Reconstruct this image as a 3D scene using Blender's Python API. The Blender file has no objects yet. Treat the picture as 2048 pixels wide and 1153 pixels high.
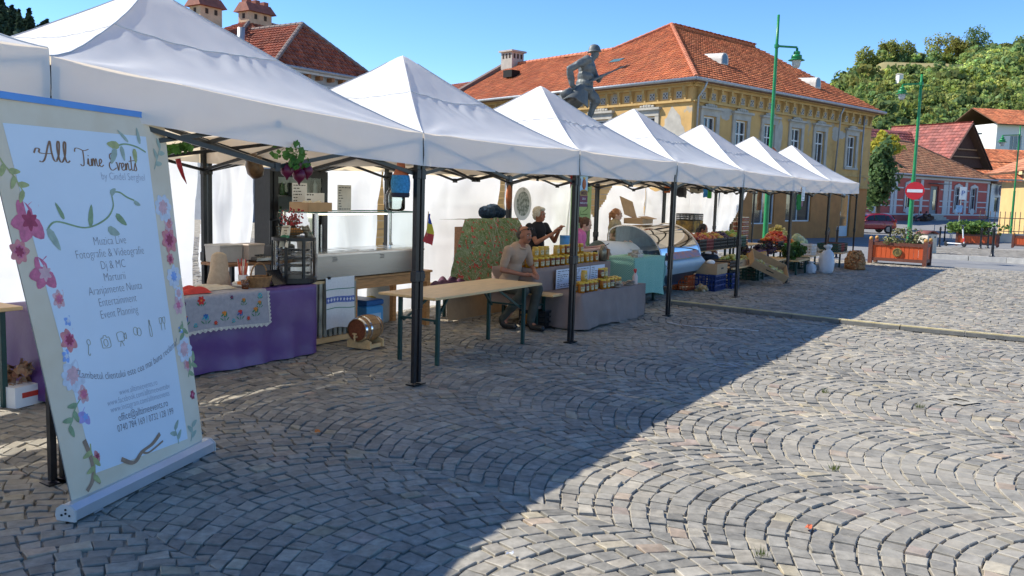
import bpy, bmesh, math, random
from mathutils import Vector, Matrix, noise
random.seed(7)
R_ = math.radians
SC = bpy.context.scene
COL = SC.collection
# ---------------------------------------------------------------- camera
CAMH = 1.754
cam = bpy.data.objects.new('camera', bpy.data.cameras.new('camera'))
COL.objects.link(cam)
cam.data.sensor_width = 36.0
cam.data.lens = 36.0 * 1747.0 / 2048.0
cam.data.clip_start = 0.05
cam.data.clip_end = 3000.0
cam.matrix_world = (Matrix.Translation((0, 0, CAMH)) @ Matrix.Rotation(math.pi / 2 - 0.1099, 4, 'X')
                    @ Matrix.Rotation(0.0296, 4, 'Z'))
SC.camera = cam
# ---------------------------------------------------------------- sky and sun
SUN_EL = R_(43.3)
SUN_H = Vector((-.978, .208, 0)).normalized()          # towards the sun, on the ground
w = bpy.data.worlds.new('World'); SC.world = w; w.use_nodes = True
nt = w.node_tree; nt.nodes.clear()
sky = nt.nodes.new('ShaderNodeTexSky'); sky.sky_type = 'NISHITA'; sky.sun_disc = False
sky.sun_elevation = SUN_EL; sky.sun_rotation = math.atan2(SUN_H.x, SUN_H.y)
sky.altitude = 2500; sky.air_density = 1.0; sky.dust_density = 0.1; sky.ozone_density = 3.0
hs = nt.nodes.new('ShaderNodeHueSaturation'); hs.inputs['Saturation'].default_value = 1.2; hs.inputs['Hue'].default_value = .503
bg = nt.nodes.new('ShaderNodeBackground'); bg.inputs['Strength'].default_value = 0.115
wo = nt.nodes.new('ShaderNodeOutputWorld')
nt.links.new(sky.outputs[0], hs.inputs['Color']); nt.links.new(hs.outputs[0], bg.inputs[0]); nt.links.new(bg.outputs[0], wo.inputs[0])
sl = bpy.data.lights.new('sun', 'SUN'); sl.energy = 3.6; sl.angle = R_(0.53); sl.color = (1.0, 0.945, 0.83)
so = bpy.data.objects.new('sun', sl); COL.objects.link(so)
sd = SUN_H * math.cos(SUN_EL) + Vector((0, 0, math.sin(SUN_EL)))
so.rotation_euler = (-sd).to_track_quat('-Z', 'Y').to_euler()
so.location = sd * 60
SC.view_settings.view_transform = 'Standard'
SC.view_settings.look = 'None'
SC.view_settings.exposure = 1.08
SC.view_settings.gamma = 1.0
SC.cycles.transparent_max_bounces = 24
# ---------------------------------------------------------------- mesh builder
class MB:
    def __init__(s):
        s.v = []; s.f = []
    def add(s, vs, fs, M=None):
        o = len(s.v)
        if M is not None: vs = [M @ Vector(p) for p in vs]
        s.v.extend([tuple(p) for p in vs]); s.f.extend([tuple(i + o for i in f) for f in fs])
        return s
    def box(s, c, d, rot=None, taper=1.0, bev=0.0):
        x, y, z = d[0] / 2, d[1] / 2, d[2] / 2
        M = Matrix.Translation(c)
        if rot is not None:
            M = M @ (rot if isinstance(rot, Matrix) else Matrix.Rotation(rot, 4, 'Z'))
        if bev > 0:
            b = min(bev, x * .9, y * .9, z * .9); vs = []; 
            for (zz, k) in ((-z, b), (-z + b, 0), (z - b, 0), (z, b)):
                X, Y = x - k, y - k
                vs += [(-X, -Y, zz), (X, -Y, zz), (X, Y, zz), (-X, Y, zz)]
            fs = [(3, 2, 1, 0), (12, 13, 14, 15)]
            for r in range(3):
                for i in range(4):
                    j = (i + 1) % 4; fs.append((r * 4 + i, r * 4 + j, r * 4 + 4 + j, r * 4 + 4 + i))
            return s.add(vs, fs, M)
        t = taper
        vs = [(-x, -y, -z), (x, -y, -z), (x, y, -z), (-x, y, -z), (-x * t, -y * t, z), (x * t, -y * t, z), (x * t, y * t, z), (-x * t, y * t, z)]
        return s.add(vs, [(3, 2, 1, 0), (4, 5, 6, 7), (0, 1, 5, 4), (1, 2, 6, 5), (2, 3, 7, 6), (3, 0, 4, 7)], M)
    def bar(s, p0, p1, w, d=None, up=(0, 0, 1)):
        p0, p1 = Vector(p0), Vector(p1); d = d or w
        ax = (p1 - p0); L = ax.length; ax.normalize(); u = Vector(up)
        if abs(ax.dot(u)) > .98: u = Vector((0, 1, 0))
        sx = ax.cross(u).normalized(); sz = sx.cross(ax)
        vs = []
        for P in (p0, p1):
            for (a, b) in ((-1, -1), (1, -1), (1, 1), (-1, 1)): vs.append(P + sx * a * w / 2 + sz * b * d / 2)
        return s.add(vs, [(3, 2, 1, 0), (4, 5, 6, 7), (0, 1, 5, 4), (1, 2, 6, 5), (2, 3, 7, 6), (3, 0, 4, 7)])
    def cyl(s, p0, p1, r0, r1=None, n=12, cap=True):
        return s.tube([p0, p1], [r0, r0 if r1 is None else r1], n, cap)
    def tube(s, path, rad, n=8, cap=True):
        path = [Vector(p) for p in path]
        if not isinstance(rad, (list, tuple)): rad = [rad] * len(path)
        o = len(s.v); last = None
        for i, p in enumerate(path):
            t = (path[min(i + 1, len(path) - 1)] - path[max(i - 1, 0)])
            if t.length < 1e-9: t = Vector((0, 0, 1))
            t.normalize()
            if last is None:
                a = Vector((1, 0, 0)) if abs(t.x) < .9 else Vector((0, 1, 0))
                a = (a - t * a.dot(t)).normalized()
            else:
                a = (last - t * last.dot(t)).normalized()
            last = a; b = t.cross(a)
            for k in range(n):
                an = 2 * math.pi * k / n
                s.v.append(tuple(p + (a * math.cos(an) + b * math.sin(an)) * rad[i]))
        for i in range(len(path) - 1):
            for k in range(n):
                j = (k + 1) % n
                s.f.append((o + i * n + k, o + i * n + j, o + (i + 1) * n + j, o + (i + 1) * n + k))
        if cap:
            s.f.append(tuple(o + k for k in reversed(range(n)))); e = o + (len(path) - 1) * n
            s.f.append(tuple(e + k for k in range(n)))
        return s
    def lathe(s, prof, c=(0, 0, 0), n=16, M=None, cap=True):
        vs = []; fs = []
        for (r, z) in prof:
            for k in range(n):
                a = 2 * math.pi * k / n; vs.append(Vector((r * math.cos(a), r * math.sin(a), z)))
        for i in range(len(prof) - 1):
            for k in range(n):
                j = (k + 1) % n; fs.append((i * n + k, i * n + j, (i + 1) * n + j, (i + 1) * n + k))
        if cap:
            fs.append(tuple(reversed(range(n)))); e = (len(prof) - 1) * n; fs.append(tuple(e + k for k in range(n)))
        T = Matrix.Translation(c)
        return s.add(vs, fs, T @ M if M is not None else T)
    def ball(s, c, r, n=10, m=6, M=None):
        if not isinstance(r, (list, tuple)): r = (r, r, r)
        vs = [(0, 0, -r[2])]; fs = []
        for i in range(1, m):
            ph = -math.pi / 2 + math.pi * i / m
            for k in range(n):
                a = 2 * math.pi * k / n
                vs.append((r[0] * math.cos(ph) * math.cos(a), r[1] * math.cos(ph) * math.sin(a), r[2] * math.sin(ph)))
        vs.append((0, 0, r[2])); e = len(vs) - 1
        for k in range(n):
            j = (k + 1) % n; fs.append((0, 1 + j, 1 + k)); fs.append((e, e - n + k, e - n + j))
        for i in range(m - 2):
            for k in range(n):
                j = (k + 1) % n; fs.append((1 + i * n + k, 1 + i * n + j, 1 + (i + 1) * n + j, 1 + (i + 1) * n + k))
        T = Matrix.Translation(c)
        return s.add(vs, fs, T @ M if M is not None else T)
    def grid(s, fn, nu, nv):
        vs = [fn(i / nu, j / nv) for j in range(nv + 1) for i in range(nu + 1)]
        fs = [(j * (nu + 1) + i, j * (nu + 1) + i + 1, (j + 1) * (nu + 1) + i + 1, (j + 1) * (nu + 1) + i) for j in range(nv) for i in range(nu)]
        return s.add(vs, fs)
    def prism(s, poly, d, M=None):
        """flat outline (x, y) extruded along z from 0 to d"""
        n = len(poly)
        vs = [(p[0], p[1], 0) for p in poly] + [(p[0], p[1], d) for p in poly]
        fs = [tuple(reversed(range(n))), tuple(range(n, 2 * n))] + [(i, (i + 1) % n, n + (i + 1) % n, n + i) for i in range(n)]
        return s.add(vs, fs, M)
    def mesh(s, name, mat=None, smooth=False):
        me = bpy.data.meshes.new(name); me.from_pydata(s.v, [], s.f)
        if mat is not None: me.materials.append(mat)
        if smooth: me.polygons.foreach_set('use_smooth', [True] * len(me.polygons))
        me.update(); return me
    def build(s, name, mat, parent=None, smooth=False, loc=None, rotz=None, **props):
        return link(name, s.mesh(name, mat, smooth), parent, loc, rotz, **props)

def evaluated(ob):
    """mesh of an object with its modifiers, worked out in a scene of its own"""
    sc = bpy.data.scenes.new('bench'); sc.collection.objects.link(ob); vl = sc.view_layers[0]; vl.update()
    me = bpy.data.meshes.new_from_object(ob.evaluated_get(vl.depsgraph)); bpy.data.scenes.remove(sc); return me
def link(name, me, parent=None, loc=None, rotz=None, **props):
    o = bpy.data.objects.new(name, me); COL.objects.link(o)
    if parent is not None: o.parent = parent
    if loc is not None: o.location = loc
    if rotz is not None: o.rotation_euler = (0, 0, rotz)
    for k, v in props.items(): o[k] = v
    return o
def tag(o, label, cat, group=None):
    o['label'] = label; o['category'] = cat
    if group: o['group'] = group
    return o
def thing(name, label, cat, loc=(0, 0, 0), rotz=0.0, group=None):
    o = bpy.data.objects.new(name, None); COL.objects.link(o)
    o.empty_display_size = .2; o.location = loc; o.rotation_euler = (0, 0, rotz)
    return tag(o, label, cat, group)
def dup(root, loc, rotz=None, label=None, group=None, parent=None):
    r = root.copy(); COL.objects.link(r); r.location = loc
    if parent is not None: r.parent = parent
    if rotz is not None: r.rotation_euler = (0, 0, rotz)
    if label: r['label'] = label
    if group: r['group'] = group
    for ch in list(root.children):
        c = ch.copy(); COL.objects.link(c); c.parent = r
        for g in list(ch.children):
            d = g.copy(); COL.objects.link(d); d.parent = c
    return r
# ---------------------------------------------------------------- row frame: a along the stalls, b towards their backs
TH = 0.5579
O2 = Vector((-2.5754, 4.8952, 0)); RA = Vector((math.sin(TH), math.cos(TH), 0)); RB = Vector((-math.cos(TH), math.sin(TH), 0))
PHI = math.pi / 2 - TH
def RW(a, b, z=0.0): return O2 + RA * a + RB * b + Vector((0, 0, z))
def gz(x, y):
    """height of the ground: level square, a dip across the street, then a rise"""
    P = ((28, 0), (46, -.5), (72, -.7), (92, 0), (125, .6), (200, 6), (3000, 60))
    if y <= P[0][0]: return 0.0
    for (a, za), (b, zb) in zip(P, P[1:]):
        if y <= b:
            t = (y - a) / (b - a); return za + (zb - za) * t
    return P[-1][1]
def nz(x, y=0.0, z=0.0): return noise.noise(Vector((x, y, z)))
def U(a, b): return random.uniform(a, b)
# ---------------------------------------------------------------- materials
MATS = {}
def M(name, col=(.5, .5, .5), rough=.6, var=.12, scale=6.0, bump=0.0, bscale=None, metal=0.0, spec=.4, trans=0.0,
      alpha=1.0, tcol=None, col2=None, emit=None, attr=None, glass=False, wood=None, coat=0.0, weave=0.0, detail=5.0):
    if name in MATS: return MATS[name]
    m = bpy.data.materials.new(name); m.use_nodes = True; t = m.node_tree; N = t.nodes; L = t.links; N.clear()
    out = N.new('ShaderNodeOutputMaterial'); p = N.new('ShaderNodeBsdfPrincipled')
    p.inputs['Roughness'].default_value = rough; p.inputs['Metallic'].default_value = metal
    p.inputs['Specular IOR Level'].default_value = spec; p.inputs['Coat Weight'].default_value = coat
    tc = N.new('ShaderNodeTexCoord'); mp = N.new('ShaderNodeMapping'); L.new(tc.outputs['Object'], mp.inputs[0])
    if wood: mp.inputs['Scale'].default_value = wood
    nzn = N.new('ShaderNodeTexNoise'); nzn.inputs['Scale'].default_value = scale; nzn.inputs['Detail'].default_value = detail
    nzn.inputs['Roughness'].default_value = .6
    L.new(mp.outputs[0], nzn.inputs['Vector'])
    cr = N.new('ShaderNodeValToRGB'); L.new(nzn.outputs[0], cr.inputs[0])
    c2 = col2 if col2 else tuple(min(1, c * (1 + var)) for c in col)
    c1 = col if col2 else tuple(c * (1 - var) for c in col)
    cr.color_ramp.elements[0].position = .32; cr.color_ramp.elements[1].position = .68
    cr.color_ramp.elements[0].color = (*c1, 1); cr.color_ramp.elements[1].color = (*c2, 1)
    colout = cr.outputs[0]
    if attr:
        at = N.new('ShaderNodeAttribute'); at.attribute_name = attr
        mx = N.new('ShaderNodeMix'); mx.data_type = 'RGBA'; mx.blend_type = 'MULTIPLY'; mx.inputs[0].default_value = 1.0
        L.new(colout, mx.inputs[6]); L.new(at.outputs['Color'], mx.inputs[7]); colout = mx.outputs[2]
    L.new(colout, p.inputs['Base Color'])
    if bump or weave:
        bn = N.new('ShaderNodeTexNoise'); bn.inputs['Scale'].default_value = bscale or scale * 3; bn.inputs['Detail'].default_value = 6
        L.new(mp.outputs[0], bn.inputs['Vector'])
        b = N.new('ShaderNodeBump'); b.inputs['Strength'].default_value = min(1, bump * 10 if bump < .1 else 1.0); b.inputs['Distance'].default_value = bump
        L.new(bn.outputs[0], b.inputs['Height']); L.new(b.outputs[0], p.inputs['Normal'])
    if emit:
        p.inputs['Emission Color'].default_value = (*emit[:3], 1); p.inputs['Emission Strength'].default_value = emit[3]
    sh = p.outputs[0]
    if trans > 0:
        tr = N.new('ShaderNodeBsdfTranslucent')
        if tcol: tr.inputs[0].default_value = (*tcol, 1)
        else: L.new(colout, tr.inputs[0])
        mx = N.new('ShaderNodeMixShader'); mx.inputs[0].default_value = trans
        L.new(sh, mx.inputs[1]); L.new(tr.outputs[0], mx.inputs[2]); sh = mx.outputs[0]
    if glass:
        tp = N.new('ShaderNodeBsdfTransparent'); tp.inputs[0].default_value = (*col, 1)
        gl = N.new('ShaderNodeBsdfGlossy'); gl.inputs['Roughness'].default_value = rough
        fr = N.new('ShaderNodeFresnel'); fr.inputs[0].default_value = 1.45
        mx = N.new('ShaderNodeMixShader'); L.new(fr.outputs[0], mx.inputs[0]); L.new(tp.outputs[0], mx.inputs[1]); L.new(gl.outputs[0], mx.inputs[2])
        sh = mx.outputs[0]
    L.new(sh, out.inputs[0]); MATS[name] = m; return m

WHITE = M('white_fabric', (.87, .87, .875), .75, .03, 3, bump=.004, bscale=5, trans=.36, tcol=(.95, .76, .50))
TARP = M('white_tarp', (.86, .865, .88), .6, .03, 3, bump=.008, bscale=4, trans=.45)
BLACK = M('black_steel', (.012, .013, .016), .32, .3, 20, metal=.1)
BLACKPL = M('black_plastic', (.02, .02, .022), .4, .2, 20)
STEEL = M('brushed_steel', (.40, .41, .42), .22, .06, 4, metal=1.0, wood=(1, 1, 30))
CHROME = M('bright_metal', (.7, .7, .72), .2, .05, 5, metal=1.0)
WOOD = M('honey_pine', (.50, .24, .085), .5, .22, 3, wood=(2, 14, 14), bump=.002)
WOODP = M('pale_plywood', (.70, .46, .22), .45, .12, 3, wood=(2, 12, 12))
WOODD = M('brown_timber', (.26, .12, .05), .5, .25, 3, wood=(3, 14, 14))
CARD = M('cardboard', (.46, .30, .17), .85, .1, 6)
GLASS = M('clear_glass', (.93, .97, .96), .03, glass=True)
DGREEN = M('dark_green_paint', (.012, .05, .045), .4, .2, 10)
LGREEN = M('lamp_green_paint', (.015, .20, .06), .35, .15, 8)
PAPER = M('paper_white', (.80, .80, .79), .7, .03, 6)
INK = M('dark_ink', (.05, .05, .055), .6, .1)
SKIN = M('skin_tone', (.36, .15, .09), .5, .10, 12)
SKINP = M('pale_skin_tone', (.62, .40, .31), .5, .08, 12)
import numpy as np
# ================================================================= GROUND
def attr_mesh(name, V, nper, mat, tint=None, smooth=False):
    """mesh from an (k*nper, 3) array of nper-sided faces; tint = one rgb for each face"""
    V = np.asarray(V, dtype=np.float32); nf = len(V) // nper
    me = bpy.data.meshes.new(name)
    me.vertices.add(len(V)); me.vertices.foreach_set('co', V.ravel())
    me.loops.add(len(V)); me.loops.foreach_set('vertex_index', np.arange(len(V), dtype=np.int32))
    me.polygons.add(nf); me.polygons.foreach_set('loop_start', np.arange(0, len(V), nper, dtype=np.int32))
    me.polygons.foreach_set('loop_total', np.full(nf, nper, dtype=np.int32))
    if mat: me.materials.append(mat)
    if tint is not None:
        ca = me.color_attributes.new('tint', 'FLOAT_COLOR', 'POINT')
        c = np.ones((len(V), 4), dtype=np.float32); c[:, :3] = np.repeat(np.asarray(tint, dtype=np.float32), nper, axis=0)
        ca.data.foreach_set('color', c.ravel())
    me.update(calc_edges=True); me.validate(); return me

SETT = M('granite_sett', (.185, .170, .142), .66, .2, 16, bump=.012, bscale=34, attr='tint', col2=(.335, .308, .26), detail=9)
def dusty(m, col, sc, lo, hi, amt):
    """sand trodden over the stones in uneven patches"""
    t = m.node_tree; N = t.nodes; L = t.links; p = [n for n in N if n.type == 'BSDF_PRINCIPLED'][0]; old = p.inputs['Base Color'].links[0].from_socket; tc = [x for x in N if x.type == 'TEX_COORD'][0]
    n1 = N.new('ShaderNodeTexNoise'); n1.inputs['Scale'].default_value = sc; n1.inputs['Detail'].default_value = 10; n1.inputs['Roughness'].default_value = .7; L.new(tc.outputs['Object'], n1.inputs['Vector'])
    r = N.new('ShaderNodeMapRange'); r.inputs['From Min'].default_value = lo; r.inputs['From Max'].default_value = hi; r.inputs['To Max'].default_value = amt; L.new(n1.outputs[0], r.inputs['Value'])
    mx = N.new('ShaderNodeMix'); mx.data_type = 'RGBA'; L.new(r.outputs[0], mx.inputs[0]); L.new(old, mx.inputs[6]); mx.inputs[7].default_value = (*col, 1); L.new(mx.outputs[2], p.inputs['Base Color'])
dusty(SETT, (.40, .36, .29), .55, .48, .72, .75); dusty(SETT, (.40, .37, .31), 7.0, .56, .74, .6); dusty(SETT, (.10, .098, .10), 3.0, .58, .8, .55)
SAND = M('joint_sand', (.16, .14, .105), .95, .25, 5, bump=.008, bscale=50, col2=(.44, .40, .32))
ASPH = M('pale_asphalt', (.17, .17, .175), .9, .15, 1.2, bump=.003, bscale=90, col2=(.24, .237, .23))
PAVE = M('pavement_setts', (.27, .25, .22), .85, .2, 2.5, bump=.01, bscale=9, col2=(.40, .37, .32))
SOIL = M('dry_earth', (.20, .18, .12), .95, .3, .05, col2=(.12, .16, .06))

g = MB().grid(lambda u, v: ((u - .5) * 2 * (30 + 900 * v ** 2) , -20 + 560 * v ** 1.6, gz((u - .5), -20 + 560 * v ** 1.6) - .12), 8, 90)
g.build('ground', SOIL, kind='structure')
# street: everything beyond the square, lying on the ground
def strip(name, mat, a0, a1, b0, b1, dz, na=40, nb=12, **kw):
    def f(u, v):
        P = RW(a0 + (a1 - a0) * u, b0 + (b1 - b0) * v); return (P.x, P.y, gz(P.x, P.y) + dz)
    return MB().grid(f, na, nb).build(name, mat, kind='structure', **kw)
strip('street', ASPH, 24.9, 130, -40, 45, -.03, 60, 20)
# the square: a sheet of sandy joints that carries the setts
plaza = MB()
pl = [RW(-14, -16), RW(24.95, -16), RW(24.95, 30), RW(-14, 30)]
plaza.add([(p.x, p.y, -.0130) for p in pl], [(0, 1, 2, 3)])
PLAZA = plaza.build('plaza', SAND, kind='structure')

def build_setts():
    e1 = Vector((.62, .785)); d = Vector((-.785, .62))
    WC, PH, PIT, RISE, EX = 1.70, 3.887, .116, .36, 2.0
    S = lambda p: RISE * (1 - abs(2 * ((p / WC) % 1.0) - 1) ** EX)
    def Sx(p, c): return RISE * (1 - abs(2 * (p - c * WC) / WC - 1) ** EX)
    rnd = random.Random(3)
    tints = [(1, 1, 1), (.86, .87, .88), (1.12, 1.1, 1.06), (.95, .96, .96), (.72, .73, .74), (1.05, 1.02, .98)]
    warm = [(1.25, 1.05, .92), (1.2, 1.12, .92), (1.4, 1.32, 1.15), (1.12, .95, .92)]
    stones = []
    for c in range(-9, 22):
        for n in range(-132, 285):
            # quick cull on the row centre
            pc = (c + .5) * WC; qc = n * PIT + RISE * .6
            ctr = e1 * (pc + PH) + d * qc
            if ctr.y < 2.6 or ctr.y > 28 or abs(ctr.x) > .60 * ctr.y + 2.4: continue
            bs = [0.0]; p = rnd.uniform(.05, .12)
            while p < WC - .06:
                bs.append(p)
                m = abs(2 * p / WC - 1); p += (.116 - .016 * m) * rnd.uniform(.78, 1.22)
            bs.append(WC)
            def pt(x, k):
                P = e1 * (c * WC + x + PH) + d * (k * PIT + Sx(c * WC + x, c)); return P
            def up(x):
                t = 2 * x / WC - 1; m = -RISE * EX * abs(t) ** (EX - 1) * (1 if t > 0 else -1) * 2 / WC
                return min(max(x - m * PIT / (1 + m * m) * .85, 0), WC)
            for x0, x1 in zip(bs, bs[1:]):
                u0, u1 = up(x0), up(x1)
                if u1 - u0 < .02: continue
                q = [pt(x0, n), pt(x1, n), pt(u1, n + 1), pt(u0, n + 1)]
                cen = (q[0] + q[1] + q[2] + q[3]) / 4
                P = cen
                aa = (P.x - O2.x) * RA.x + (P.y - O2.y) * RA.y
                if aa > 24.7 or P.y < 3.0 or abs(P.x) > .59 * P.y + 1.4: continue
                stones.append((P.length, q, cen))
    stones.sort(key=lambda s: s[0] if abs(s[2].x) < .585 * s[2].y and s[0] > 3.75 else s[0] + 50)
    fidx = [(3, 2, 1, 0)] 
    V = []; T = []; singles = []
    for k, (dist, q, cen) in enumerate(stones):
        z = rnd.gauss(0, .0032) + .014 * nz(cen.x * .6, cen.y * .6) ; tx, ty = rnd.gauss(0, .035), rnd.gauss(0, .035)
        joint = .0032
        qq = []
        for p in q:
            v = cen - p; L = max(v.length, .02)
            pp = p + v * ((joint + rnd.uniform(0, .005)) / L * 1.25) + Vector((rnd.gauss(0, .0048), rnd.gauss(0, .0048))); qq.append(pp)
        def lay(ins, zz):
            r = []
            for p in qq:
                v = cen - p; L = max(v.length, .02); pp = p + v * min(.6, ins / L)
                r.append((pp.x, pp.y, zz + z + (pp.x - cen.x) * tx + (pp.y - cen.y) * ty))
            return r
        b = [(p[0], p[1], -.028) for p in lay(0, 0)]; r1 = lay(.001, -.0035); r2 = lay(.007, .0)
        faces = []
        for A, B in ((b, r1), (r1, r2)):
            for i in range(4):
                j = (i + 1) % 4; faces.append((A[i], A[j], B[j], B[i]))
        faces.append((r2[0], r2[1], r2[2], r2[3]))
        t = rnd.choice(warm) if rnd.random() < .07 else rnd.choice(tints)
        kk = rnd.uniform(.82, 1.18); t = tuple(x * kk for x in t)
        if k < 300:
            m = MB(); m.v = b + r1 + r2
            m.f = [(i, (i + 1) % 4, 4 + (i + 1) % 4, 4 + i) for i in range(4)] + [(4 + i, 4 + (i + 1) % 4, 8 + (i + 1) % 4, 8 + i) for i in range(4)] + [(8, 9, 10, 11)]
            me = m.mesh('sett', SETT)
            ca = me.color_attributes.new('tint', 'FLOAT_COLOR', 'POINT')
            for dd in ca.data: dd.color = (*t, 1)
            link('sett', me, PLAZA)
        else:
            for f in faces: V.extend(f); T.append(t)
    me = attr_mesh('distant_setts', np.array(V), 4, SETT, np.array(T))
    link('distant_setts', me, PLAZA, kind='stuff')
build_setts()

# ---- traffic island pavement across the street, with its kerb stones
KERB = M('kerb_stone', (.36, .35, .33), .85, .15, 5, bump=.004, col2=(.5, .48, .44))
isl = [(29.3, -3.4), (28.6, -6), (28.0, -16), (46, -16), (46, -2), (40, .3), (33, 1.2), (30.2, .4), (29.5, -1.2)]
def inw(a, b, dz): P = RW(a, b); return (P.x, P.y, gz(P.x, P.y) + dz)
m = MB()
def isg(u, v):
    # strip between the near edge and the far edge of the island
    near = [(28.0, -16), (28.6, -6), (29.3, -3.4), (29.5, -1.2), (30.2, .4)]; far = [(46, -16), (46, -8), (46, -4), (44, -1), (36, 1.0)]
    t = u * 4; i = min(3, int(t)); f = t - i
    n = [near[i][k] * (1 - f) + near[i + 1][k] * f for k in (0, 1)]; r = [far[i][k] * (1 - f) + far[i + 1][k] * f for k in (0, 1)]
    return inw(n[0] * (1 - v) + r[0] * v, n[1] * (1 - v) + r[1] * v, .10)
m.grid(isg, 24, 14)
ISL = m.build('far_pavement', PAVE, kind='structure')
near = [(36, 1.0), (30.2, .4), (29.5, -1.2), (29.3, -3.4), (28.6, -6), (28.0, -16)]
for (p, q) in zip(near, near[1:]):
    P, Q = Vector(inw(*p, 0)), Vector(inw(*q, 0)); n = max(1, int((Q - P).length / .95))
    for i in range(n):
        A = P.lerp(Q, i / n); B = P.lerp(Q, (i + 1) / n); dv = (B - A).normalized() * .012
        k = MB(); k.bar(A + dv + Vector((0, 0, .035)), B - dv + Vector((0, 0, .035)), .16, .17); k.build('kerb_stone', KERB, ISL)
# setts of the island pavement (too far to pick apart singly)
V = []; T = []
rnd = random.Random(5)
for i in range(75):
    for j in range(70):
        a = 28.4 + i * .21; b = -13 + j * .2 + (.1 if i % 2 else 0)
        ed = 29.3 + (.55 * (b + 3.4) / 2 if b > -1.2 else 0) + (-.27 * (-3.4 - b) if b < -3.4 else 0) * .9
        if a < max(28.4, ed) + .25 or b > .1 or a > 43: continue
        z = .103 + rnd.gauss(0, .004)
        pts = [inw(a + x * .096 + rnd.gauss(0, .006), b + y * .093 + rnd.gauss(0, .006), z) for x, y in ((-1, -1), (1, -1), (1, 1), (-1, 1))]
        V.extend(pts); t = rnd.uniform(.75, 1.15); T.append((t * 1.15, t * 1.08, t * .98))
link('pavement_setts', attr_mesh('pavement_setts', np.array(V), 4, M('island_sett', (.27, .26, .24), .85, .2, 5, attr='tint'), np.array(T)), ISL, kind='stuff')
# painted road marking on the street
WPAINT = M('road_paint', (.62, .62, .6), .8, .25, 6)
def decal(name, pts, mat, dz, **kw):
    m = MB(); m.add([inw(a, b, dz) for a, b in pts], [tuple(range(len(pts)))]); return m.build(name, mat, **kw)
decal('road_marking', [(25.6, -4.6), (26.1, -4.5), (26.3, -9), (25.8, -9)], WPAINT, -.022, kind='structure')
decal('road_marking', [(27.3, -5.2), (27.45, -5.2), (27.3, -9.5), (27.15, -9.5)], WPAINT, -.022, kind='structure')
# ---- long pale cable cover lying across the square
pts = [(10.62, .55), (10.58, .0), (10.5, -.8), (10.42, -1.5), (10.33, -2.2), (10.3, -3.0), (10.32, -3.8), (10.36, -4.6), (10.42, -5.6), (10.5, -6.6)]
cab = thing('cable_cover', 'long pale yellow cable cover strip lying across the cobbles', 'cable cover', RW(10.5, -2.6))
base = RW(10.5, -2.6)
YEL = M('weathered_yellow', (.48, .38, .17), .7, .3, 9, col2=(.62, .53, .32)); GREYR = M('grey_rubber', (.17, .165, .15), .8, .2, 10)
for p, q in zip(pts, pts[1:]):
    P, Q = RW(*p) - base, RW(*q) - base; d = (Q - P).normalized() * .006; side = Vector((-d.y, d.x, 0)).normalized()
    s = MB(); s.bar(P + d + Vector((0, 0, .032)), Q - d + Vector((0, 0, .032)), .13, .05); seg = s.build('cable_segment', GREYR, cab)
    s = MB(); s.bar(P + d + Vector((0, 0, .063)) + side * 0, Q - d + Vector((0, 0, .063)), .07, .014); s.build('cover_ridge', YEL, seg)
# loose white tape and small litter on the cobbles
tp = MB(); pp = []
for i in range(15):
    t = i / 14; P = RW(8.55 - .12 * math.sin(t * 5), -.25 - 1.25 * t, .016); pp.append(P)
for i, (a, b) in enumerate(zip(pp, pp[1:])): tp.bar(a, b, .022, .004)
tag(tp.build('tape_strip', M('old_white_tape', (.55, .56, .58), .6, .3, 30)), 'thin strip of worn white tape stuck across the cobbles', 'tape')
def litter(loc, col, lab, name='fallen_leaf', cat='leaf', s=.03):
    m = MB(); n = 8
    for i in range(n): pass
    vs = [(s * math.cos(2 * math.pi * i / n) * (1.6 if i % n in (0,) else 1), s * .6 * math.sin(2 * math.pi * i / n), .004 + .006 * math.sin(i * 2)) for i in range(n)]
    m.add(vs + [(0, 0, .002)], [(i, (i + 1) % n, n) for i in range(n)])
    tag(m.build(name, M('litter_' + lab[:14], col, .8, .2, 40), loc=loc, rotz=U(0, 6)), lab, cat)
litter((-1.35, 6.05, .018), (.5, .16, .03), 'orange fallen leaf on cobbles right of the roll-up banner', s=.035)
litter((1.62, 4.5, .018), (.5, .12, .05), 'small orange leaf on the sunlit cobbles in front')
litter((.03, 4.05, .018), (.7, .7, .72), 'small white paper scrap on the shaded cobbles in front', 'paper_scrap', 'litter', .02)
# tufts of grass growing out of the joints
TUFT = M('joint_grass', (.16, .2, .04), .8, .3, 20, col2=(.30, .29, .08))
for k, (x, y, lab) in enumerate([(1.27, 4.15, 'grass tuft between cobbles nearest the camera'), (2.15, 5.6, 'grass tuft between sunlit cobbles, mid square'), (3.55, 7.4, 'yellowish grass tuft between cobbles by white paint mark'), (2.9, 7.9, 'small dry grass tuft between sunlit cobbles, farther back')]):
    m = MB()
    for i in range(26):
        a = U(0, 6.28); r = U(0, .035); L = U(.02, .055); l = U(.0, .03); px, py = r * math.cos(a), r * math.sin(a)
        dx, dy = math.cos(a) * l, math.sin(a) * l; wv = .003
        m.add([(px - wv, py, -.01), (px + wv, py, -.01), (px + dx, py + dy, L)], [(0, 1, 2)])
    tag(m.build('grass_tuft', TUFT, loc=(x, y, 0)), lab, 'grass tuft', 'grass tufts in the joints')
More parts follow.
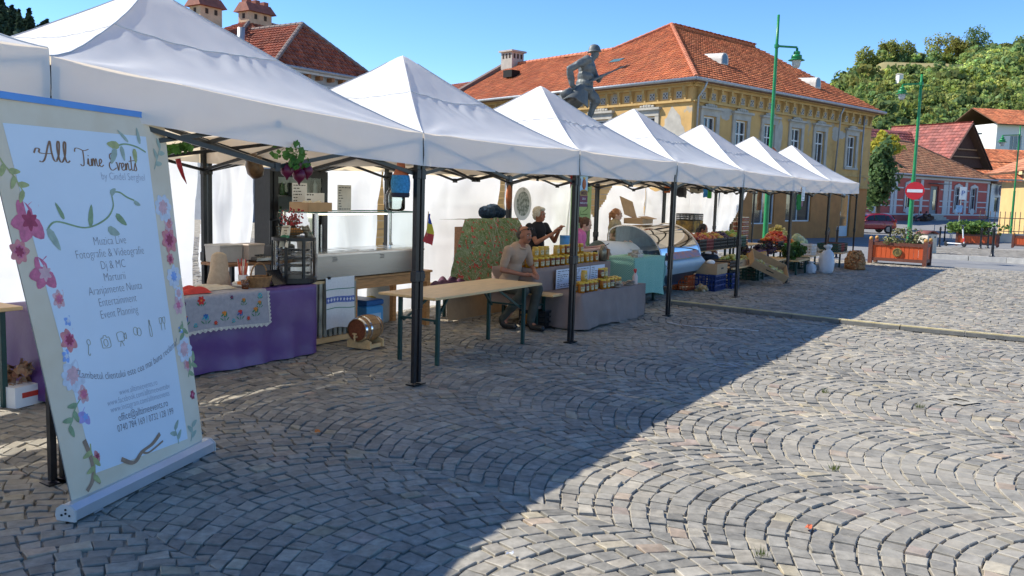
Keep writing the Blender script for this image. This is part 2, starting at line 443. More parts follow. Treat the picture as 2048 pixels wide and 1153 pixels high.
# white paint square painted on the setts
m = MB()
for (x0, y0, x1, y1) in ((0, 0, .26, .06), (0, .2, .26, .26), (0, .06, .06, .2), (.2, .06, .26, .2)):
    m.add([(x0, y0, 0), (x1, y0, 0), (x1, y1, 0), (x0, y1, 0)], [(0, 1, 2, 3)])
m.build('paint_mark', M('old_paint', (.36, .33, .27), .8, .3, 30), PLAZA, loc=(4.0, 7.55, .004), rotz=.5)
m = MB()
for k in range(2):
    for (x0, y0, x1, y1) in ((0, 0, .2, .02), (0, .16, .2, .18), (0, .02, .02, .16), (.18, .02, .2, .16)):
        m.add([(x0 + k * .26, y0, 0), (x1 + k * .26, y0, 0), (x1 + k * .26, y1, 0), (x0 + k * .26, y1, 0)], [(0, 1, 2, 3)])
m.build('chalk_mark', M('chalk', (.4, .41, .43), .9, .3, 40), PLAZA, loc=(2.2, 8.95, .004), rotz=.3)
# ================================================================= HILLS AND WOODS
rngN = np.random.default_rng(11)
def leafcloud(n, r, size, clusters, seed, flat=.0):
    """n leaf-clump quads spread through the volume of an uneven crown of radii r, centred on 0; also a shade of green for each"""
    g = np.random.default_rng(seed)
    cc = g.normal(size=(clusters, 3)); cc /= np.linalg.norm(cc, axis=1)[:, None]
    cc *= (g.uniform(.25, .78, clusters) ** .7)[:, None]; cr = g.uniform(.28, .48, clusters)
    k = g.integers(0, clusters, n); d = g.normal(size=(n, 3)); d /= np.linalg.norm(d, axis=1)[:, None]
    P = (cc[k] + d * (cr[k] * g.uniform(.55, 1.05, n))[:, None]) * np.array(r)
    nrm = d + g.normal(size=(n, 3)) * .55; nrm /= np.linalg.norm(nrm, axis=1)[:, None]
    a = np.cross(nrm, g.normal(size=(n, 3))); a /= np.linalg.norm(a, axis=1)[:, None]; b = np.cross(nrm, a)
    s = (size * g.uniform(.6, 1.35, n))[:, None]
    V = np.stack([P - a * s - b * s * .5, P + a * s * .4 - b * s, P + a * s + b * s * .5, P - a * s * .4 + b * s], 1)
    t = g.uniform(.7, 1.3, n) * g.uniform(.8, 1.2, clusters)[k]
    T = np.stack([t * g.uniform(.9, 1.15, n), t, t * g.uniform(.8, 1.1, n)], 1)
    return V.reshape(-1, 3), T
LEAF = M('foliage', (.215, .26, .10), .75, .25, .4, trans=.5, attr='tint', spec=.15)
NEEDLE = M('needle_foliage', (.06, .09, .055), .8, .25, .4, trans=.12, attr='tint', spec=.15)
BARK = M('tree_bark', (.12, .085, .06), .9, .3, 8, bump=.01)
MEADOW = M('dry_meadow', (.24, .20, .075), .95, .25, .12, col2=(.34, .28, .12))
HILLG = M('wooded_ground', (.055, .075, .025), .95, .4, .06, col2=(.10, .115, .04))

def ss(a, b, x):
    t = min(1, max(0, (x - a) / (b - a))); return t * t * (3 - 2 * t)
def hz(x, y):
    t = x / max(y, 1)
    z = gz(x, y)
    prof = 47 * ss(125, 330, y)
    z += prof * (.62 * ss(.24, .34, t) + .30 * ss(.34, .41, t) + .10 * ss(.45, .6, t)) * (1 + .05 * nz(x * .012, y * .012, 3))
    z += 46 * math.exp(-((t + .62) / .19) ** 2) * ss(150, 300, y)
    z += 30 * math.exp(-((t + .05) / .14) ** 2) * ss(230, 430, y)
    return z
def hg(u, v):
    y = 118 * (700 / 118) ** v; t = -1.1 + 2.4 * u; return (t * y, y, hz(t * y, y) - .3)
MB().grid(hg, 110, 60).build('hill', HILLG, smooth=True, kind='structure')
# open dry meadow near the crest of the right hill
def mg(u, v):
    t = .40 + .09 * u; y = 255 + 52 * v * (1 - .5 * (2 * u - 1) ** 2) + 9 * math.sin(u * 5); return (t * y, y, hz(t * y, y) + .4)
MB().grid(mg, 24, 10).build('meadow', MEADOW, smooth=True, kind='structure')

def pineproto(seed):
    g = np.random.default_rng(seed); n = 260
    h = g.uniform(0, 1, n) ** .8; r = (1.02 - h) * g.uniform(.5, 1.05, n); a = g.uniform(0, 6.28, n)
    P = np.stack([r * np.cos(a), r * np.sin(a), h * 2.6 - 1.0], 1)
    nrm = g.normal(size=(n, 3)) * .5 + np.array([0, 0, .7]); nrm /= np.linalg.norm(nrm, axis=1)[:, None]
    A = np.cross(nrm, g.normal(size=(n, 3))); A /= np.linalg.norm(A, axis=1)[:, None]; B = np.cross(nrm, A)
    s = (.24 * g.uniform(.6, 1.3, n))[:, None]
    V = np.stack([P - A * s, P - B * s, P + A * s, P + B * s], 1); t = g.uniform(.6, 1.3, n)
    return V.reshape(-1, 3), np.stack([t, t, t], 1)
protos = [leafcloud(190, (1, 1, .95), .15, 13, s) for s in (1, 2, 3, 4, 5)]
pines = [pineproto(s) for s in (1, 2)]
VV = []; TT = []; PV = []; PT = []
PAL = [(1.0, 1.05, .9), (1.15, 1.15, .9), (.75, .9, .9), (1.1, 1.1, 1.0), (1.25, 1.2, .8), (.62, .8, .8), (.85, 1.0, .85), (1.15, 1.0, .8)]
for i in range(7000):
    t = rngN.uniform(.25, .72); y = rngN.uniform(148, 345) if rngN.uniform() < .85 else rngN.uniform(300, 360)
    if t < .32 and y < 160: continue
    x = t * y; z = hz(x, y)
    if .385 < t < .50 and 252 < y < 316: continue
    if t > .46 and 140 < y < 185 and t < .66 and rngN.uniform() < .6: continue     # gardens round the white house
    if rngN.uniform() < .32: continue
    r = rngN.uniform(1.1, 2.5) * (y / 220) ** .5
    V, T = protos[rngN.integers(0, 5)]
    a = rngN.uniform(0, 6.28); c, s = math.cos(a), math.sin(a)
    W_ = V @ np.array([[c, s, 0], [-s, c, 0], [0, 0, 1]]) * np.array([r, r, r * rngN.uniform(.8, 1.25)])
    big = rngN.uniform() < .05
    if big: W_ = W_ * 1.9
    VV.append(W_ + np.array([x, y, z + r * .7])); TT.append(1.3 * T * np.array(PAL[rngN.integers(0, 8)]) * rngN.uniform(.65, 1.35) * (1 + .45 * nz(x * .03, y * .03, 7)) * (.75 if big else 1))
VV = np.concatenate(VV); TT = np.concatenate(TT)
tag(link('hillside_wood', attr_mesh('hillside_wood', VV, 4, LEAF, TT), kind='stuff'), 'dense mixed green wood covering the hill on the right', 'wood')
for (lo, hi, y0, y1, n, lab) in ((-.95, -.36, 205, 330, 620, 'dark pine wood on the hilltop at upper left'), (-.22, .12, 370, 450, 330, 'distant dark pine wood behind the tiled roofs')):
    PV = []; PT = []
    for i in range(n):
        t = rngN.uniform(lo, hi); y = rngN.uniform(y0, y1); x = t * y; z = hz(x, y); r = rngN.uniform(2.0, 3.2)
        V, T = pines[rngN.integers(0, 2)] if rngN.uniform() < .75 else protos[rngN.integers(0, 5)]
        PV.append(V * np.array([r, r, r * 1.25]) + np.array([x, y, z + r])); PT.append(T * rngN.uniform(.7, 1.25))
    tag(link('pine_wood', attr_mesh('pine_wood', np.concatenate(PV), 4, NEEDLE, np.concatenate(PT)), kind='stuff'), lab, 'wood')

def tree(loc, h, rx, rz, label, n=900, size=.3, col=(1, 1, 1), group=None, name='broadleaf_tree', trunk=.2, seed=1, mat=None, clusters=22, lift=None):
    o = thing(name, label, 'tree', loc, U(0, 6), group)
    V, T = leafcloud(n, (rx, rx, rz), size, clusters, seed); V = V + np.array([0, 0, (lift if lift is not None else h - rz)])
    link('crown', attr_mesh('crown', V, 4, mat or LEAF, T * np.array(col)), o)
    m = MB(); top = h - rz * .4
    m.tube([(0, 0, -.3), (.05 * h * .1, 0, h * .3), (0, .03, top * .8), (.1, 0, top)], [trunk * 1.25, trunk, trunk * .6, trunk * .2], 8)
    g = random.Random(seed)
    for i in range(7):
        a = g.uniform(0, 6.28); z0 = h * g.uniform(.3, .55); L = rx * g.uniform(.5, .85)
        m.tube([(0, 0, z0), (math.cos(a) * L * .5, math.sin(a) * L * .5, z0 + L * .45), (math.cos(a) * L, math.sin(a) * L, z0 + L * 1.0)], [trunk * .45, trunk * .3, trunk * .08], 6)
    m.build('trunk', BARK, o, smooth=True)
    return o
# single trees standing on the crest above the meadow
crest = [(1640, .345, 300, 9, (1.0, .95, .8), 'dark rounded tree at the left end of the hill crest'),
 (1705, .388, 318, 15, (1.2, 1.1, .8), 'tall oval tree, leftmost above the dry meadow'), (1742, .413, 320, 14, (1.3, 1.15, .85), 'second tall oval tree above the dry meadow'),
 (1775, .432, 322, 14, (1.25, 1.15, .9), 'narrow pale tree above the middle of the meadow'), (1832, .467, 325, 20, (1.35, 1.2, 1.0), 'largest spreading tree on the hill crest, half bare'),
 (1868, .490, 318, 15, (1.3, 1.05, .75), 'brownish broad tree right of the spreading crest tree'), (1905, .512, 322, 20, (.7, .85, .8), 'dark tall tree on the crest right of the meadow'),
 (1990, .565, 330, 15, (.9, 1.0, .8), 'rounded green tree on the crest near the right edge'), (2030, .592, 335, 24, (.8, .9, .9), 'tall dark tree at the right end of the crest')]
for k, (px, t, y, h, c, lab) in enumerate(crest):
    h *= .66; x = t * y; tree((x, y, hz(x, y)), h, h * .42, h * .46, lab, 1300, .30, c, 'trees on the hill crest', trunk=.28, seed=20 + k)
# ================================================================= BUILDINGS
def in_poly(p, poly):
    x, y = p; c = False; n = len(poly)
    for i in range(n):
        x0, y0 = poly[i]; x1, y1 = poly[(i + 1) % n]
        if (y0 > y) != (y1 > y) and x < (x1 - x0) * (y - y0) / (y1 - y0) + x0: c = not c
    return c
def tiled(parent, poly, mat, w=.23, h=.34, name='roof_tiles', cols=((1, 1, 1), (.85, .8, .8), (1.15, 1.1, 1.05), (1.0, .85, .8), (.7, .62, .6)), seed=1, lift=.035, roll=.028):
    """a roof plane: boarding below, and rows of lapped roll tiles, as one part; poly[0]->poly[1] is the eave, left to right from outside"""
    P = [Vector(p) for p in poly]; ex = (P[1] - P[0]).normalized()
    nrm = ex.cross(P[2] - P[0]).normalized(); ey = nrm.cross(ex)
    if nrm.z < 0: nrm = -nrm; ey = -ey
    q = [((p - P[0]).dot(ex), (p - P[0]).dot(ey)) for p in P]
    b = MB(); b.add([p - nrm * .03 for p in P] + [p - nrm * .14 for p in P], [tuple(range(len(P))), tuple(reversed(range(len(P), 2 * len(P))))] + [(i, i + len(P), (i + 1) % len(P) + len(P), (i + 1) % len(P)) for i in range(len(P))])
    b.build('roof_boarding', M('roof_boarding', (.16, .085, .05), .9, .2), parent)
    g = random.Random(seed); V = []; T = []
    xs = [a for a, _ in q]; ys = [a for _, a in q]
    j = 0; y = min(ys)
    while y < max(ys):
        x = min(xs)
        while x < max(xs):
            if in_poly((x + w / 2, y + h * .5), q):
                t = g.choice(cols); k = g.uniform(.85, 1.15) * (1 + .18 * nz(x * .5, y * .5, seed)); t = (t[0] * k, t[1] * k, t[2] * k)
                dz = g.gauss(0, .004); dx = g.gauss(0, .004)
                def pt(a, c, z): return tuple(P[0] + ex * (x + a + dx) + ey * (y + c) + nrm * (z + dz))
                f = w * .55
                lo, hi = lift, .004
                pr = [(0, roll * .2), (f * .9, 0), (f, roll), (w * .92, roll), (w, roll * .2)]
                for (a0, z0), (a1, z1) in zip(pr[::1], pr[1:]):
                    V += [pt(a0, 0, lo + z0), pt(a1, 0, lo + z1), pt(a1, h * 1.06, hi + z1), pt(a0, h * 1.06, hi + z0)]; T.append(t)
                V += [pt(0, 0, -.01), pt(w, 0, -.01), pt(w, 0, lo + roll * .6), pt(0, 0, lo + roll * .6)]; T.append((t[0] * .9, t[1] * .9, t[2] * .9))
            x += w
        y += h; j += 1
    return link(name, attr_mesh(name, np.array(V), 4, mat, np.array(T)), parent, kind='stuff')
def ridge(parent, a, b, mat, r=.13, name='ridge_tile'):
    a, b = Vector(a), Vector(b); n = max(2, int((b - a).length / .42)); m = MB()
    for i in range(n):
        p, q = a.lerp(b, i / n), a.lerp(b, (i + 1.08) / n); m.tube([p, q], [r, r * .82], 8)
    return m.build('ridge_tiles', mat, parent, kind='stuff')
def wallholes(x0, x1, z0, z1, holes, depth=.2, m=None):
    m = m or MB()
    xs = sorted({x0, x1, *[h[0] for h in holes], *[h[1] for h in holes]}); zs = sorted({z0, z1, *[h[2] for h in holes], *[h[3] for h in holes]})
    for xa, xb in zip(xs, xs[1:]):
        for za, zb in zip(zs, zs[1:]):
            cx, cz = (xa + xb) / 2, (za + zb) / 2
            if any(h[0] < cx < h[1] and h[2] < cz < h[3] for h in holes): continue
            m.add([(xa, 0, za), (xb, 0, za), (xb, 0, zb), (xa, 0, zb)], [(0, 1, 2, 3)])
    for a, b, c, d in holes:
        m.add([(a, 0, c), (b, 0, c), (b, 0, d), (a, 0, d), (a, depth, c), (b, depth, c), (b, depth, d), (a, depth, d)],
              [(0, 4, 5, 1), (1, 5, 6, 2), (2, 6, 7, 3), (3, 7, 4, 0)])
    return m
PANE = M('dark_window_glass', (.03, .035, .045), .06, .3, 1.5, spec=.9)
CURT = M('net_curtain', (.42, .42, .42), .9, .12, 5)
def xf(mb, Mx):
    mb.v = [tuple(Mx @ Vector(p)) for p in mb.v]; return mb
def window(parent, x, z, w, h, frame, Mx=None, y=.12, bars=(1, 1), fw=.07, sill=None, pane=None, curtain=False):
    """casement: frame > pane panes; x = centre, z = bottom"""
    Mx = Mx or Matrix.Identity(4); nx, nz_ = bars
    m = MB(); x0, x1 = x - w / 2, x + w / 2
    for (a, b) in ((x0 + fw / 2, 0), (x1 - fw / 2, 0)): m.box((a, y, z + h / 2), (fw, .07, h))
    for zz in (z + fw / 2, z + h - fw / 2): m.box((x, y + .002, zz), (w - 2 * fw, .066, fw))
    for i in range(1, nx + 1): m.box((x0 + w * i / (nx + 1), y - .004, z + h / 2), (fw * .8, .07, h - 2 * fw))
    for i in range(1, nz_ + 1): m.box((x, y - .008, z + h * (i / (nz_ + 1) if nz_ > 1 else .64)), (w - 2 * fw, .076, fw * .9))
    f = xf(m, Mx).build('window', frame, parent)
    zs = [z + fw] + ([z + h * .64] if nz_ == 1 else [z + h * i / (nz_ + 1) for i in range(1, nz_ + 1)]) + [z + h - fw]
    for i in range(nx + 1):
        for k in range(len(zs) - 1):
            p = MB(); xa, xb = x0 + w * i / (nx + 1), x0 + w * (i + 1) / (nx + 1)
            p.box(((xa + xb) / 2, y + .025 + .0007 * (i + 3 * k), (zs[k] + zs[k + 1]) / 2), (xb - xa - .03, .008, zs[k + 1] - zs[k] - .02)); xf(p, Mx).build('pane', pane or PANE, f)
    if curtain:
        c = MB(); c.grid(lambda u, v: (x0 + .06 + (w - .12) * u, y + .10 + .02 * math.sin(u * 40), z + .06 + (h - .12) * v), 40, 1); xf(c, Mx).build('curtain', CURT, f)
    if sill:
        s = MB(); s.box((x, -.06, z - .05), (w + .3, .2, .09)); xf(s, Mx).build('sill', sill, f)
    return f

TILE = M('orange_clay_tile', (.44, .13, .052), .75, .16, .7, attr='tint', col2=(.54, .19, .08)); dusty(TILE, (.22, .10, .065), .8, .52, .75, .6)
TILEB = M('brown_clay_tile', (.34, .10, .055), .75, .2, 2.0, attr='tint', col2=(.42, .14, .075))
def plaster(name, col, grey, amount, rough=.9):
    if name in MATS: return MATS[name]
    m = M(name, col, rough, .12, .9, bump=.01, bscale=14); t = m.node_tree; N = t.nodes; L = t.links
    p = [n for n in N if n.type == 'BSDF_PRINCIPLED'][0]; old = p.inputs['Base Color'].links[0].from_socket
    n = N.new('ShaderNodeTexNoise'); n.inputs['Scale'].default_value = .55; n.inputs['Detail'].default_value = 9; n.inputs['Roughness'].default_value = .62
    tc = [x for x in N if x.type == 'TEX_COORD'][0]; L.new(tc.outputs['Object'], n.inputs['Vector'])
    r = N.new('ShaderNodeValToRGB'); r.color_ramp.elements[0].position = amount; r.color_ramp.elements[1].position = amount + .03
    L.new(n.outputs[0], r.inputs[0]); mx = N.new('ShaderNodeMix'); mx.data_type = 'RGBA'; L.new(r.outputs[0], mx.inputs[0]); L.new(old, mx.inputs[6]); mx.inputs[7].default_value = (*grey, 1)
    L.new(mx.outputs[2], p.inputs['Base Color']); return m
OCHRE = plaster('ochre_plaster', (.53, .325, .12), (.40, .34, .26), .585); dusty(OCHRE, (.24, .17, .085), 1.1, .5, .75, .6); dusty(OCHRE, (.50, .36, .18), 2.6, .55, .75, .4)
GPLAST = M('grey_plaster', (.40, .37, .32), .9, .15, 2, bump=.008, bscale=12)
CORN = M('cornice_ochre', (.48, .31, .12), .9, .18, 2)
BROWNP = M('shopfront_brown', (.42, .17, .045), .7, .15, 1.5)
ZINC = M('zinc_gutter', (.36, .37, .38), .5, .15, 4, metal=.5)
WFRAME = M('white_window_frame', (.66, .65, .62), .6, .1, 6)

# ---------------------------------------------------------------- the corner building
CB = thing('corner_building', 'long ochre plastered two-storey corner building with orange tiled hip roof', 'building', (9.04, 45.93, 0), R_(43))
I4 = Matrix.Identity(4)
ML = Matrix.Rotation(R_(85.5 - 180), 4, 'Z')         # left wall: local x runs towards the corner
LL = 22.66
def LX(u): return -u                                # u metres from the corner on the left wall
wr = [1.55, 4.55, 7.45, 10.5, 13.4, 17.6]
hr = [(c - .58, c + .58, 4.0, 6.0) for c in wr]
gf = [(2.0, 4.2, -.1, 2.2), (6.2, 8.6, .3, 2.2), (9.9, 12.9, .45, 2.3), (16.75, 18.15, -.55, 2.45)]
wallholes(0, 20.36, 2.75, 8, hr, .22).build('upper_wall_right', OCHRE, CB)
wallholes(0, 20.36, -1.2, 2.75, gf, .25).build('shopfront_wall', BROWNP, CB)
wl = [3.1, 6.65, 10.2, 13.8, 17.4]
xf(wallholes(-LL, 0, -1.2, 8, [(-c - .58, -c + .58, 4.0, 6.0) for c in wl], .22), ML).build('upper_wall_left', OCHRE, CB)
# far walls closing the block
m = MB(); B1, B2, B3 = (20.36, 0), (20.4, 18.4), (8.5, 18.4); E1 = tuple((ML @ Vector((-LL, 0, 0)))[:2]); E2 = (E1[0] + 12, E1[1])
for p, q in ((B1, B2), (B2, B3), (B3, E2), (E2, E1)): m.add([(*p, -1.2), (*q, -1.2), (*q, 8), (*p, 8)], [(0, 1, 2, 3)])
m.add([(20.355, -.3, 7.9), (20.36, 18.4, 7.9), (20.36, 9.2, 12.8)], [(0, 1, 2)])
m.build('rear_wall', OCHRE, CB)
def surround(x, Mx, tag_='window_surround'):
    m = MB(); 
    for s in (-1, 1): m.box((x + s * .73, -.04, 5.05), (.28, .08, 2.2))
    m.box((x, -.05, 6.18), (1.75, .10, .30)); m.box((x, -.12, 6.42), (2.0, .24, .12)); m.box((x, -.06, 6.33), (1.8, .14, .08))
    m.box((x, -.07, 3.9), (1.8, .14, .14)); 
    sm = xf(m, Mx).build(tag_, GPLAST, CB)
    o = MB()
    for dx, s in ((-.42, .7), (-.2, 1), (0, 1.45), (.2, 1), (.42, .7)): o.ball((x + dx, -.09, 6.50 + .08 * s), (.13, .05, .11 * s), 8, 5)
    xf(o, Mx).build('pediment_scroll', GPLAST, sm, smooth=True)
for c in wr: surround(c, I4); window(CB, c, 4.0, 1.16, 2.0, WFRAME, I4, .13, (1, 1), .08, curtain=True)
for c in wl: surround(-c, ML); window(CB, -c, 4.0, 1.16, 2.0, WFRAME, ML, .13, (1, 1), .08, curtain=True)
for a, b, c_, d in gf[:3]: window(CB, (a + b) / 2, c_, b - a, d - c_, WFRAME, I4, .14, (1, 0), .07)
dm = MB(); dm.box((17.45, .16, .95), (1.36, .06, 2.98)); dr_ = dm.build('shop_door', M('pale_blue_door', (.50, .58, .62), .5, .08), CB)
MB().box((17.45, .118, 1.15), (1.0, .02, 2.0)).build('door_pane', PANE, dr_)
MB().box((16.98, .10, .95), (.04, .06, .25)).build('handle', CHROME, dr_)
# string courses and cornice with brackets and square vents
for Mx, a, b in ((I4, 0, 20.36), (ML, -LL, 0)):
    m = MB(); m.box(((a + b) / 2, -.07, 6.72), (b - a, .14, .12)); m.box(((a + b) / 2, -.05, 3.45), (b - a, .10, .14)); m.box(((a + b) / 2, -.06, 2.72), (b - a, .16, .16))
    m.box(((a + b) / 2, -.22, 7.66), (b - a + .3, .44, .18)); m.box(((a + b) / 2, -.09, 7.5), (b - a, .18, .14))
    xf(m, Mx).build('cornice', CORN, CB)
    n = int((b - a) / .92)
    for i in range(n):
        x = a + .45 + i * (b - a - .9) / (n - 1)
        k = MB(); k.box((x, -.13, 7.32), (.15, .26, .24)); k.box((x, -.09, 7.1), (.13, .18, .24)); k.box((x, -.05, 6.9), (.11, .10, .22)); xf(k, Mx).build('cornice_bracket', CORN, CB)
        if i < n - 1:
            x2 = x + (b - a - .9) / (n - 1) / 2; v = MB(); v.box((x2, -.012, 7.05), (.36, .024, .36)); vv = xf(v, Mx).build('vent', GPLAST, CB)
            v = MB()
            for ix in (-1, 0, 1):
                for iz in (-1, 0, 1):
                    if (ix + iz) % 2 == 0: v.box((x2 + ix * .095, -.02, 7.05 + iz * .095), (.075, .016, .075))
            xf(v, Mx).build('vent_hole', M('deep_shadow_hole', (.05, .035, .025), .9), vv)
# patch of fallen plaster by the corner and a few smaller ones
def patch(Mx, cx, cz, rx, rz, seed):
    g = random.Random(seed); n = 26; pts = []
    for i in range(n):
        a = 2 * math.pi * i / n; k = 1 + .22 * math.sin(3 * a + seed) + .12 * g.uniform(-1, 1); pts.append((cx + rx * k * math.cos(a), cz + rz * k * math.sin(a)))
    m = MB(); m.prism(pts, .006, Matrix.Rotation(math.pi / 2, 4, 'X')); xf(m, Mx).build('bare_plaster_patch', GPLAST, CB)
patch(ML, -1.25, 5.15, .85, 1.05, 3); patch(I4, 8.45, 5.0, .55, 1.2, 5); patch(I4, 3.0, 6.3, .7, .3, 6); patch(I4, 15.7, 6.0, .9, .4, 8); patch(ML, -4.8, 5.3, .25, .3, 9)
# roof
Cp, Crp, Ap, Rp = (-.55, -.55, 7.72), (20.95, -.55, 7.72), (9.93, 9.18, 12.97), (19.9, 9.18, 12.9)
Lp, Kp, Ep = (1.25, 22.66, 7.72), (6.9, 11.5, 11.2), (7.72, 22.66, 11.2)
tiled(CB, [Cp, Crp, Rp, Ap], TILE, .24, .40, seed=3, lift=.075); tiled(CB, [Lp, Cp, Ap, Kp, Ep], TILE, seed=4, cols=((1.05, 1, 1), (.95, .9, .85), (1.15, 1.15, 1.05), (1.1, 1.0, .95), (.85, .78, .75)))
tiled(CB, [(20.95, 19, 7.72), (8, 19, 7.72), Ap, Rp], TILE, .5, .6, seed=5)
tiled(CB, [(14, 22.66, 7.72), (14, 12, 7.72), Kp, Ep], TILE, .5, .6, seed=6)
for a, b in ((Cp, Ap), (Ap, Rp), (Kp, Ep), (Ap, Kp)): ridge(CB, Vector(a) + Vector((0, 0, .08)), Vector(b) + Vector((0, 0, .08)), TILE_R if 'TILE_R' in globals() else M('ridge_clay', (.50, .17, .085), .8, .25, 3), .15)
g_ = MB(); g_.tube([(Cp[0] - .08, Cp[1] - .08, 7.74), (Crp[0], Crp[1] - .08, 7.74)], .085, 8); g_.build('gutter', ZINC, CB, smooth=True)
g_ = MB(); g_.tube([(Cp[0] - .08, Cp[1] - .08, 7.742), (Lp[0] - .1, Lp[1], 7.742)], .085, 8); g_.build('gutter', ZINC, CB, smooth=True)
for path in ([(.35, -.6, 7.7), (.35, -.45, 7.3), (.3, -.14, 6.9), (.3, -.12, 2.8)], [(18.9, -.15, 7.4), (18.9, -.13, 2.8)], [(15.3, -.5, 7.6), (15.35, -.3, 7.2), (15.35, -.12, 2.8)]):
    m = MB(); m.tube(path, .055, 8); m.build('downpipe', ZINC, CB, smooth=True)
def dormer(u, v):
    a = Vector(Cp); e = Vector((1, 0, 0)); up = (Vector(Ap) - Vector(Cp)); up.x = 0; up.normalize()
    b = a + e * (u + .55) + up * v
    d = MB(); n = 8; w_, hh = .36, .72
    arc = [(-w_, 0)] + [(w_ * math.cos(math.pi - math.pi * i / n), hh - w_ + w_ * math.sin(math.pi * i / n)) for i in range(n + 1)] + [(w_, 0)]
    k = len(arc); vs = [(b.x + x, b.y - .25, b.z + z - .1) for x, z in arc] + [(b.x + x * .9, b.y + 1.5, b.z + z * .9 + .05) for x, z in arc]
    d.add(vs, [tuple(range(k)), tuple(reversed(range(k, 2 * k)))] + [(i, i + k, i + k + 1, i + 1) for i in range(k - 1)])
    o = d.build('dormer', M('dormer_sheet', (.52, .5, .46), .6, .15), CB)
    q = MB(); q.add([(b.x + x * .68, b.y - .258, b.z + z * .78) for x, z in arc], [tuple(range(k))]); q.build('dormer_window', PANE, o)
dormer(6.6, 3.9); dormer(16.2, 3.0)
m = MB(); bx = Vector((4.7, 19.0, 10.0)); m.box(bx, (.8, .9, .5)); m.build('roof_hatch', TILEB, CB)
m = MB(); m.box((2.7, 7.6, 9.72), (.5, .9, .03), Matrix.Rotation(R_(-5), 4, 'Z') @ Matrix.Rotation(R_(-28), 4, 'Y')); m.build('roof_light', M('green_glass', (.08, .15, .12), .2, .2), CB)
ch = MB(); ch.box((7.5, 22.0, 11.35), (1.2, 1.2, 1.5)); c1 = ch.build('chimney', GPLAST, CB)
MB().box((7.5, 22.0, 12.15), (1.5, 1.5, .13)).build('chimney_cap', GPLAST, c1)
for k in (-.35, .0, .35):
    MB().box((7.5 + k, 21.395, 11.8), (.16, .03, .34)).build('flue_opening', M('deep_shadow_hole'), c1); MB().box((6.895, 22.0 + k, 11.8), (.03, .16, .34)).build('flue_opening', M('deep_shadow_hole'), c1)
fw = MB(); fw.bar((Lp[0] - .1, 22.95, 7.75), (Ep[0] + .2, 22.95, 11.45), .45, .35); fw.build('firewall_coping', M('dark_coping', (.17, .12, .1), .9), CB)
# lower neighbour roof beyond the firewall
NB = thing('neighbour_house', 'dull red tiled roof house left of the ochre corner building', 'building', (9.04, 45.93, 0), R_(43))
tiled(NB, [(3.0, 38, 7.5), (1.6, 23.2, 7.5), (6.6, 23.2, 10.2), (8.0, 38, 10.2)], TILEB, .3, .4, seed=9)
m = MB(); m.add([(1.9, 23.2, -1), (3.3, 38, -1), (3.3, 38, 7.5), (1.9, 23.2, 7.5)], [(0, 1, 2, 3)]); m.add([(10, 23.25, -1), (1.9, 23.25, -1), (1.9, 23.25, 7.5), (6.6, 23.25, 10.1), (10, 23.25, 8)], [(0, 1, 2, 3, 4)]); m.build('wall', OCHRE, NB)

# ---------------------------------------------------------------- grey house with castle-shaped chimneys
GH = thing('grey_house', 'grey stone house with brown hip roof and little castle-shaped chimneys', 'building', (-12.8, 46.8, 0), R_(90 - 34))
GW = M('grey_stucco', (.36, .36, .37), .9, .12, 1.2, bump=.006, bscale=10); GT = M('grey_trim', (.48, .48, .48), .85, .1)
hs = [(1.2, 2.2, 3.6, 5.6), (3.3, 4.3, 3.6, 5.6), (5.4, 6.4, 3.6, 5.6)]
wallholes(0, 7.1, -1, 8, hs, .2).build('wall', GW, GH)
m = MB(); 
for p, q in (((0, 0), (-.01, 2.1)), ((7.1, 0), (7.1, 14)), ((-1.7, 2.1), (0, 2.1)), ((-1.7, 2.1), (-1.7, 14))): m.add([(*p, -1), (*q, -1), (*q, 8), (*p, 8)], [(0, 1, 2, 3)])
m.build('side_wall', GW, GH)
for a, b, c_, d in hs:
    f = window(GH, (a + b) / 2, c_, 1.0, 2.0, WFRAME, I4, .13, (1, 1), .07)
    m = MB(); pts = [(.5 * math.cos(math.pi * i / 10), .5 * math.sin(math.pi * i / 10)) for i in range(11)]
    m.prism(pts, .03, Matrix.Translation(((a + b) / 2, -.01, 5.62)) @ Matrix.Rotation(math.pi / 2, 4, 'X')); m.build('arched_light', PANE, f)
    m = MB(); m.tube([(.62 * math.cos(math.pi * i / 10) + (a + b) / 2, -.04, 5.62 + .62 * math.sin(math.pi * i / 10)) for i in range(11)], .07, 6); m.build('arch_moulding', GT, f)
m = MB(); m.box((3.55, -.08, 6.75), (7.2, .16, .12)); m.box((3.55, -.10, 7.25), (7.2, .2, .12)); m.box((3.55, -.24, 7.82), (7.9, .5, .14)); m.build('cornice', GT, GH)
for i in range(8): MB().box((.35 + i * .87, -.2, 7.64), (.22, .4, .22)).build('eave_bracket', WOODD, GH)
for i in range(4):
    m = MB(); m.bar((.3 + i * 1.9, -.02, 7.05), (1.9 + i * 1.9, -.02, 7.05), .04, .10); m.build('frieze_panel', GT, GH)
a0, a1, ap1, ab = (-.5, -.5, 7.9), (7.6, -.5, 7.9), (4.0, 2.3, 10.9), (4.0, 9, 10.9)
kw = dict(lift=.06, roll=.05)
tiled(GH, [a0, a1, ap1], TILEB, .26, .36, seed=11, **kw); tiled(GH, [(-.5, 9, 7.9), a0, ap1, ab], TILEB, .26, .36, seed=12, **kw); tiled(GH, [a1, (7.6, 9, 7.9), ab, ap1], TILEB, .4, .5, seed=13)
b0, b1, br0, br1 = (-2.2, 1.6, 7.9), (10.5, 1.6, 7.9), (4.95, 8, 11.75), (8.4, 8, 11.75)
tiled(GH, [b0, b1, br1, br0], TILEB, .26, .36, seed=14, **kw); tiled(GH, [(-2.2, 15, 7.9), b0, br0, (4.95, 8.1, 11.75)], TILEB, .26, .36, seed=15, **kw)
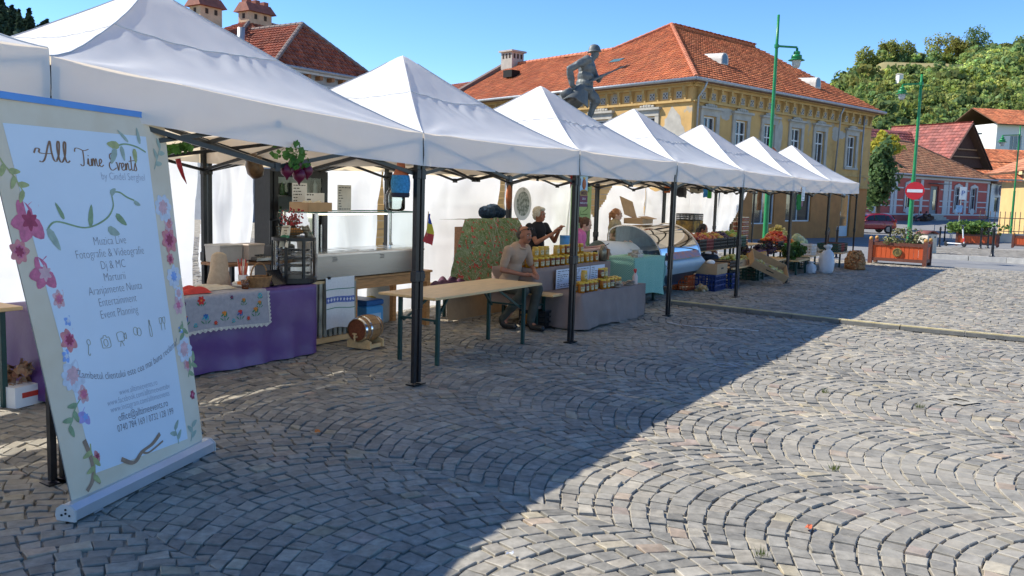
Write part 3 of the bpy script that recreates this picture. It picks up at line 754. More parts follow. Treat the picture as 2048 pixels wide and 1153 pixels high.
RC = M('ridge_grey', (.22, .17, .15), .9, .2)
for a, b in ((a0, ap1), (ap1, a1), (ap1, ab), (b0, br0), (br0, br1)): ridge(GH, Vector(a) + Vector((0, 0, .06)), Vector(b) + Vector((0, 0, .06)), RC, .13)
m = MB(); m.tube([(-.6, -.6, 7.95), (7.7, -.6, 7.95)], .08, 8); m.build('gutter', ZINC, GH)
m = MB(); m.tube([(.75, 3.6, 8.4), (.75, 3.6, 10.3)], .2, 10); m.build('flue_pipe', ZINC, GH, smooth=True)
fin = MB(); fin.tube([(6.6, 8, 11.7), (6.6, 8, 12.35)], .035, 6); fin.ball((6.6, 8, 12.5), .17, 10, 6); fin.build('roof_finial', ZINC, GH, smooth=True)
CREAM = M('chimney_cream', (.52, .37, .24), .9, .15, 3)
def castle(x, y, z, w_, hb):
    """little house with crenellated roof: body hb high, roof starts at z"""
    c = MB().box((x, y, z - hb / 2), (w_, 1.0, hb)).build('chimney', CREAM, GH); r = MB(); a, q = w_ / 2 + .2, .75
    r.add([(x - a, y - q, z - .02), (x + a, y - q, z - .02), (x + a, y + q, z - .02), (x - a, y + q, z - .02), (x - a + .12, y - .3, z + .55), (x + a - .12, y - .3, z + .55), (x + a - .12, y + .3, z + .55), (x - a + .12, y + .3, z + .55)], [(3, 2, 1, 0), (4, 5, 6, 7), (0, 1, 5, 4), (1, 2, 6, 5), (2, 3, 7, 6), (3, 0, 4, 7)])
    r.build('chimney_roof', TILEB_P, c)
    for i in range(3): MB().box((x + (i - 1) * w_ * .38, y, z + .66), (.34, .5, .24)).build('crenel', TILEB_P, c)
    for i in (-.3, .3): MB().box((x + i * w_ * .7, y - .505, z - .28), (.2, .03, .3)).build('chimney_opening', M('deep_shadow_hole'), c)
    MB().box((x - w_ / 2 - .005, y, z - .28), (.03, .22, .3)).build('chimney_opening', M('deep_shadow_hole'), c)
TILEB_P = M('brown_clay', (.25, .085, .055), .8, .25, 3)
castle(5.35, 8.0, 12.25, 1.75, 1.1); castle(1.75, 8.0, 11.95, 1.5, 2.4)
# ---------------------------------------------------------------- pink house across the street
PX0 = (33.2, 85.6); PX1 = (56.2, 104.4); ang = math.atan2(PX1[1] - PX0[1], PX1[0] - PX0[0]); PL = math.hypot(PX1[0] - PX0[0], PX1[1] - PX0[1])
PH = thing('pink_house', 'long low pink-red house with white trim and old brown tiled roof', 'building', (*PX0, 0), ang)
PINK = M('pink_red_plaster', (.44, .105, .085), .9, .1, .8, bump=.006, bscale=12); PTRIM = M('white_plaster_trim', (.54, .53, .52), .85, .06)
wx = [3.5, 10.4, 21.6, 25.6]; dx_ = 16.1
holes = [(c - .75, c + .75, 1.15, 3.7) for c in wx] + [(dx_ - .95, dx_ + .95, .35, 3.7)]
wallholes(0, PL, -1.5, 4.75, holes, .25).build('wall', PINK, PH)
m = MB()
for p, q in (((0, 0), (0, 9)), ((PL, 0), (PL, 9))): m.add([(*p, -1.5), (*q, -1.5), (*q, 4.75), (*p, 4.75)], [(0, 1, 2, 3)])
m.build('side_wall', PINK, PH)
t = 0
for z, hh, d in ((4.55, .4, .12), (.62, .16, .06)):
    MB().box((PL / 2, -d / 2, z), (PL, d, hh)).build('white_band', PTRIM, PH)
def segs(z, hh):
    cuts = [0]; 
    for c, w_ in sorted([(c, 1.15) for c in wx] + [(dx_, 1.25)]): cuts += [c - w_, c + w_]
    cuts.append(PL); return [(cuts[i], cuts[i + 1]) for i in range(0, len(cuts), 2)]
for z in (3.35, 2.1, 1.5):
    for a, b in segs(z, .1): MB().box(((a + b) / 2, -.025, z), (b - a, .05, .13)).build('white_band', PTRIM, PH)
for x in (.25, 6.9, 7.6, 13.1, 18.6, 19.6, 23.6, PL - .3): MB().box((x, -.035, 2.5), (.55 if x not in (18.6,) else 1.1, .07, 3.6)).build('white_pilaster', PTRIM, PH)
for c in wx:
    window(PH, c, 1.15, 1.5, 2.55, PTRIM, I4, .15, (1, 1), .1)
    m = MB()
    for s in (-1, 1): m.box((c + s * .86, -.05, 2.3), (.2, .1, 2.9))
    m.prism([(-1.0, 0), (1.0, 0), (.85, .2), (.4, .3), (0, .42), (-.4, .3), (-.85, .2)], .1, Matrix.Translation((c, -.0, 3.72)) @ Matrix.Rotation(math.pi / 2, 4, 'X')); m.build('window_trim', PTRIM, PH)
    m = MB(); pts = [(.62 * math.cos(2 * math.pi * i / 8 + math.pi / 8), .36 * math.sin(2 * math.pi * i / 8 + math.pi / 8)) for i in range(8)]
    m.prism(pts, .04, Matrix.Translation((c, -.0, 1.02 - .0)) @ Matrix.Rotation(math.pi / 2, 4, 'X')); m.build('oval_panel', PTRIM, PH)
d = MB(); d.box((dx_, .2, 2.0), (1.86, .06, 3.3)); dd = d.build('door', M('grey_blue_door', (.20, .22, .24), .6, .1), PH)
MB().box((dx_ + .4, .165, 2.2), (.7, .02, 2.2)).build('door_pane', PANE, dd); MB().box((dx_ - .05, .15, 1.9), (.05, .08, .2)).build('handle', CHROME, dd)
MB().box((dx_, -.5, 3.95), (3.2, 1.1, .08)).build('door_canopy', M('canopy_sheet', (.2, .19, .18), .6), PH)
for i in range(3): MB().box((dx_, -.35 - .3 * (2 - i), -.3 + i * .22), (3.0, .3 + .0 * i, .9 + .0 * i)).build('step', GPLAST, PH)
pe0, pe1, pr0, pr1 = (-.5, -.6, 4.7), (PL + .6, -.6, 4.7), (-.5, 6, 8.9), (PL - 8.5, 6, 8.9)
OLDT = M('old_brown_tile', (.26, .12, .065), .85, .25, 1.0, attr='tint', col2=(.36, .19, .10))
tiled(PH, [pe0, pe1, pr1, pr0], OLDT, .4, .42, seed=21, roll=.035); tiled(PH, [pe1, (PL + .6, 12.6, 4.7), pr1, pr1], OLDT, .6, .6, seed=22)
ridge(PH, pr0, pr1, M('old_ridge', (.3, .15, .09), .9), .16); ridge(PH, pe1, pr1, M('old_ridge'), .16)
MB().box((9.5, 1.7, 6.35), (.6, .6, .5)).build('roof_hatch', M('old_ridge'), PH)
m = MB(); m.tube([(-.5, -.7, 4.72), (PL + .6, -.7, 4.72)], .09, 8); m.build('gutter', ZINC, PH)
# ---------------------------------------------------------------- red-roofed gabled house behind it
RH = thing('red_roof_house', 'house with dark red metal-tile roofs and a wide open gable', 'building', (41.5, 100, -2.4), R_(27))
REDT = M('red_metal_tile', (.29, .095, .075), .5, .12, 1, attr='tint'); REDT2 = M('dark_gable_wood', (.07, .03, .022), .8, .2)
tiled(RH, [(-2, 2, 8.0), (13.5, 2, 8.0), (13.5, 7.5, 13.2), (-2, 7.5, 13.2)], REDT, .5, .5, seed=31, lift=.05)
tiled(RH, [(10, 11, 8.6), (10, -.5, 8.6), (14.2, -.5, 13.9), (14.2, 11, 13.9)], REDT, .5, .5, seed=32, lift=.05)
tiled(RH, [(18.4, -.5, 8.6), (18.4, 11, 8.6), (14.2, 11, 13.9), (14.2, -.5, 13.9)], REDT, .5, .5, seed=33, lift=.05)
m = MB(); m.add([(10.4, .3, 8.7), (18, .3, 8.7), (14.2, .3, 13.5)], [(0, 1, 2)]); gb = m.build('open_gable', REDT2, RH)
for z, w_ in ((9.9, 5.4), (10.8, 3.9)): MB().box((14.2, .05, z), (w_, .12, .14)).build('gable_rail', WOODD, gb)
for s in (-1, 1):
    m = MB(); m.bar((14.2 + s * 4.3, -.55, 8.5), (14.2, -.55, 13.85), .25, .12); m.build('barge_board', REDT2, RH)
tiled(RH, [(3.4, 5, 8.4), (3.4, .6, 8.4), (5.8, .6, 11.0), (5.8, 5, 11.0)], REDT, .5, .5, seed=34); tiled(RH, [(8.2, .6, 8.4), (8.2, 5, 8.4), (5.8, 5, 11.0), (5.8, .6, 11.0)], REDT, .5, .5, seed=35)
m = MB(); m.add([(3.7, .9, 8.4), (7.9, .9, 8.4), (5.8, .9, 10.8)], [(0, 1, 2)]); m.build('dormer_gable', REDT2, RH)
m = MB(); m.box((8, 7, 3.9), (20, 9.5, 9.4)); m.build('wall', M('far_cream_wall', (.5, .42, .33), .9), RH)
# ---------------------------------------------------------------- orange roofs to the right
OR = thing('orange_roof_house', 'house with stepped orange tiled roofs and brick chimneys', 'building', (60, 112, 0), R_(8))
ORT = M('fresh_orange_tile', (.55, .19, .08), .8, .12, 1, attr='tint')
tiled(OR, [(-4, 0, 4.4), (24, 0, 4.4), (24, 5, 7.4), (-4, 5, 7.4)], ORT, .5, .5, seed=41); tiled(OR, [(-2, 5.2, 7.6), (26, 5.2, 7.6), (26, 9.5, 9.6), (-2, 9.5, 9.6)], ORT, .5, .5, seed=42)
MB().box((10, 6, 2.5), (27, 10, 5.5)).build('wall', M('far_cream_wall'), OR)
BRICK = M('orange_brick', (.46, .19, .10), .9, .2, 5)
for x, y, z0, z1, w_ in ((-1.4, 5.5, 6.6, 9.7, 1.5), (12.6, 3.0, 5.0, 11.0, 1.7)):
    c = MB().box((x, y, (z0 + z1) / 2), (w_, w_, z1 - z0)).build('chimney', BRICK, OR); MB().box((x, y, z1 + .12), (w_ + .5, w_ + .5, .3)).build('chimney_cap', BRICK, c)
for x in (6, 10): MB().box((x, 2.2, 6.3), (1.1, .8, .35)).build('roof_light', PANE, OR)
# ---------------------------------------------------------------- white house up on the hillside
wx0, wy0 = 84, 158
WH = thing('hillside_house', 'white house with long orange roof high on the wooded hillside', 'building', (wx0 + 1.5, wy0, 11.6), R_(10))
WW = M('white_render', (.72, .70, .66), .9, .05)
hh = [(2.8, 5.2, .2, 2.8), (6.8, 8.6, .4, 2.6), (9.0, 10.8, .4, 2.6), (6.6, 10.9, 3.3, 4.3)]
wallholes(0, 12, -4.5, 4.8, hh, .3).build('wall', WW, WH)
m = MB(); m.add([(0, 0, -4.5), (0, 10, -4.5), (0, 10, 4.8), (0, 0, 4.8)], [(0, 1, 2, 3)]); m.build('side_wall', WW, WH); MB().box((19, 4, 0), (13.9, 8, 9)).build('wing', WW, WH)
for a, b, c_, d in hh: window(WH, (a + b) / 2, c_, b - a, d - c_, WFRAME, I4, .2, (2, 0), .1)
tiled(WH, [(-.8, -1.2, 4.6), (27, -1.2, 4.6), (27, 6, 8.0), (-.8, 6, 8.0)], ORT, .6, .6, seed=51)
tiled(WH, [(27, 13, 4.6), (-.8, 13, 4.6), (-.8, 6, 8.0), (27, 6, 8.0)], ORT, 1.2, 1.2, seed=52)
MB().box((17, 2.0, 6.55), (2.2, 1.2, .3), Matrix.Rotation(R_(28), 4, 'X')).build('roof_light', PANE, WH)
AN = thing('garden_shed', 'small white outbuilding with flat roof left of hillside house', 'shed', (wx0 - 9.5, wy0 - 3, 9.6), R_(10))
wallholes(0, 7, -2, 4.6, [(1, 2.4, 2.4, 3.8), (3.6, 5.4, 2.4, 3.8)], .2).build('wall', WW, AN); MB().box((3.5, 2.5, 4.7), (7.6, 6, .25)).build('roof', GPLAST, AN)
for x in (1.7, 4.5): window(AN, x, 2.4, 1.4 if x < 2 else 1.8, 1.4, WFRAME, I4, .12, (1, 0), .08)
HT = thing('hilltop_hut', 'tiny white hut among trees below the dry meadow', 'hut', (.427 * 235, 235, hz(.427 * 235, 235) + 2.6), .3); HT.scale = (.65, .65, .65)
MB().box((0, 0, .5), (2.0, 2, 3.4)).build('wall', WW, HT); m = MB(); m.add([(-1.2, -1.2, 2.15), (1.2, -1.2, 2.15), (1.2, 1.2, 2.15), (-1.2, 1.2, 2.15), (-1.2, 0, 2.8), (1.2, 0, 2.8)], [(0, 1, 5, 4), (2, 3, 4, 5), (1, 2, 5), (3, 0, 4)]); m.build('roof', GPLAST, HT)
# white wall part beyond the pink house
SH = thing('white_annex', 'narrow white annex with round hanging sign beside the pink house', 'building', (56.6, 104.7, 0), ang)
wallholes(0, 9, -1.5, 4.4, [(1.2, 2.6, 1.0, 2.8), (4.2, 6.4, -.3, 2.8)], .25).build('wall', WW, SH); window(SH, 1.9, 1.0, 1.4, 1.8, GPLAST, I4, .15, (0, 0), .1); window(SH, 5.3, -.3, 2.2, 3.1, GPLAST, I4, .15, (1, 0), .1)
MB().box((4.5, 3, 4.5), (9.6, 7.5, .25)).build('roof', M('old_ridge'), SH)
m = MB(); m.cyl((1.6, -.55, 3.6), (1.6, -.47, 3.6), .62, n=20); hs_ = m.build('hanging_sign', M('sign_purple', (.10, .06, .09), .5), SH)
m = MB(); m.tube([(1.6, -.01, 4.3), (1.6, -.51, 4.3), (1.6, -.51, 4.2)], .03, 6); m.build('sign_bracket', BLACK, SH)
# ---------------------------------------------------------------- yellow villa at the right edge, behind railings
YV = thing('yellow_villa', 'ornate bright yellow villa with pilasters at the right edge', 'building', (36.8, 62.4, -.6), R_(-14))
YW = M('bright_yellow_plaster', (.60, .41, .18), .85, .08, 1, bump=.005, bscale=12); YT = M('pale_yellow_trim', (.74, .58, .30), .85, .06)
wallholes(0, 9, -.5, 4.2, [(3.3, 4.7, 1.2, 3.6)], .25).build('wall', YW, YV)
m = MB(); m.add([(0, 0, -.5), (0, 8, -.5), (0, 8, 4.2), (0, 0, 4.2)], [(0, 1, 2, 3)]); m.build('side_wall', YW, YV)
window(YV, 4.0, 1.2, 1.4, 2.4, YT, I4, .15, (1, 1), .1)
for x in (.35, 1.5, 2.7, 5.2):
    m = MB(); m.box((x, -.06, 1.85), (.45, .12, 3.7)); m.box((x, -.1, 3.3), (.55, .2, .5)); m.ball((x, -.2, 3.3), (.16, .05, .18), 8, 5); m.build('pilaster', YT, YV)
for z, d, hh_ in ((4.05, .18, .3), (4.4, .4, .35), (4.72, .7, .22), (1.0, .12, .2)): MB().box((4.2, -d / 2 + .0, z), (9.2 + d * 2, d + .02, hh_)).build('cornice', YT if hh_ != .35 else YW, YV)
YRT = M('brown_orange_tile', (.50, .23, .13), .8, .1, 1, attr='tint')
tiled(YV, [(-1.1, -.9, 4.85), (9.5, -.9, 4.85), (9.5, 4.5, 7.6), (4.5, 4.5, 7.6)], YRT, .5, .45, seed=61); tiled(YV, [(-1.1, 9, 4.85), (-1.1, -.9, 4.85), (4.5, 4.5, 7.6), (4.5, 9, 7.6)], YRT, .5, .45, seed=62)
# ================================================================= MARKET TENTS
SP = [-3.3, 0.0, 3.319, 6.250, 9.268, 12.442, 15.813, 19.272, 22.634]
EZ = [2.50, 2.42, 2.24, 2.25, 2.25, 2.235, 2.222, 2.237, 2.26]
DEP = 2.88
TENTLAB = ['white pop-up tent cut off by the left edge of the picture', 'largest nearest white pop-up tent, over the purple table stall', 'white pop-up tent over the beer table and seated man', 'white pop-up tent over the honey jars',
           'white pop-up tent over the curved glass counter', 'white pop-up tent over the apple crates', 'white pop-up tent over the pepper and bean stall, second from the far end', 'farthest white pop-up tent, beside the sack of potatoes']
def canopy(w, d, zl, zr, zp, seed, front=0.0):
    """pagoda canopy centred on 0; zl / zr = eave height at its left and right ends"""
    g = random.Random(seed); ph = [g.uniform(0, 6.28) for _ in range(8)]
    NG = 64
    def f(u, v):
        x, y = 2 * u - 1, 2 * v - 1; mx = max(abs(x), abs(y)); mn = min(abs(x), abs(y)); t = 1 - mx
        ze = zl + (zr - zl) * u
        r = mn / mx if mx > 1e-6 else 1
        crease = 1 - r                                  # 0 on the hips, 1 in the middle of a panel
        z = ze + (zp - ze) * (t ** 1.22)
        z -= .055 * math.sin(math.pi * min(1, t * 1.15)) * (crease ** .6) * (1 if t < .9 else .4)   # panels sag between the hips
        # hem gathers pulled out from each corner, and puckers under the seam ring
        cd = math.hypot(1 - abs(x), 1 - abs(y)); an = math.atan2(1 - abs(y) + .02, 1 - abs(x) + .02)
        z += (.014 + .008 * (seed % 3)) * min(1, crease * 4) * math.sin(an * 17 + ph[0] + 3 * nz(x * 2, y * 2, seed)) * math.exp(-cd * 3.2) * min(1, cd * 9)
        if .18 < t < .62:
            along = (x if abs(y) > abs(x) else y)
            z += .011 * math.sin(along * 46 + 7 * nz(x * 3, y * 3, seed) + ph[1]) * math.exp(-((t - .52) / .11) ** 2) * (1 if t < .55 else .3) * min(1, crease * 2.2)
        z += .012 * nz(x * 2.2 + seed, y * 2.2, 1) * min(1, t * 8) + .004 * nz(x * 9 + seed, y * 9, 2) * min(1, t * 8)
        if t > .93: z = min(z, ze + (zp - ze) * .945 + (t - .93) * .6)
        if t < .001: z -= .018 * math.sin(math.pi * u) * (abs(y) > .99) + .018 * math.sin(math.pi * v) * (abs(x) > .99)
        return (x * w / 2, y * d / 2, z)
    m = MB()                                            # four panels that meet on the hips
    for q in range(4):
        def g4(uu, vv):
            al, t = (2 * uu - 1) * (1 - vv), 1 - vv
            x, y = ((al, -t), (t, al), (-al, t), (-t, -al))[q]; return f((x + 1) / 2, (y + 1) / 2)
        m.grid(g4, 52, 36)
    return m, f
def valance(p0, p1, h, seed, out):
    p0, p1, out = Vector(p0), Vector(p1), Vector(out)
    def f(u, v):
        P = p0.lerp(p1, u); s = math.sin(math.pi * u)
        P = P + out * (.006 + .012 * math.sin(u * 9 + seed) * v + .02 * nz(u * 4 + seed, v * 2) * v) - Vector((0, 0, h * v + .018 * s))
        return P
    return MB().grid(f, 36, 6)
HEM = M('hem_band', (.62, .64, .72), .7, .05)
SEAM = M('seam_thread', (.55, .54, .53), .8, .1)
def tent(k):
    a0, a1 = SP[k] + .006, SP[k + 1] - .006; zl, zr = EZ[k], EZ[k + 1]; zp = 3.20 + (.02 if k in (1, 3) else 0)
    if k == 0: zl = zr = 2.46; zp = 3.3
    if k == 1: zp = 3.27
    w = a1 - a0; o = thing('market_tent', TENTLAB[k], 'tent', RW((a0 + a1) / 2, DEP / 2), PHI, 'white market tents in a row')
    cm, cf = canopy(w, DEP, zl, zr, zp, k * 3 + 1); cn = cm.build('canopy', WHITE, o, smooth=True)
    for q in range(4):                                  # stitched hip seams, and the seam that rings the crown
        sx, sy = ((-1, -1), (1, -1), (1, 1), (-1, 1))[q]; m = MB(); m.tube([Vector(cf(.5 + .5 * sx * (1 - t), .5 + .5 * sy * (1 - t))) + Vector((0, 0, .002)) for t in [i / 40 * .92 for i in range(41)]], .0055, 5); m.build('hip_seam', SEAM, cn)
        m = MB(); tt = .54 + .02 * math.sin(k); m.tube([Vector(cf(*((.5 + .5 * a * (1 - tt), .5 - .5 * (1 - tt)), (.5 + .5 * (1 - tt), .5 + .5 * a * (1 - tt)), (.5 - .5 * a * (1 - tt), .5 + .5 * (1 - tt)), (.5 - .5 * (1 - tt), .5 - .5 * a * (1 - tt)))[q])) + Vector((0, 0, .003)) for a in [i / 12 - 1 for i in range(25)]], .005, 5); m.build('ring_seam', SEAM, cn)
    # seam ring round the crown of the canopy
    hw, hd = w / 2, DEP / 2; vh = .285
    for (p, q, out) in (((-hw, -hd, zl), (hw, -hd, zr), (0, -1, 0)), ((hw, hd, zr), (-hw, hd, zl), (0, 1, 0)), ((-hw, hd, zl), (-hw, -hd, zl), (-1, 0, 0)), ((hw, -hd, zr), (hw, hd, zr), (1, 0, 0))):
        valance(p, q, vh, k + p[0], out).build('valance', WHITE, o, smooth=True)
    # frame: legs, feet, sliders, scissor bars, centre post
    ins = .028
    cs = [(-hw + ins, -hd + ins, zl), (hw - ins, -hd + ins, zr), (hw - ins, hd - ins, zr), (-hw + ins, hd - ins, zl)]
    for (x, y, ze) in cs:
        m = MB(); m.box((x, y, (ze - .12) / 2 + .35), (.044, .044, ze - .8), bev=.004)
        m.box((x, y, .53), (.036, .036, 1.02)); lg = m.build('leg', BLACK, o)
        f = MB(); f.box((x, y, .008), (.10, .10, .012)); f.build('foot_plate', BLACK, lg)
        f = MB(); f.box((x, y, .98), (.06, .06, .1), bev=.008); f.box((x + .045, y, .98), (.03, .03, .035)); f.build('height_clamp', BLACKPL, lg)
        f = MB(); f.box((x, y, ze - .36), (.054, .054, .09), bev=.008); f.build('slider', BLACKPL, lg)
        f = MB(); f.box((x, y, ze - .085), (.05, .05, .08), bev=.008); f.build('corner_joint', BLACKPL, lg)
    def scissor(p, q, zt, zb):
        p, q = Vector(p), Vector(q); mid = (p + q) / 2; sd = (q - p).normalized().cross(Vector((0, 0, 1))) * .012
        m = MB()
        for A, B, s in ((p, mid, 1), (mid, q, 1), (p, mid, -1), (mid, q, -1)):
            za, zb_ = (zt, zb) if (A == p) == (s > 0) else (zb, zt)
            m.bar(A + sd * s + Vector((0, 0, za)), B + sd * s + Vector((0, 0, zb_)), .016, .03)
        m.build('scissor_bars', BLACK, o)
        MB().box(mid + Vector((0, 0, zb)), (.05, .05, .06)).build('bar_joint', BLACKPL, o); MB().box(mid + Vector((0, 0, zt)), (.05, .05, .05)).build('bar_joint', BLACKPL, o)
    for i in range(4):
        p, q = cs[i], cs[(i + 1) % 4]; z = min(p[2], q[2]); scissor((p[0], p[1], 0), (q[0], q[1], 0), z - .06, z - .36)
    z = min(zl, zr)
    for (p, q) in (((0, -hd + ins, 0), (0, 0, 0)), ((0, hd - ins, 0), (0, 0, 0)), ((-hw + ins, 0, 0), (0, 0, 0)), ((hw - ins, 0, 0), (0, 0, 0))):
        p, q = Vector(p), Vector(q); m = MB(); m.bar(p + Vector((0, 0, z - .36)), q + Vector((0, 0, z - .02)), .016, .03); m.bar(p + Vector((0, 0, z - .06)), q + Vector((0, 0, z - .30)), .016, .03); m.build('roof_bars', BLACK, o)
    m = MB(); m.tube([(0, 0, z - .34), (0, 0, zp - .05)], .018, 8); m.build('centre_post', BLACK, o)
    return o
TENTS = [tent(k) for k in range(8)]
# second leg strapped beside the shared corner posts reads in the photograph as a doubled post: every tent brings its own legs
# ---------------------------------------------------------------- white cloth walls hung behind the stalls
def tarp(a0, a1, label, seed, b=2.94, zt=2.08, zb=.03, notch=None, clip=None, lean=0.0, group='cloth back walls', name='tarp_wall'):
    base = RW((a0 + a1) / 2, b); w = a1 - a0; nu, nv = 56, 40
    o = tag(MB().build(name, TARP), label, 'tarp', group); m = MB(); vs = {}; 
    def f(u, v):
        x = (u - .5) * w; z = zb + (zt - zb) * v
        if notch:                                        # top hem sags between its ties
            c, wd, dp = notch; z -= dp * v ** 3 * max(0, 1 - abs(u - c) / wd)
        sag = .06 * math.sin(math.pi * u) * v ** 4
        tie = abs(math.sin(math.pi * (u * 2)))
        y = .06 * math.sin(u * (9 + seed % 4) + seed + 2.2 * nz(u * 2, v * 2, seed)) * (.35 + .65 * (1 - v)) + .09 * nz(u * 3 + seed, v * 1.6, seed) + .03 * math.sin((u + v * .8) * 16 + seed) * tie * v ** 2 + .03 * abs(math.sin(u * (7 + seed % 5) + seed * 1.7 + 1.8 * nz(u * 2, v * 1.5, seed + 3))) ** .6 * (.3 + .7 * abs(nz(u * 2.5, v, seed + 8)) * 2)
        y += .032 * nz(u * 8 + seed, v * 5) + .012 * abs(nz(u * 5 + v * 3, v * 4 - u * 2, seed)) + lean * (1 - v)
        # creases left from folding
        y += .012 * max(0, 1 - abs(((v * 3.3) % 1) - .5) / .05) + .010 * max(0, 1 - abs(((u * 2.6 + seed * .37) % 1) - .5) / .03)
        return (x, y, z - sag)
    keep = clip or (lambda u, v: True)
    for j in range(nv):
        for i in range(nu):
            if keep((i + .5) / nu, (j + .5) / nv):
                q = []
                for (di, dj) in ((0, 0), (1, 0), (1, 1), (0, 1)):
                    key = (i + di, j + dj)
                    if key not in vs: vs[key] = len(m.v); m.v.append(f((i + di) / nu, (j + dj) / nv))
                    q.append(vs[key])
                m.f.append(tuple(q))
    me = m.mesh(name, TARP, True); old = o.data; o.data = me; o.location = base; o.rotation_euler = (0, 0, PHI); return o
tarp(-3.2, .1, 'creased white cloth wall hung at far left behind the banner', 1)
tarp(.25, 3.25, 'white cloth wall behind the purple table, left of the black posts', 2, notch=(.3, .3, .05))
tarp(3.30, 4.04, 'narrow tied white cloth strip left of the glass fridge', 12, clip=lambda u, v: not (u < .10 + .08 * math.sin(v * 9) and .25 < v < .95))
tarp(4.80, 6.34, 'white cloth wall between the fridge and the steel food counter', 3, clip=lambda u, v: not (u > .93 and v > .3))
tarp(6.40, 9.30, 'wide bright white cloth wall behind the floral slanted display', 4, b=3.05, notch=(.8, .3, .06))
tarp(9.28, 11.55, 'white cloth wall behind the standing grey-haired woman', 5, notch=(.6, .5, .08))
tarp(11.5, 15.05, 'white cloth wall with V-shaped gap showing wooden boards', 6, b=3.0, clip=lambda u, v: not (v > .62 and abs(u - .32) < (v - .62) * .62))
tarp(15.0, 17.72, 'white cloth wall behind the hanging aprons and bags', 7, notch=(.2, .3, .2), clip=lambda u, v: not (u < .06 * math.sin(v * 6) + .04))
tarp(17.68, 19.75, 'white cloth wall behind the tower of jars', 8)
tarp(19.75, 22.4, 'cream cloth wall pulled aside diagonally at the far tent', 9, clip=lambda u, v: v > .18 + .75 * u ** 1.1 or u < .1)
# wooden cabin behind the row, its boards showing through the gaps
KB = thing('wooden_cabin', 'yellow board cabin glimpsed through gaps in the cloth walls', 'cabin', RW(8.0, 5.2), PHI)
BOARD = M('yellow_boards', (.62, .38, .13), .7, .15, 2, wood=(1, 12, 12))
for i in range(17):
    MB().box((5.2, 0, .12 + i * .142), (11.2, .05, .133)).build('plank', BOARD, KB)
m = MB(); m.box((5.2, 1.5, 2.6), (11.8, 3.4, .2)); m.build('roof', WOODD, KB)
for x in (-.3, 5.2, 10.7): MB().box((x, .05, 1.25), (.12, .2, 2.5)).build('post', WOODD, KB)
# ================================================================= ROLL-UP BANNER
def text2d(s, size=1.0, shear=0.0, align='CENTER', spacing=1.0, thin=0.0):
    cu = bpy.data.curves.new('t', 'FONT'); cu.body = s; cu.size = size; cu.align_x = align; cu.shear = shear; cu.space_character = spacing; cu.resolution_u = 3; cu.offset = thin
    ob = bpy.data.objects.new('t', cu); me = evaluated(ob)
    vs = [tuple(v.co) for v in me.vertices]; fs = [tuple(p.vertices) for p in me.polygons]
    bpy.data.objects.remove(ob); bpy.data.curves.remove(cu); bpy.data.meshes.remove(me); return vs, fs
def textpart(s, parent, mat, Mx, size, name='lettering', shear=0.0, align='CENTER', thin=0.0, warp=None, d=.0, spacing=1.0):
    """lettering as a thin raised part; Mx maps (x, y, z-out) to the parent's frame"""
    vs, fs = text2d(s, size, shear, align, spacing, thin); m = MB()
    m.add([(Mx @ Vector((*warp(v[0], v[1]), d))) if warp else (Mx @ Vector((v[0], v[1], d))) for v in vs], fs)
    return m.build(name, mat, parent)
def smoothpts(p, n=7):
    out = []
    for i in range(len(p) - 1):
        p0, p1, p2, p3 = [Vector(p[max(0, min(len(p) - 1, k))]) for k in (i - 1, i, i + 1, i + 2)]
        for j in range(n):
            t = j / n; out.append(.5 * ((2 * p1) + (-p0 + p2) * t + (2 * p0 - 5 * p1 + 4 * p2 - p3) * t * t + (-p0 + 3 * p1 - 3 * p2 + p3) * t ** 3))
    out.append(Vector(p[-1])); return out
def ribbon(m, pts, wid, put):
    """flat stroke of a varying width along 2D points; put maps (x, y) to 3D"""
    q = smoothpts(pts); vs = []
    for i, p in enumerate(q):
        t = q[min(i + 1, len(q) - 1)] - q[max(i - 1, 0)]
        if t.length < 1e-6: t = Vector((1, 0))
        t.normalize(); n = Vector((-t.y, t.x)); w_ = wid * (.45 + .55 * abs(t.y)) / 2
        vs += [put(*(p + n * w_)), put(*(p - n * w_))]
    m.add(vs, [(2 * i, 2 * i + 1, 2 * i + 3, 2 * i + 2) for i in range(len(q) - 1)])

LEANB = R_(7.0)
BN = thing('rollup_banner', 'leaning roll-up banner of an events company with painted flowers', 'banner', (-2.24, 4.34, 0), math.atan2(.975, .221))
MBN = Matrix(((1, 0, 0, 0), (0, math.sin(LEANB), -math.cos(LEANB), 0), (0, math.cos(LEANB), math.sin(LEANB), 0), (0, 0, 0, 1)))   # (u, v, out) -> local
BH, BWD = 2.165, 1.225
def ul(v): return .045 - .25 * (v / BH)              # left edge flares slightly upwards
BEIGE = M('banner_beige', (.66, .54, .38), .5, .08, 1.6, col2=(.76, .68, .54)); BLUEW = M('banner_pale_blue', (.68, .76, .84), .5, .035, 1.5)
m = MB()
def pf(u, v):
    vv = .05 + (BH - .05) * v; x = ul(vv) + (BWD - ul(vv)) * u; cur = .022 * (abs(2 * u - 1) ** 5)       # edges curl a little
    return MBN @ Vector((x, vv, .004 - cur * .6 + .006 * math.sin(v * 5 + u * 2)))
m.grid(pf, 16, 24); fr = m.build('printed_panel', BEIGE, BN, smooth=True)
m = MB(); m.grid(lambda u, v: Vector(pf(u, v)) + Vector((0, .006, 0)), 8, 8); m.build('panel_back', M('panel_back_grey', (.5, .5, .5), .7), BN)
def on(u, v, d):                                      # on the print, d in mm above it
    vv = max(0, min(1, (v - .05) / (BH - .05))); x0 = ul(v); uu = max(0, min(1, (u - x0) / (BWD - x0))); cur = .022 * (abs(2 * uu - 1) ** 5)
    return MBN @ Vector((u, v, .004 - cur * .6 + .006 * math.sin(vv * 5 + uu * 2) + d / 1000))
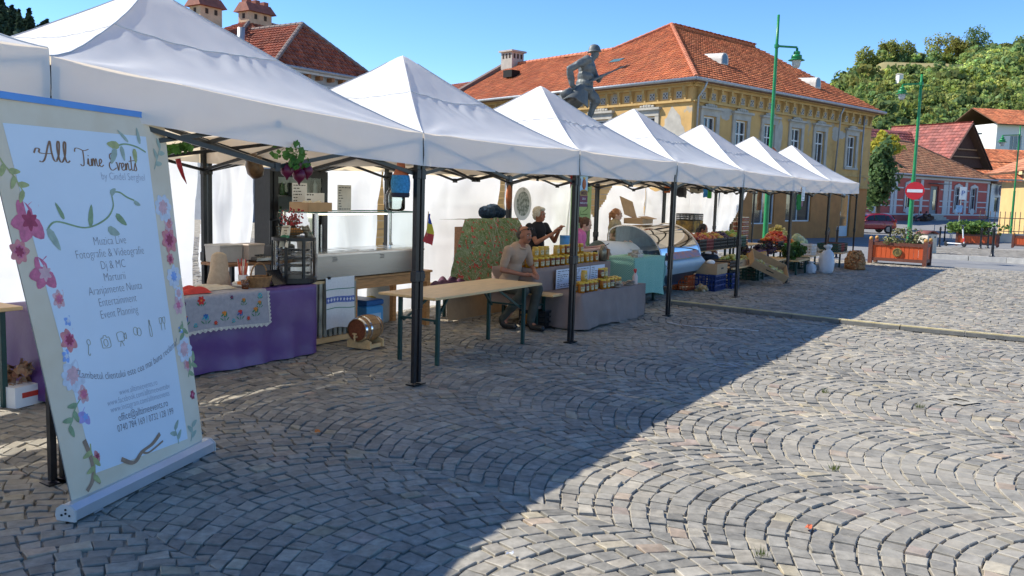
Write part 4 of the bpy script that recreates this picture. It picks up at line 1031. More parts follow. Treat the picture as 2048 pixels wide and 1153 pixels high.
TLs, TRs, BRs, BLs = (-.085, 2.03), (1.01, 2.035), (1.05, .145), (.205, .185)
def sh(s, t, d=2.2):                                  # s right, t down, on the pale sheet
    a = [TLs[k] * (1 - s) + TRs[k] * s for k in (0, 1)]; b = [BLs[k] * (1 - s) + BRs[k] * s for k in (0, 1)]
    return on(a[0] * (1 - t) + b[0] * t, a[1] * (1 - t) + b[1] * t, d)
m = MB(); m.grid(lambda u, v: sh(u, v, 1.2), 14, 24); sheet = m.build('pale_sheet', BLUEW, BN)
BROWN = M('title_brown', (.26, .14, .075), .5, .1); GREYT = M('text_grey', (.24, .24, .27), .6, .1); FAINT = M('faint_text', (.40, .44, .52), .6, .05); GOLD = M('icon_olive', (.30, .28, .18), .6, .1)
GL = {'A': (.72, [[(-.16, .40), (-.05, .62), (.08, .60), (.05, .45), (.2, .4), (.6, .42)], [(-.02, .03), (.1, .0), (.25, .2), (.48, .82), (.58, 1.0), (.56, .5), (.6, .1), (.72, .05)]]),
 'l': (.27, [[(-.02, .08), (.13, .4), (.24, .95), (.18, 1.02), (.11, .7), (.11, .15), (.18, .02), (.29, .12)]]),
 'T': (.42, [[(-.28, .8), (-.2, 1.0), (.0, 1.0), (.3, .9), (.62, 1.0)], [(.24, .93), (.22, .5), (.16, .08), (.04, .0), (-.05, .1)]]),
 'i': (.22, [[(-.02, .1), (.07, .45), (.06, .1), (.12, .02), (.24, .12)], [(.08, .6), (.11, .64)]]),
 'm': (.5, [[(0, .02), (.05, .45), (.06, .02)], [(.06, .05), (.12, .38), (.19, .45), (.21, .02)], [(.21, .05), (.28, .38), (.35, .45), (.37, .1), (.43, .02), (.52, .12)]]),
 'e': (.27, [[(0, .15), (.12, .22), (.2, .36), (.12, .46), (.03, .3), (.04, .08), (.14, .0), (.29, .12)]]),
 'E': (.46, [[(.46, .82), (.3, 1.02), (.13, .9), (.13, .66), (.3, .58), (.06, .42), (.02, .15), (.18, -.02), (.46, .14)]]),
 'v': (.32, [[(0, .42), (.06, .45), (.09, .1), (.13, .01), (.22, .38), (.27, .45), (.34, .4)]]),
 'n': (.36, [[(0, .02), (.05, .45), (.06, .02)], [(.06, .05), (.13, .38), (.21, .45), (.23, .1), (.29, .02), (.38, .12)]]),
 't': (.25, [[(.1, .9), (.07, .15), (.13, .02), (.27, .12)], [(-.08, .58), (.55, .70)]]),
 's': (.25, [[(-.02, .08), (.1, .48), (.13, .3), (.16, .1), (.07, 0), (-.03, .06)]])}
def script(word, s0, t0, wS, hT, parent, mat):
    """cursive lettering: each letter a part"""
    tot = sum(GL[c][0] for c in word); x = 0
    for c in word:
        m = MB(); ad, strokes = GL[c]
        for st in strokes: ribbon(m, [(x + p[0], p[1]) for p in st], .075, lambda a, b: sh(s0 + wS * a / tot, t0 - hT * b, 2.6))
        m.build('title_letter', mat, parent); x += ad
script('All', .165, .098, .20, .058, sheet, BROWN); script('Time', .445, .104, .165, .050, sheet, BROWN); script('Events', .655, .112, .235, .050, sheet, BROWN)
def line(txt, s, t, size, mat, arc=None, thin=0.0, shear=0.0, sq=.62):
    def wp(x, y): return x, y
    vs, fs = text2d(txt, 1.0, shear, 'CENTER', 1.0, thin); m = MB(); q = []
    for v in vs:
        ds = v[0] * size; dt = -v[1] * size * sq
        if arc: ds, dt = v[0] * size, dt + arc[0] * ((v[0] * size) ** 2) + arc[1] * (v[0] * size)
        q.append(sh(s + ds, t + dt, 2.4))
    m.add(q, fs); m.build('lettering', mat, sheet)
line('by Cindel Serghel', .76, .142, .052, FAINT, thin=-.01)
for i, tx in enumerate(('Muzica Live', 'Fotografie & Videografie', 'Dj & MC', 'Marturii', 'Aranjamente Nunta', 'Entertainment', 'Event Planning')): line(tx, .555 - .006 * i, .338 + i * .0365, .059, GREYT, thin=-.018)
line('Zambetul clientului este cea mai buna reclama!', .55, .742, .052, GREYT, arc=(-.19, -.03), thin=-.006)
for i, tx in enumerate(('www.alltimeevents.ro', 'www.facebook.com/alltimeeventsbv', 'www.instagram.com/alltimeevents')): line(tx, .56, .795 + .0225 * i, .044, FAINT, thin=-.012)
line('office@alltimeevents.ro', .57, .872, .054, GREYT, thin=-.004); line('0740 784 169 / 0732 128 199', .58, .903, .05, GREYT, thin=-.004)
# little line icons
def icon(name, strokes, s, t, k):
    m = MB()
    for st in strokes: ribbon(m, st, .10, lambda a, b: sh(s + a * k, t - b * k * .62, 2.5))
    m.build(name, GOLD, sheet)
circ = lambda cx, cy, r, n=12: [(cx + r * math.cos(2 * math.pi * i / n), cy + r * math.sin(2 * math.pi * i / n)) for i in range(n + 1)]
icon('microphone_icon', [circ(.1, .5, .3), [(-.05, .2), (-.4, -.7)], [(-.4, -.7), (-.2, -.9), (0, -.7)]], .20, .632, .045)
icon('camera_icon', [[(-.7, -.5), (.7, -.5), (.7, .4), (.3, .45), (.15, .65), (-.2, .65), (-.35, .45), (-.7, .4), (-.7, -.5)], circ(0, -.05, .35)], .345, .628, .05)
icon('video_icon', [[(-.7, -.35), (.4, -.35), (.4, .45), (-.7, .45), (-.7, -.35)], [(.4, .0), (.85, .35), (.85, -.25), (.4, 0)], [(-.2, -.35), (-.5, -.9)], [(-.1, -.35), (.2, -.9)]], .49, .622, .05)
icon('rings_icon', [circ(-.35, .1, .45), circ(.35, -.05, .45)], .645, .615, .045)
icon('bottle_icon', [[(-.2, -.8), (.2, -.8), (.2, .1), (.08, .4), (.08, .8), (-.08, .8), (-.08, .4), (-.2, .1), (-.2, -.8)]], .775, .612, .05)
icon('glasses_icon', [[(-.6, .6), (-.55, .1), (-.35, -.05), (-.15, .1), (-.1, .6), (-.6, .6)], [(-.35, -.05), (-.35, -.7)], [(.1, .6), (.15, .1), (.35, -.05), (.55, .1), (.6, .6), (.1, .6)], [(.35, -.05), (.35, -.7)]], .91, .604, .05)
# painted plants and flowers
def blob(m, u, v, r, ang, asp, d, put=on):
    n = 10; pts = []
    for i in range(n):
        a = 2 * math.pi * i / n; x, y = r * math.cos(a), r * asp * math.sin(a) * (1 - .35 * math.cos(a)); pts.append(put(u + x * math.cos(ang) - y * math.sin(ang), v + x * math.sin(ang) + y * math.cos(ang), d))
    m.add(pts, [tuple(range(n))])
PK = [M('petal_pink', (.62, .16, .26), .6, .2, 30), M('petal_rose', (.66, .24, .24), .6, .2, 30), M('petal_pale', (.62, .66, .74), .6, .12, 30), M('petal_blush', (.68, .42, .44), .6, .15, 30), M('petal_deep', (.36, .05, .10), .6, .2, 30), M('petal_blue', (.25, .40, .75), .6, .15, 30), M('petal_lilac', (.40, .34, .66), .6, .15, 30)]
GLF = [M('print_green', (.26, .36, .20), .6, .2, 25), M('print_sage', (.36, .44, .36), .6, .15, 25), M('print_olive', (.40, .42, .18), .6, .2, 25)]
def flower(u, v, r, c, c2, n=6, seed=0):
    g = random.Random(seed); m = MB()
    for i in range(n):
        a = 2 * math.pi * i / n + g.uniform(-.2, .2); blob(m, u + r * .5 * math.cos(a), v + r * .5 * math.sin(a), r * g.uniform(.5, .62), a, .72, 1.0 + i * .11)
    f = m.build('printed_flower', PK[c], BN); m = MB()
    for i in range(n):
        a = 2 * math.pi * i / n + .5; blob(m, u + r * .22 * math.cos(a), v + r * .22 * math.sin(a), r * .26, a, .55, 1.9 + i * .08)
    m.build('flower_centre', PK[c2], f)
    if c in (1, 2, 3):                                  # rose: a second ring of curled petals
        m = MB()
        for i in range(7): a = i * .9 + .3; blob(m, u + r * .36 * math.cos(a), v + r * .36 * math.sin(a), r * .34, a + .9, .55, 1.55 + i * .04)
        m.build('inner_petals', PK[{1: 0, 2: 3, 3: 1}[c]] if n % 2 else PK[c], f)
def sprig(u, v, ang, L, n, c, seed=0, put=on, dd=2.0):
    g = random.Random(seed); m = MB(); pts = [(u, v)]
    for i in range(n): ang += g.uniform(-.35, .35); u, v = u + L / n * math.cos(ang), v + L / n * math.sin(ang); pts.append((u, v))
    ribbon(m, pts, .009, lambda a, b: put(a, b, dd))
    for i, p in enumerate(pts[1:]):
        s = 1 if i % 2 else -1; a = ang + s * 1.0; blob(m, p[0] + .03 * math.cos(a), p[1] + .03 * math.sin(a), .036, a, .42, dd + .15 + .05 * i, put)
    m.build('printed_sprig', GLF[c], BN)
for k, (u, v, r, c, c2, n) in enumerate([(.0, 1.55, .115, 0, 4, 6), (.05, 1.28, .095, 0, 3, 6), (.16, 1.02, .03, 5, 2, 5), (.15, .92, .065, 1, 4, 7), (.145, .73, .085, 2, 3, 9), (.19, .50, .05, 6, 5, 5),
    (1.11, 1.60, .085, 2, 3, 9), (1.135, 1.40, .085, 1, 4, 7), (1.135, 1.17, .075, 2, 5, 8), (1.145, .985, .06, 3, 0, 6), (1.14, .83, .03, 5, 2, 5), (1.15, .70, .085, 2, 3, 9), (-.09, 1.40, .06, 1, 4, 7), (.12, 1.14, .05, 3, 0, 7), (.115, .84, .035, 5, 2, 5), (1.15, 1.50, .05, 3, 1, 7), (1.12, 1.28, .04, 1, 4, 7), (1.165, 1.06, .045, 2, 3, 7), (1.16, .60, .045, 3, 1, 7), (.20, .62, .05, 3, 0, 7), (1.17, .40, .03, 4, 0, 6), (.24, .27, .035, 1, 4, 6)]): flower(u, v, r, c, c2, n, k)
for k, (u, v, a, L, n, c) in enumerate([(-.13, 1.86, -1.25, .2, 5, 2), (.17, .60, -2.2, .16, 4, 0), (.20, .35, -1.9, .18, 4, 2), (1.06, 1.84, 1.2, .16, 4, 1), (1.15, .52, 1.3, .13, 4, 0), (1.08, .12, .9, .1, 3, 1), (.95, .14, 1.4, .1, 3, 1), (1.16, .88, -1.3, .08, 3, 0)]): sprig(u, v, a, L, n, c, k)
sp = lambda a, b, d: sh(a, b, d + 1)
def leafs(pts, leaves, c):
    m = MB(); ribbon(m, pts, .010, lambda a, b: sh(a, b, 2.5))
    m.build('printed_stem', GLF[0], sheet)
    for (s, t, r, ang, asp, cc) in leaves:
        q = MB(); n = 9; poly = []
        for i in range(n):
            a = 2 * math.pi * i / n; x, y = r * math.cos(a), r * asp * math.sin(a) * (1 - .4 * math.cos(a)); poly.append(sh(s + x * math.cos(ang) - y * math.sin(ang), t + (x * math.sin(ang) + y * math.cos(ang)) * .6, 3.0))
        q.add(poly, [tuple(range(n))]); q.build('printed_leaf', GLF[cc], sheet)
leafs([(.10, .29), (.18, .265), (.38, .285), (.55, .262), (.63, .225), (.64, .185), (.70, .18), (.76, .195), (.82, .205)], [(.22, .235, .045, -2.0, .3, 0), (.44, .25, .06, -1.2, .3, 0), (.60, .30, .05, .3, .45, 1), (.68, .265, .05, .6, .4, 0), (.65, .178, .03, -.5, .5, 1), (.84, .215, .03, .3, .4, 1), (.135, .315, .06, 1.1, .4, 1)], 0)
leafs([(.70, .045), (.80, .03), (.90, .035), (.98, .05)], [(.70, .07, .05, 2.2, .4, 1), (.78, .06, .04, 1.4, .4, 1), (.88, .065, .04, 1.6, .45, 2), (.71, .035, .05, 3.2, .4, 2), (.80, .005, .05, -2.5, .2, 1), (.93, .0, .045, -1.7, .3, 1)], 1)
# brown roots along the foot
m = MB(); ribbon(m, [(.42, .20), (.52, .15), (.60, .19), (.70, .21), (.78, .25)], .035, lambda a, b: on(a, b, 3.6)); ribbon(m, [(.60, .19), (.66, .17), (.80, .20)], .02, lambda a, b: on(a, b, 3.8)); ribbon(m, [(.16, .38), (.20, .25), (.19, .16), (.14, .11)], .03, lambda a, b: on(a, b, 1.6)); ribbon(m, [(.19, .17), (.24, .12)], .018, lambda a, b: on(a, b, 1.8))
m.build('printed_roots', M('root_brown', (.33, .22, .15), .7, .2, 20), BN)
# hardware
SILV = M('silver_aluminium', (.62, .66, .72), .35, .06, 3, metal=.7)
m = MB(); n = 12
prof = [(-.045, .0), (.048, .0), (.056, .025), (.050, .06), (.022, .08), (-.016, .08), (-.045, .055)]
k = len(prof); x0, x1 = -.02, BWD + .03
m.add([(x0, p[0] * 1.1, p[1] + .012) for p in prof] + [(x1, p[0] * 1.1, p[1] + .012) for p in prof], [tuple(reversed(range(k))), tuple(range(k, 2 * k))] + [(i, (i + 1) % k, k + (i + 1) % k, k + i) for i in range(k)])
cs_ = m.build('cassette', SILV, BN)
for x, s in ((x0, -1), (x1, 1)):
    m = MB(); m.add([(x + s * .001, p[0] * 1.18, p[1] * 1.08 + .008) for p in prof] + [(x + s * .014, p[0] * 1.15, p[1] * 1.06 + .009) for p in prof], [tuple(range(k)) if s < 0 else tuple(reversed(range(k))), tuple(range(k, 2 * k))] + [(i, (i + 1) % k, k + (i + 1) % k, k + i) for i in range(k)]); e = m.build('end_cap', M('cap_grey', (.55, .54, .52), .5, .1), cs_)
    for (dy, dz) in ((-.022, .03), (.024, .03), (0, .06), (.0, .04)): MB().cyl((x + s * .0145, dy, dz + .01), (x + s * .018, dy, dz + .01), .006, n=8).build('screw', BLACK, e)
for x in (.15, 1.05):
    m = MB(); m.box((x, .06, .006), (.07, .22, .008)); m.build('support_foot', SILV, cs_)
m = MB(); m.add([], []); P0, P1 = MBN @ Vector((ul(BH) - .01, BH, 0)), MBN @ Vector((BWD + .005, BH, 0)); m.bar(P0, P1, .03, .035); m.build('top_rail', M('blue_top_rail', (.10, .27, .62), .35, .05, metal=.3), BN)
m = MB(); m.tube([(.6, .10, .1), MBN @ Vector((.6, BH, -.03))], .011, 8); m.build('support_pole', SILV, BN)
# ================================================================= FIRST STALL (purple table, food counter)
def T(name, label, cat, a, b, z=0.0, rot=0.0, group=None): return thing(name, label, cat, RW(a, b, z), PHI + rot, group)
def drape(w, d, zt, zb, seed, folds=9, amp=.03, flare=.03, uneven=.02, nper=140, nv=14):
    """cloth over a w x d table (centred on 0, y+ = back): flat top and hanging sides with folds, one sheet"""
    m = MB(); g = random.Random(seed); per = 2 * (w + d); ring = []
    for i in range(nper):
        s = per * i / nper
        if s < w: p, n, cdist = (-w / 2 + s, -d / 2), (0, -1), min(s, w - s)
        elif s < w + d: p, n, cdist = (w / 2, -d / 2 + s - w), (1, 0), min(s - w, w + d - s)
        elif s < 2 * w + d: p, n, cdist = (w / 2 - (s - w - d), d / 2), (0, 1), min(s - w - d, 2 * w + d - s)
        else: p, n, cdist = (-w / 2, d / 2 - (s - 2 * w - d)), (-1, 0), min(s - 2 * w - d, per - s)
        ring.append((p, n, s, cdist))
    o = len(m.v)
    for v in range(nv + 1):
        t = v / nv
        for (p, n, s, c) in ring:
            k = math.sin(s * folds + 2.5 * nz(s * 1.3, seed)) * .6 + math.sin(s * folds * 2.3 + 1 + 3 * nz(s, seed + 4)) * .4
            off = .004 + flare * t + amp * k * t ** 1.2 * (1 if c > .08 else 1.6) + .02 * nz(s * 2.2 + seed, t * 3, 5) * t
            z = zt - (zt - zb + uneven * nz(s * 1.1, seed + 9) * 2) * t - (.012 if 0 < v else 0)
            m.v.append((p[0] + n[0] * off, p[1] + n[1] * off, z))
    for v in range(nv):
        for i in range(nper):
            j = (i + 1) % nper; m.f.append((o + v * nper + i, o + (v + 1) * nper + i, o + (v + 1) * nper + j, o + v * nper + j))
    c = len(m.v); m.v.append((0, 0, zt + .002))
    for i in range(nper): m.f.append((o + i, o + (i + 1) % nper, c))
    return m
def trestle(name, label, a, b, w, d, zt, mat=None, group=None, leg=None, rot=0.0, legin=.12):
    o = T(name, label, 'table', a, b, 0, rot, group)
    MB().box((0, 0, zt - .018), (w, d, .03), bev=.004).build('tabletop', mat or WOODP, o)
    for sx in (-1, 1):
        for sy in (-1, 1):
            m = MB(); m.box((sx * (w / 2 - legin), sy * (d / 2 - .08), (zt - .03) / 2), (.04, .04, zt - .036)); m.build('leg', leg or DGREEN, o)
    return o
SATIN = M('purple_satin', (.105, .042, .185), .36, .08, 3, bump=.018, bscale=11, spec=.6)
trestle('trestle_table', 'trestle table hidden under the purple satin cloth', 2.38, 2.08, 2.75, .62, .72)
pc = tag(drape(2.85, .68, .735, .03, 3, 8, .030, .03, .02, 320, 22).build('tablecloth', SATIN, smooth=True, loc=RW(2.38, 2.08), rotz=PHI), 'shiny purple satin cloth covering the long front table', 'tablecloth')
# embroidered runner
GREYC = M('grey_linen', (.33, .32, .35), .85, .1, 30, bump=.002, bscale=120); LACE = M('lace_cream', (.52, .49, .45), .9, .25, 60)
RN = T('embroidered_runner', 'grey linen runner embroidered with folk flowers over the purple cloth', 'table runner', 2.45, 1.74, 0)
def rf(u, v):                                          # u along, v: 0 back of the top, 1 hem
    x = (u - .5) * 1.30; 
    if v < .35: return (x, .33 - .35 / .35 * v, .742 + .003 * math.sin(u * 20) + .002 * v)
    t = (v - .35) / .65; return (x, -.035 - .025 * t - .012 * math.sin(u * 13) * t, .742 - .012 * min(1, t * 9) - .30 * t - .012 * math.sin(u * 7 + 1) * t)
MB().grid(rf, 50, 26).build('linen', GREYC, RN, smooth=True)
def lacef(u, v):
    if u < .8: P = Vector(rf(min(1, u / .8), 1)); q = u / .8; return P + Vector((0, -.002 - .003 * v, -v * (.028 + .008 * math.sin(q * 150))))
    P = Vector(rf(1, 1 - (u - .8) / .2 * .62)); return P + Vector((v * (.026 + .008 * math.sin(u * 260)), -.003, 0))
MB().grid(lacef, 220, 2).build('lace_edge', LACE, RN)
EC = [M('thread_red', (.55, .03, .03), .8, .2, 60), M('thread_orange', (.6, .2, .03), .8, .2, 60), M('thread_blue', (.03, .12, .35), .8, .2, 60), M('thread_green', (.04, .2, .09), .8, .2, 60), M('thread_cyan', (.06, .35, .42), .8, .2, 60), M('thread_plum', (.10, .03, .12), .8, .2, 60)]
def onr(x, z, d): 
    u = x / 1.30 + .5; t = min(1, max(0, (.73 - z) / .30)); P = Vector(rf(u, .35 + .65 * t)); return Vector((x, P.y - d / 1000, z))
def folk(x, z, r, kind, c):
    m = MB(); n = 9; g = random.Random(int(x * 977) + kind)
    def bl(cx, cz, rr, an, asp, d):
        pts = []
        for i in range(n):
            a = 2 * math.pi * i / n; px, pz = rr * math.cos(a), rr * asp * math.sin(a); pts.append(onr(cx + px * math.cos(an) - pz * math.sin(an), cz + px * math.sin(an) + pz * math.cos(an), d))
        m.add(pts, [tuple(range(n))])
    if kind == 0:                                       # tulip
        for i, an in enumerate((2.1, 1.57, 1.04)): bl(x + r * .42 * math.cos(an), z + r * .4 * math.sin(an), r * .55, an, .45, 3 + i * .3)
    else:
        for i in range(6): an = i * 1.047; bl(x + r * .45 * math.cos(an), z + r * .45 * math.sin(an), r * .5, an, .6, 3 + i * .2)
    f = m.build('embroidered_flower', EC[c], RN); m = MB()
    if kind == 0:
        for an in (2.7, .45): bl(x + r * .55 * math.cos(an), z + r * .1, r * .5, an + 1.0, .3, 4.4)
        bl(x, z - r * .2, r * .22, 0, .9, 5); m.build('flower_heart', EC[(c + 2) % 6], f)
    else: bl(x, z, r * .22, 0, 1, 5); m.build('flower_heart', EC[1], f)
    m = MB(); 
    for s in (-1, 1): bl(x + s * r * .75, z - r * .75, r * .5, s * .7, .22, 2.6)
    bl(x, z - r * .8, r * .4, 1.57, .2, 2.7); m.build('stitched_leaf', EC[3], f)
for i, x in enumerate((-.52, -.30, -.08, .12, .31, .50)): folk(x, .535 + .008 * (i % 2), .045, 0, (1, 0, 2, 1, 0, 1)[i])
for i, x in enumerate((-.41, -.19, .02, .22, .41)): folk(x, .485, .022, 1, (0, 4, 0, 4, 0)[i])
for x, z, r, kd, c in ((-.40, .655, .042, 1, 0), (-.12, .70, .045, 1, 0), (.36, .65, .035, 0, 1), (.55, .61, .035, 0, 1), (.56, .69, .03, 1, 4), (-.30, .69, .02, 1, 5), (.22, .70, .022, 1, 5)): folk(x, z, r, kd, c)
# things lying on the purple table
def crumple(w, d, h, seed, nu=22):
    return MB().grid(lambda u, v: ((u - .5) * w * (1 + .1 * nz(v * 3, seed)), (v - .5) * d * (1 + .12 * nz(u * 3, seed + 2)), .004 + h * (.35 + .65 * abs(nz(u * 2.6 + seed, v * 2.6))) * max(0, 1 - (2 * u - 1) ** 4) * max(0, 1 - (2 * v - 1) ** 4)), nu, nu)
tag(crumple(.36, .2, .09, 4).build('napkin', M('red_napkin', (.60, .05, .035), .7, .1, 20), smooth=True, loc=RW(2.36, 1.9, .745), rotz=PHI), 'red crumpled napkin on the embroidered runner', 'napkin')
tag(crumple(.5, .28, .07, 7).build('napkin', M('cream_cloth', (.58, .50, .38), .85, .1, 20), smooth=True, loc=RW(2.68, 2.06, .745), rotz=PHI), 'cream crumpled cloth lying behind the red napkin', 'napkin')
cup = T('drink_glass', 'small glass of brown drink on the purple table', 'glass', 2.97, 1.86, .742)
MB().lathe([(.032, 0), (.042, .085), (.038, .085), (.03, .006)], n=16).build('glass', GLASS, cup, smooth=True); MB().lathe([(.0, .006), (.033, .006), (.039, .07), (0, .07)], n=16, cap=False).build('drink', M('brown_drink', (.22, .06, .02), .15, .1), cup, smooth=True)
WICK = M('wicker', (.32, .17, .07), .7, .3, 30, bump=.006, bscale=40)
bk = T('wicker_basket', 'small wicker basket with handle at the front of the purple table', 'basket', 3.16, 1.88, .742)
m = MB()
for i in range(9):
    z = .008 + i * .012; r0 = .085 + i * .003; m.tube([((r0 + .004 * math.sin(12 * a + i * 3.14)) * math.cos(a) * 1.25, (r0 + .004 * math.sin(12 * a + i * 3.14)) * math.sin(a) * .85, z) for a in [2 * math.pi * k / 36 for k in range(37)]], .0065, 5)
m.build('woven_body', WICK, bk, smooth=True); MB().tube([(.105 * math.cos(a), 0, .10 + .14 * math.sin(a)) for a in [math.pi * k / 14 for k in range(15)]], .008, 6).build('handle', WICK, bk, smooth=True)
pk = T('orange_packet', 'orange and white packet beside the wicker basket', 'packet', 3.08, 2.02, .742, .3)
MB().box((0, 0, .03), (.2, .12, .05), bev=.012).build('wrapper', M('packet_white', (.7, .66, .6), .5), pk); MB().box((0, -.03, .045), (.202, .062, .03)).build('stripe', M('packet_orange', (.75, .2, .03), .5), pk)
st = T('straw_cup', 'cup of striped paper straws beside the glass warmer', 'cup', 3.20, 2.16, .742)
MB().lathe([(.04, 0), (.05, .1), (.046, .1), (.036, .006)], n=14).build('cup', PAPER, st, smooth=True)
for i in range(11):
    a = i * .57; m = MB(); m.tube([(.025 * math.cos(a), .025 * math.sin(a), .02), (.05 * math.cos(a), .05 * math.sin(a), .22 + .02 * (i % 3))], .0055, 6); m.build('straw', (M('straw_orange', (.7, .2, .08), .6), M('straw_cream', (.75, .66, .5), .6), M('straw_red', (.6, .06, .05), .6))[i % 3], st)
sk = T('linen_bag', 'beige linen bag standing beside the straw cup', 'bag', 3.02, 2.30, .742)
MB().grid(lambda u, v: ((.13 - .05 * v) * math.cos(u * 6.283) * (1 + .15 * nz(u * 5, v * 3)), (.09 - .03 * v) * math.sin(u * 6.283) * (1 + .15 * nz(u * 5, v * 3, 2)), .30 * v + .02 * math.sin(u * 12) * v), 28, 10).build('bag_body', M('bag_linen', (.50, .38, .26), .85, .1, 30), sk, smooth=True)
MB().ball((0, 0, .28), (.085, .06, .05), 12, 6).build('bag_mouth', M('bag_linen'), sk, smooth=True)
tb = T('tablet', 'black tablet leaning on the round glass warmer', 'tablet', 3.36, 1.83, .742, .2)
m = MB(); m.box((0, 0.02, .085), (.21, .012, .17), Matrix.Rotation(R_(-32), 4, 'X')); m.build('screen', M('black_gloss', (.012, .012, .014), .15), tb); MB().box((0, .06, .01), (.1, .1, .012)).build('stand', BLACKPL, tb)
# glass warmer with racks
GWm = T('glass_warmer', 'black framed heated glass display with wire racks', 'food warmer', 3.72, 1.98, .742)
m = MB(); m.lathe([(.235, 0), (.245, .01), (.245, .055), (.232, .06)], n=32, M=Matrix.Diagonal((1, .88, 1, 1))); m.build('base', BLACK, GWm, smooth=False)
m = MB(); m.lathe([(.225, .44), (.24, .445), (.24, .475), (.2, .48)], n=32, M=Matrix.Diagonal((1, .88, 1, 1))); m.build('top', BLACK, GWm)
for i in range(8):
    a0, a1 = i * math.pi / 4 + .05, (i + 1) * math.pi / 4 - .05; m = MB(); m.grid(lambda u, v: (.228 * math.cos(a0 + (a1 - a0) * u), .2 * math.sin(a0 + (a1 - a0) * u), .06 + .38 * v), 6, 1); m.build('glass_panel', GLASS, GWm, smooth=True)
for a in (-.35, math.pi * .5 + .9, math.pi + .5, -math.pi / 2 - .25):
    m = MB(); m.box((.232 * math.cos(a), .204 * math.sin(a), .25), (.03, .02, .39), Matrix.Rotation(a + math.pi / 2, 4, 'Z')); m.build('upright', BLACK, GWm)
for i in range(4):
    m = MB(); z = .10 + i * .08
    m.tube([(.19 * math.cos(t), .165 * math.sin(t), z) for t in [2 * math.pi * k / 24 for k in range(25)]], .004, 5)
    for k in range(-4, 5): y = k * .035; x = .19 * math.sqrt(max(0, 1 - (y / .165) ** 2)); m.tube([(-x, y, z), (x, y, z)], .0025, 4)
    m.build('wire_rack', CHROME, GWm)
wb = T('wire_basket', 'wire basket with folk towel on top of the glass warmer', 'basket', 3.70, 1.98, 1.224)
m = MB()
for z in (.005, .035, .065, .10):
    k = 1 + z * 1.2; m.tube([(x * k, y * k, z) for x, y in ((-.13, -.08), (.13, -.08), (.13, .08), (-.13, .08), (-.13, -.08))], .0035, 4)
for i in range(13):
    x = -.13 + .26 * i / 12
    for y in (-.08, .08): m.tube([(x, y, .005), (x * 1.12, y * 1.12, .10)], .003, 4)
m.build('wire_frame', M('dark_wire', (.10, .085, .06), .5, metal=.6), wb); MB().box((0, 0, .05), (.2, .12, .07), bev=.03).build('basket_filling', M('dry_orange', (.35, .15, .04), .9, .4, 20), wb)
for sx, ln in ((-1, .22), (1, .16)):
    m = MB(); m.grid(lambda u, v: (sx * (.12 + .07 * v + .02 * math.sin(u * 9)), -.10 + .12 * u - .03 * v, .115 - ln * v + .01 * math.sin(u * 12)), 8, 10); q = m.build('folk_towel', M('towel_cream', (.60, .55, .45), .85, .1, 30), wb, smooth=True)
    m = MB(); m.grid(lambda u, v: (sx * (.12 + .07 * (.45 + .12 * v) + .02 * math.sin(u * 9)) + sx * .004, -.104 + .124 * u - .03 * (.45 + .12 * v), .115 - ln * (.45 + .12 * v) + .01 * math.sin(u * 12)), 8, 2); m.build('green_stripe', M('stripe_green', (.06, .22, .13), .85), q)
bq = T('dried_bouquet', 'bunch of dried red berries and twigs on the glass warmer', 'bouquet', 3.80, 2.08, 1.224)
m = MB(); g = random.Random(4); tips = []
for i in range(34):
    a, r = g.uniform(0, 6.28), g.uniform(.02, .12); h_ = g.uniform(.16, .30); m.tube([(0, 0, .03), (r * .4 * math.cos(a), r * .4 * math.sin(a), h_ * .6), (r * math.cos(a), r * math.sin(a), h_)], [.0035, .003, .0015], 4); tips.append((r * math.cos(a), r * math.sin(a), h_))
m.build('twigs', M('dry_twig', (.22, .12, .07), .9, .3, 20), bq); m = MB()
for p in tips:
    for k in range(3): m.ball((p[0] + g.uniform(-.02, .02), p[1] + g.uniform(-.02, .02), p[2] - g.uniform(0, .09)), .010, 6, 4)
m.build('berries', M('dry_berry', (.38, .03, .04), .6, .2), bq, kind='stuff'); MB().lathe([(.04, 0), (.05, .05), (.03, .1), (.025, .1), (.04, .05), (.03, .006)], n=14).build('glass_vase', GLASS, bq, smooth=True)
# cooking table at the back left
trestle('side_table', 'small brown-topped cooking table at the back of first stall', 3.72, 2.62, 1.0, .42, .93, WOODD, leg=BLACK)
def plastic_box(a, b, z, w, d, h_, mat, lab, rot=0): 
    o = T('storage_box', lab, 'box', a, b, z, rot); m = MB(); m.box((0, 0, h_ / 2), (w, d, h_), taper=1.06, bev=0); m.build('tub', mat, o); MB().box((0, 0, h_ + .012), (w * 1.1, d * 1.1, .024), bev=.006).build('lid', mat, o); return o
BOXG = M('box_greybeige', (.46, .43, .39), .6, .08); plastic_box(3.38, 2.66, .932, .28, .22, .16, BOXG, 'grey beige lidded tub on the cooking table, left'); plastic_box(3.66, 2.60, .952, .24, .2, .14, M('box_blush', (.52, .43, .37), .6, .08), 'pinkish lidded tub on the cooking table, right', .15)
gs = T('gas_hob', 'small black and silver gas hob on the cooking table', 'stove', 3.84, 2.48, .932); MB().box((0, 0, .025), (.5, .16, .05), bev=.01).build('body', STEEL, gs)
for x in (-.13, .13):
    m = MB()
    for k in range(4): a = k * math.pi / 4; m.bar((x - .07 * math.cos(a), -.05 * math.sin(a), .065), (x + .07 * math.cos(a), .05 * math.sin(a), .065), .01)
    m.build('burner_grid', BLACK, gs)
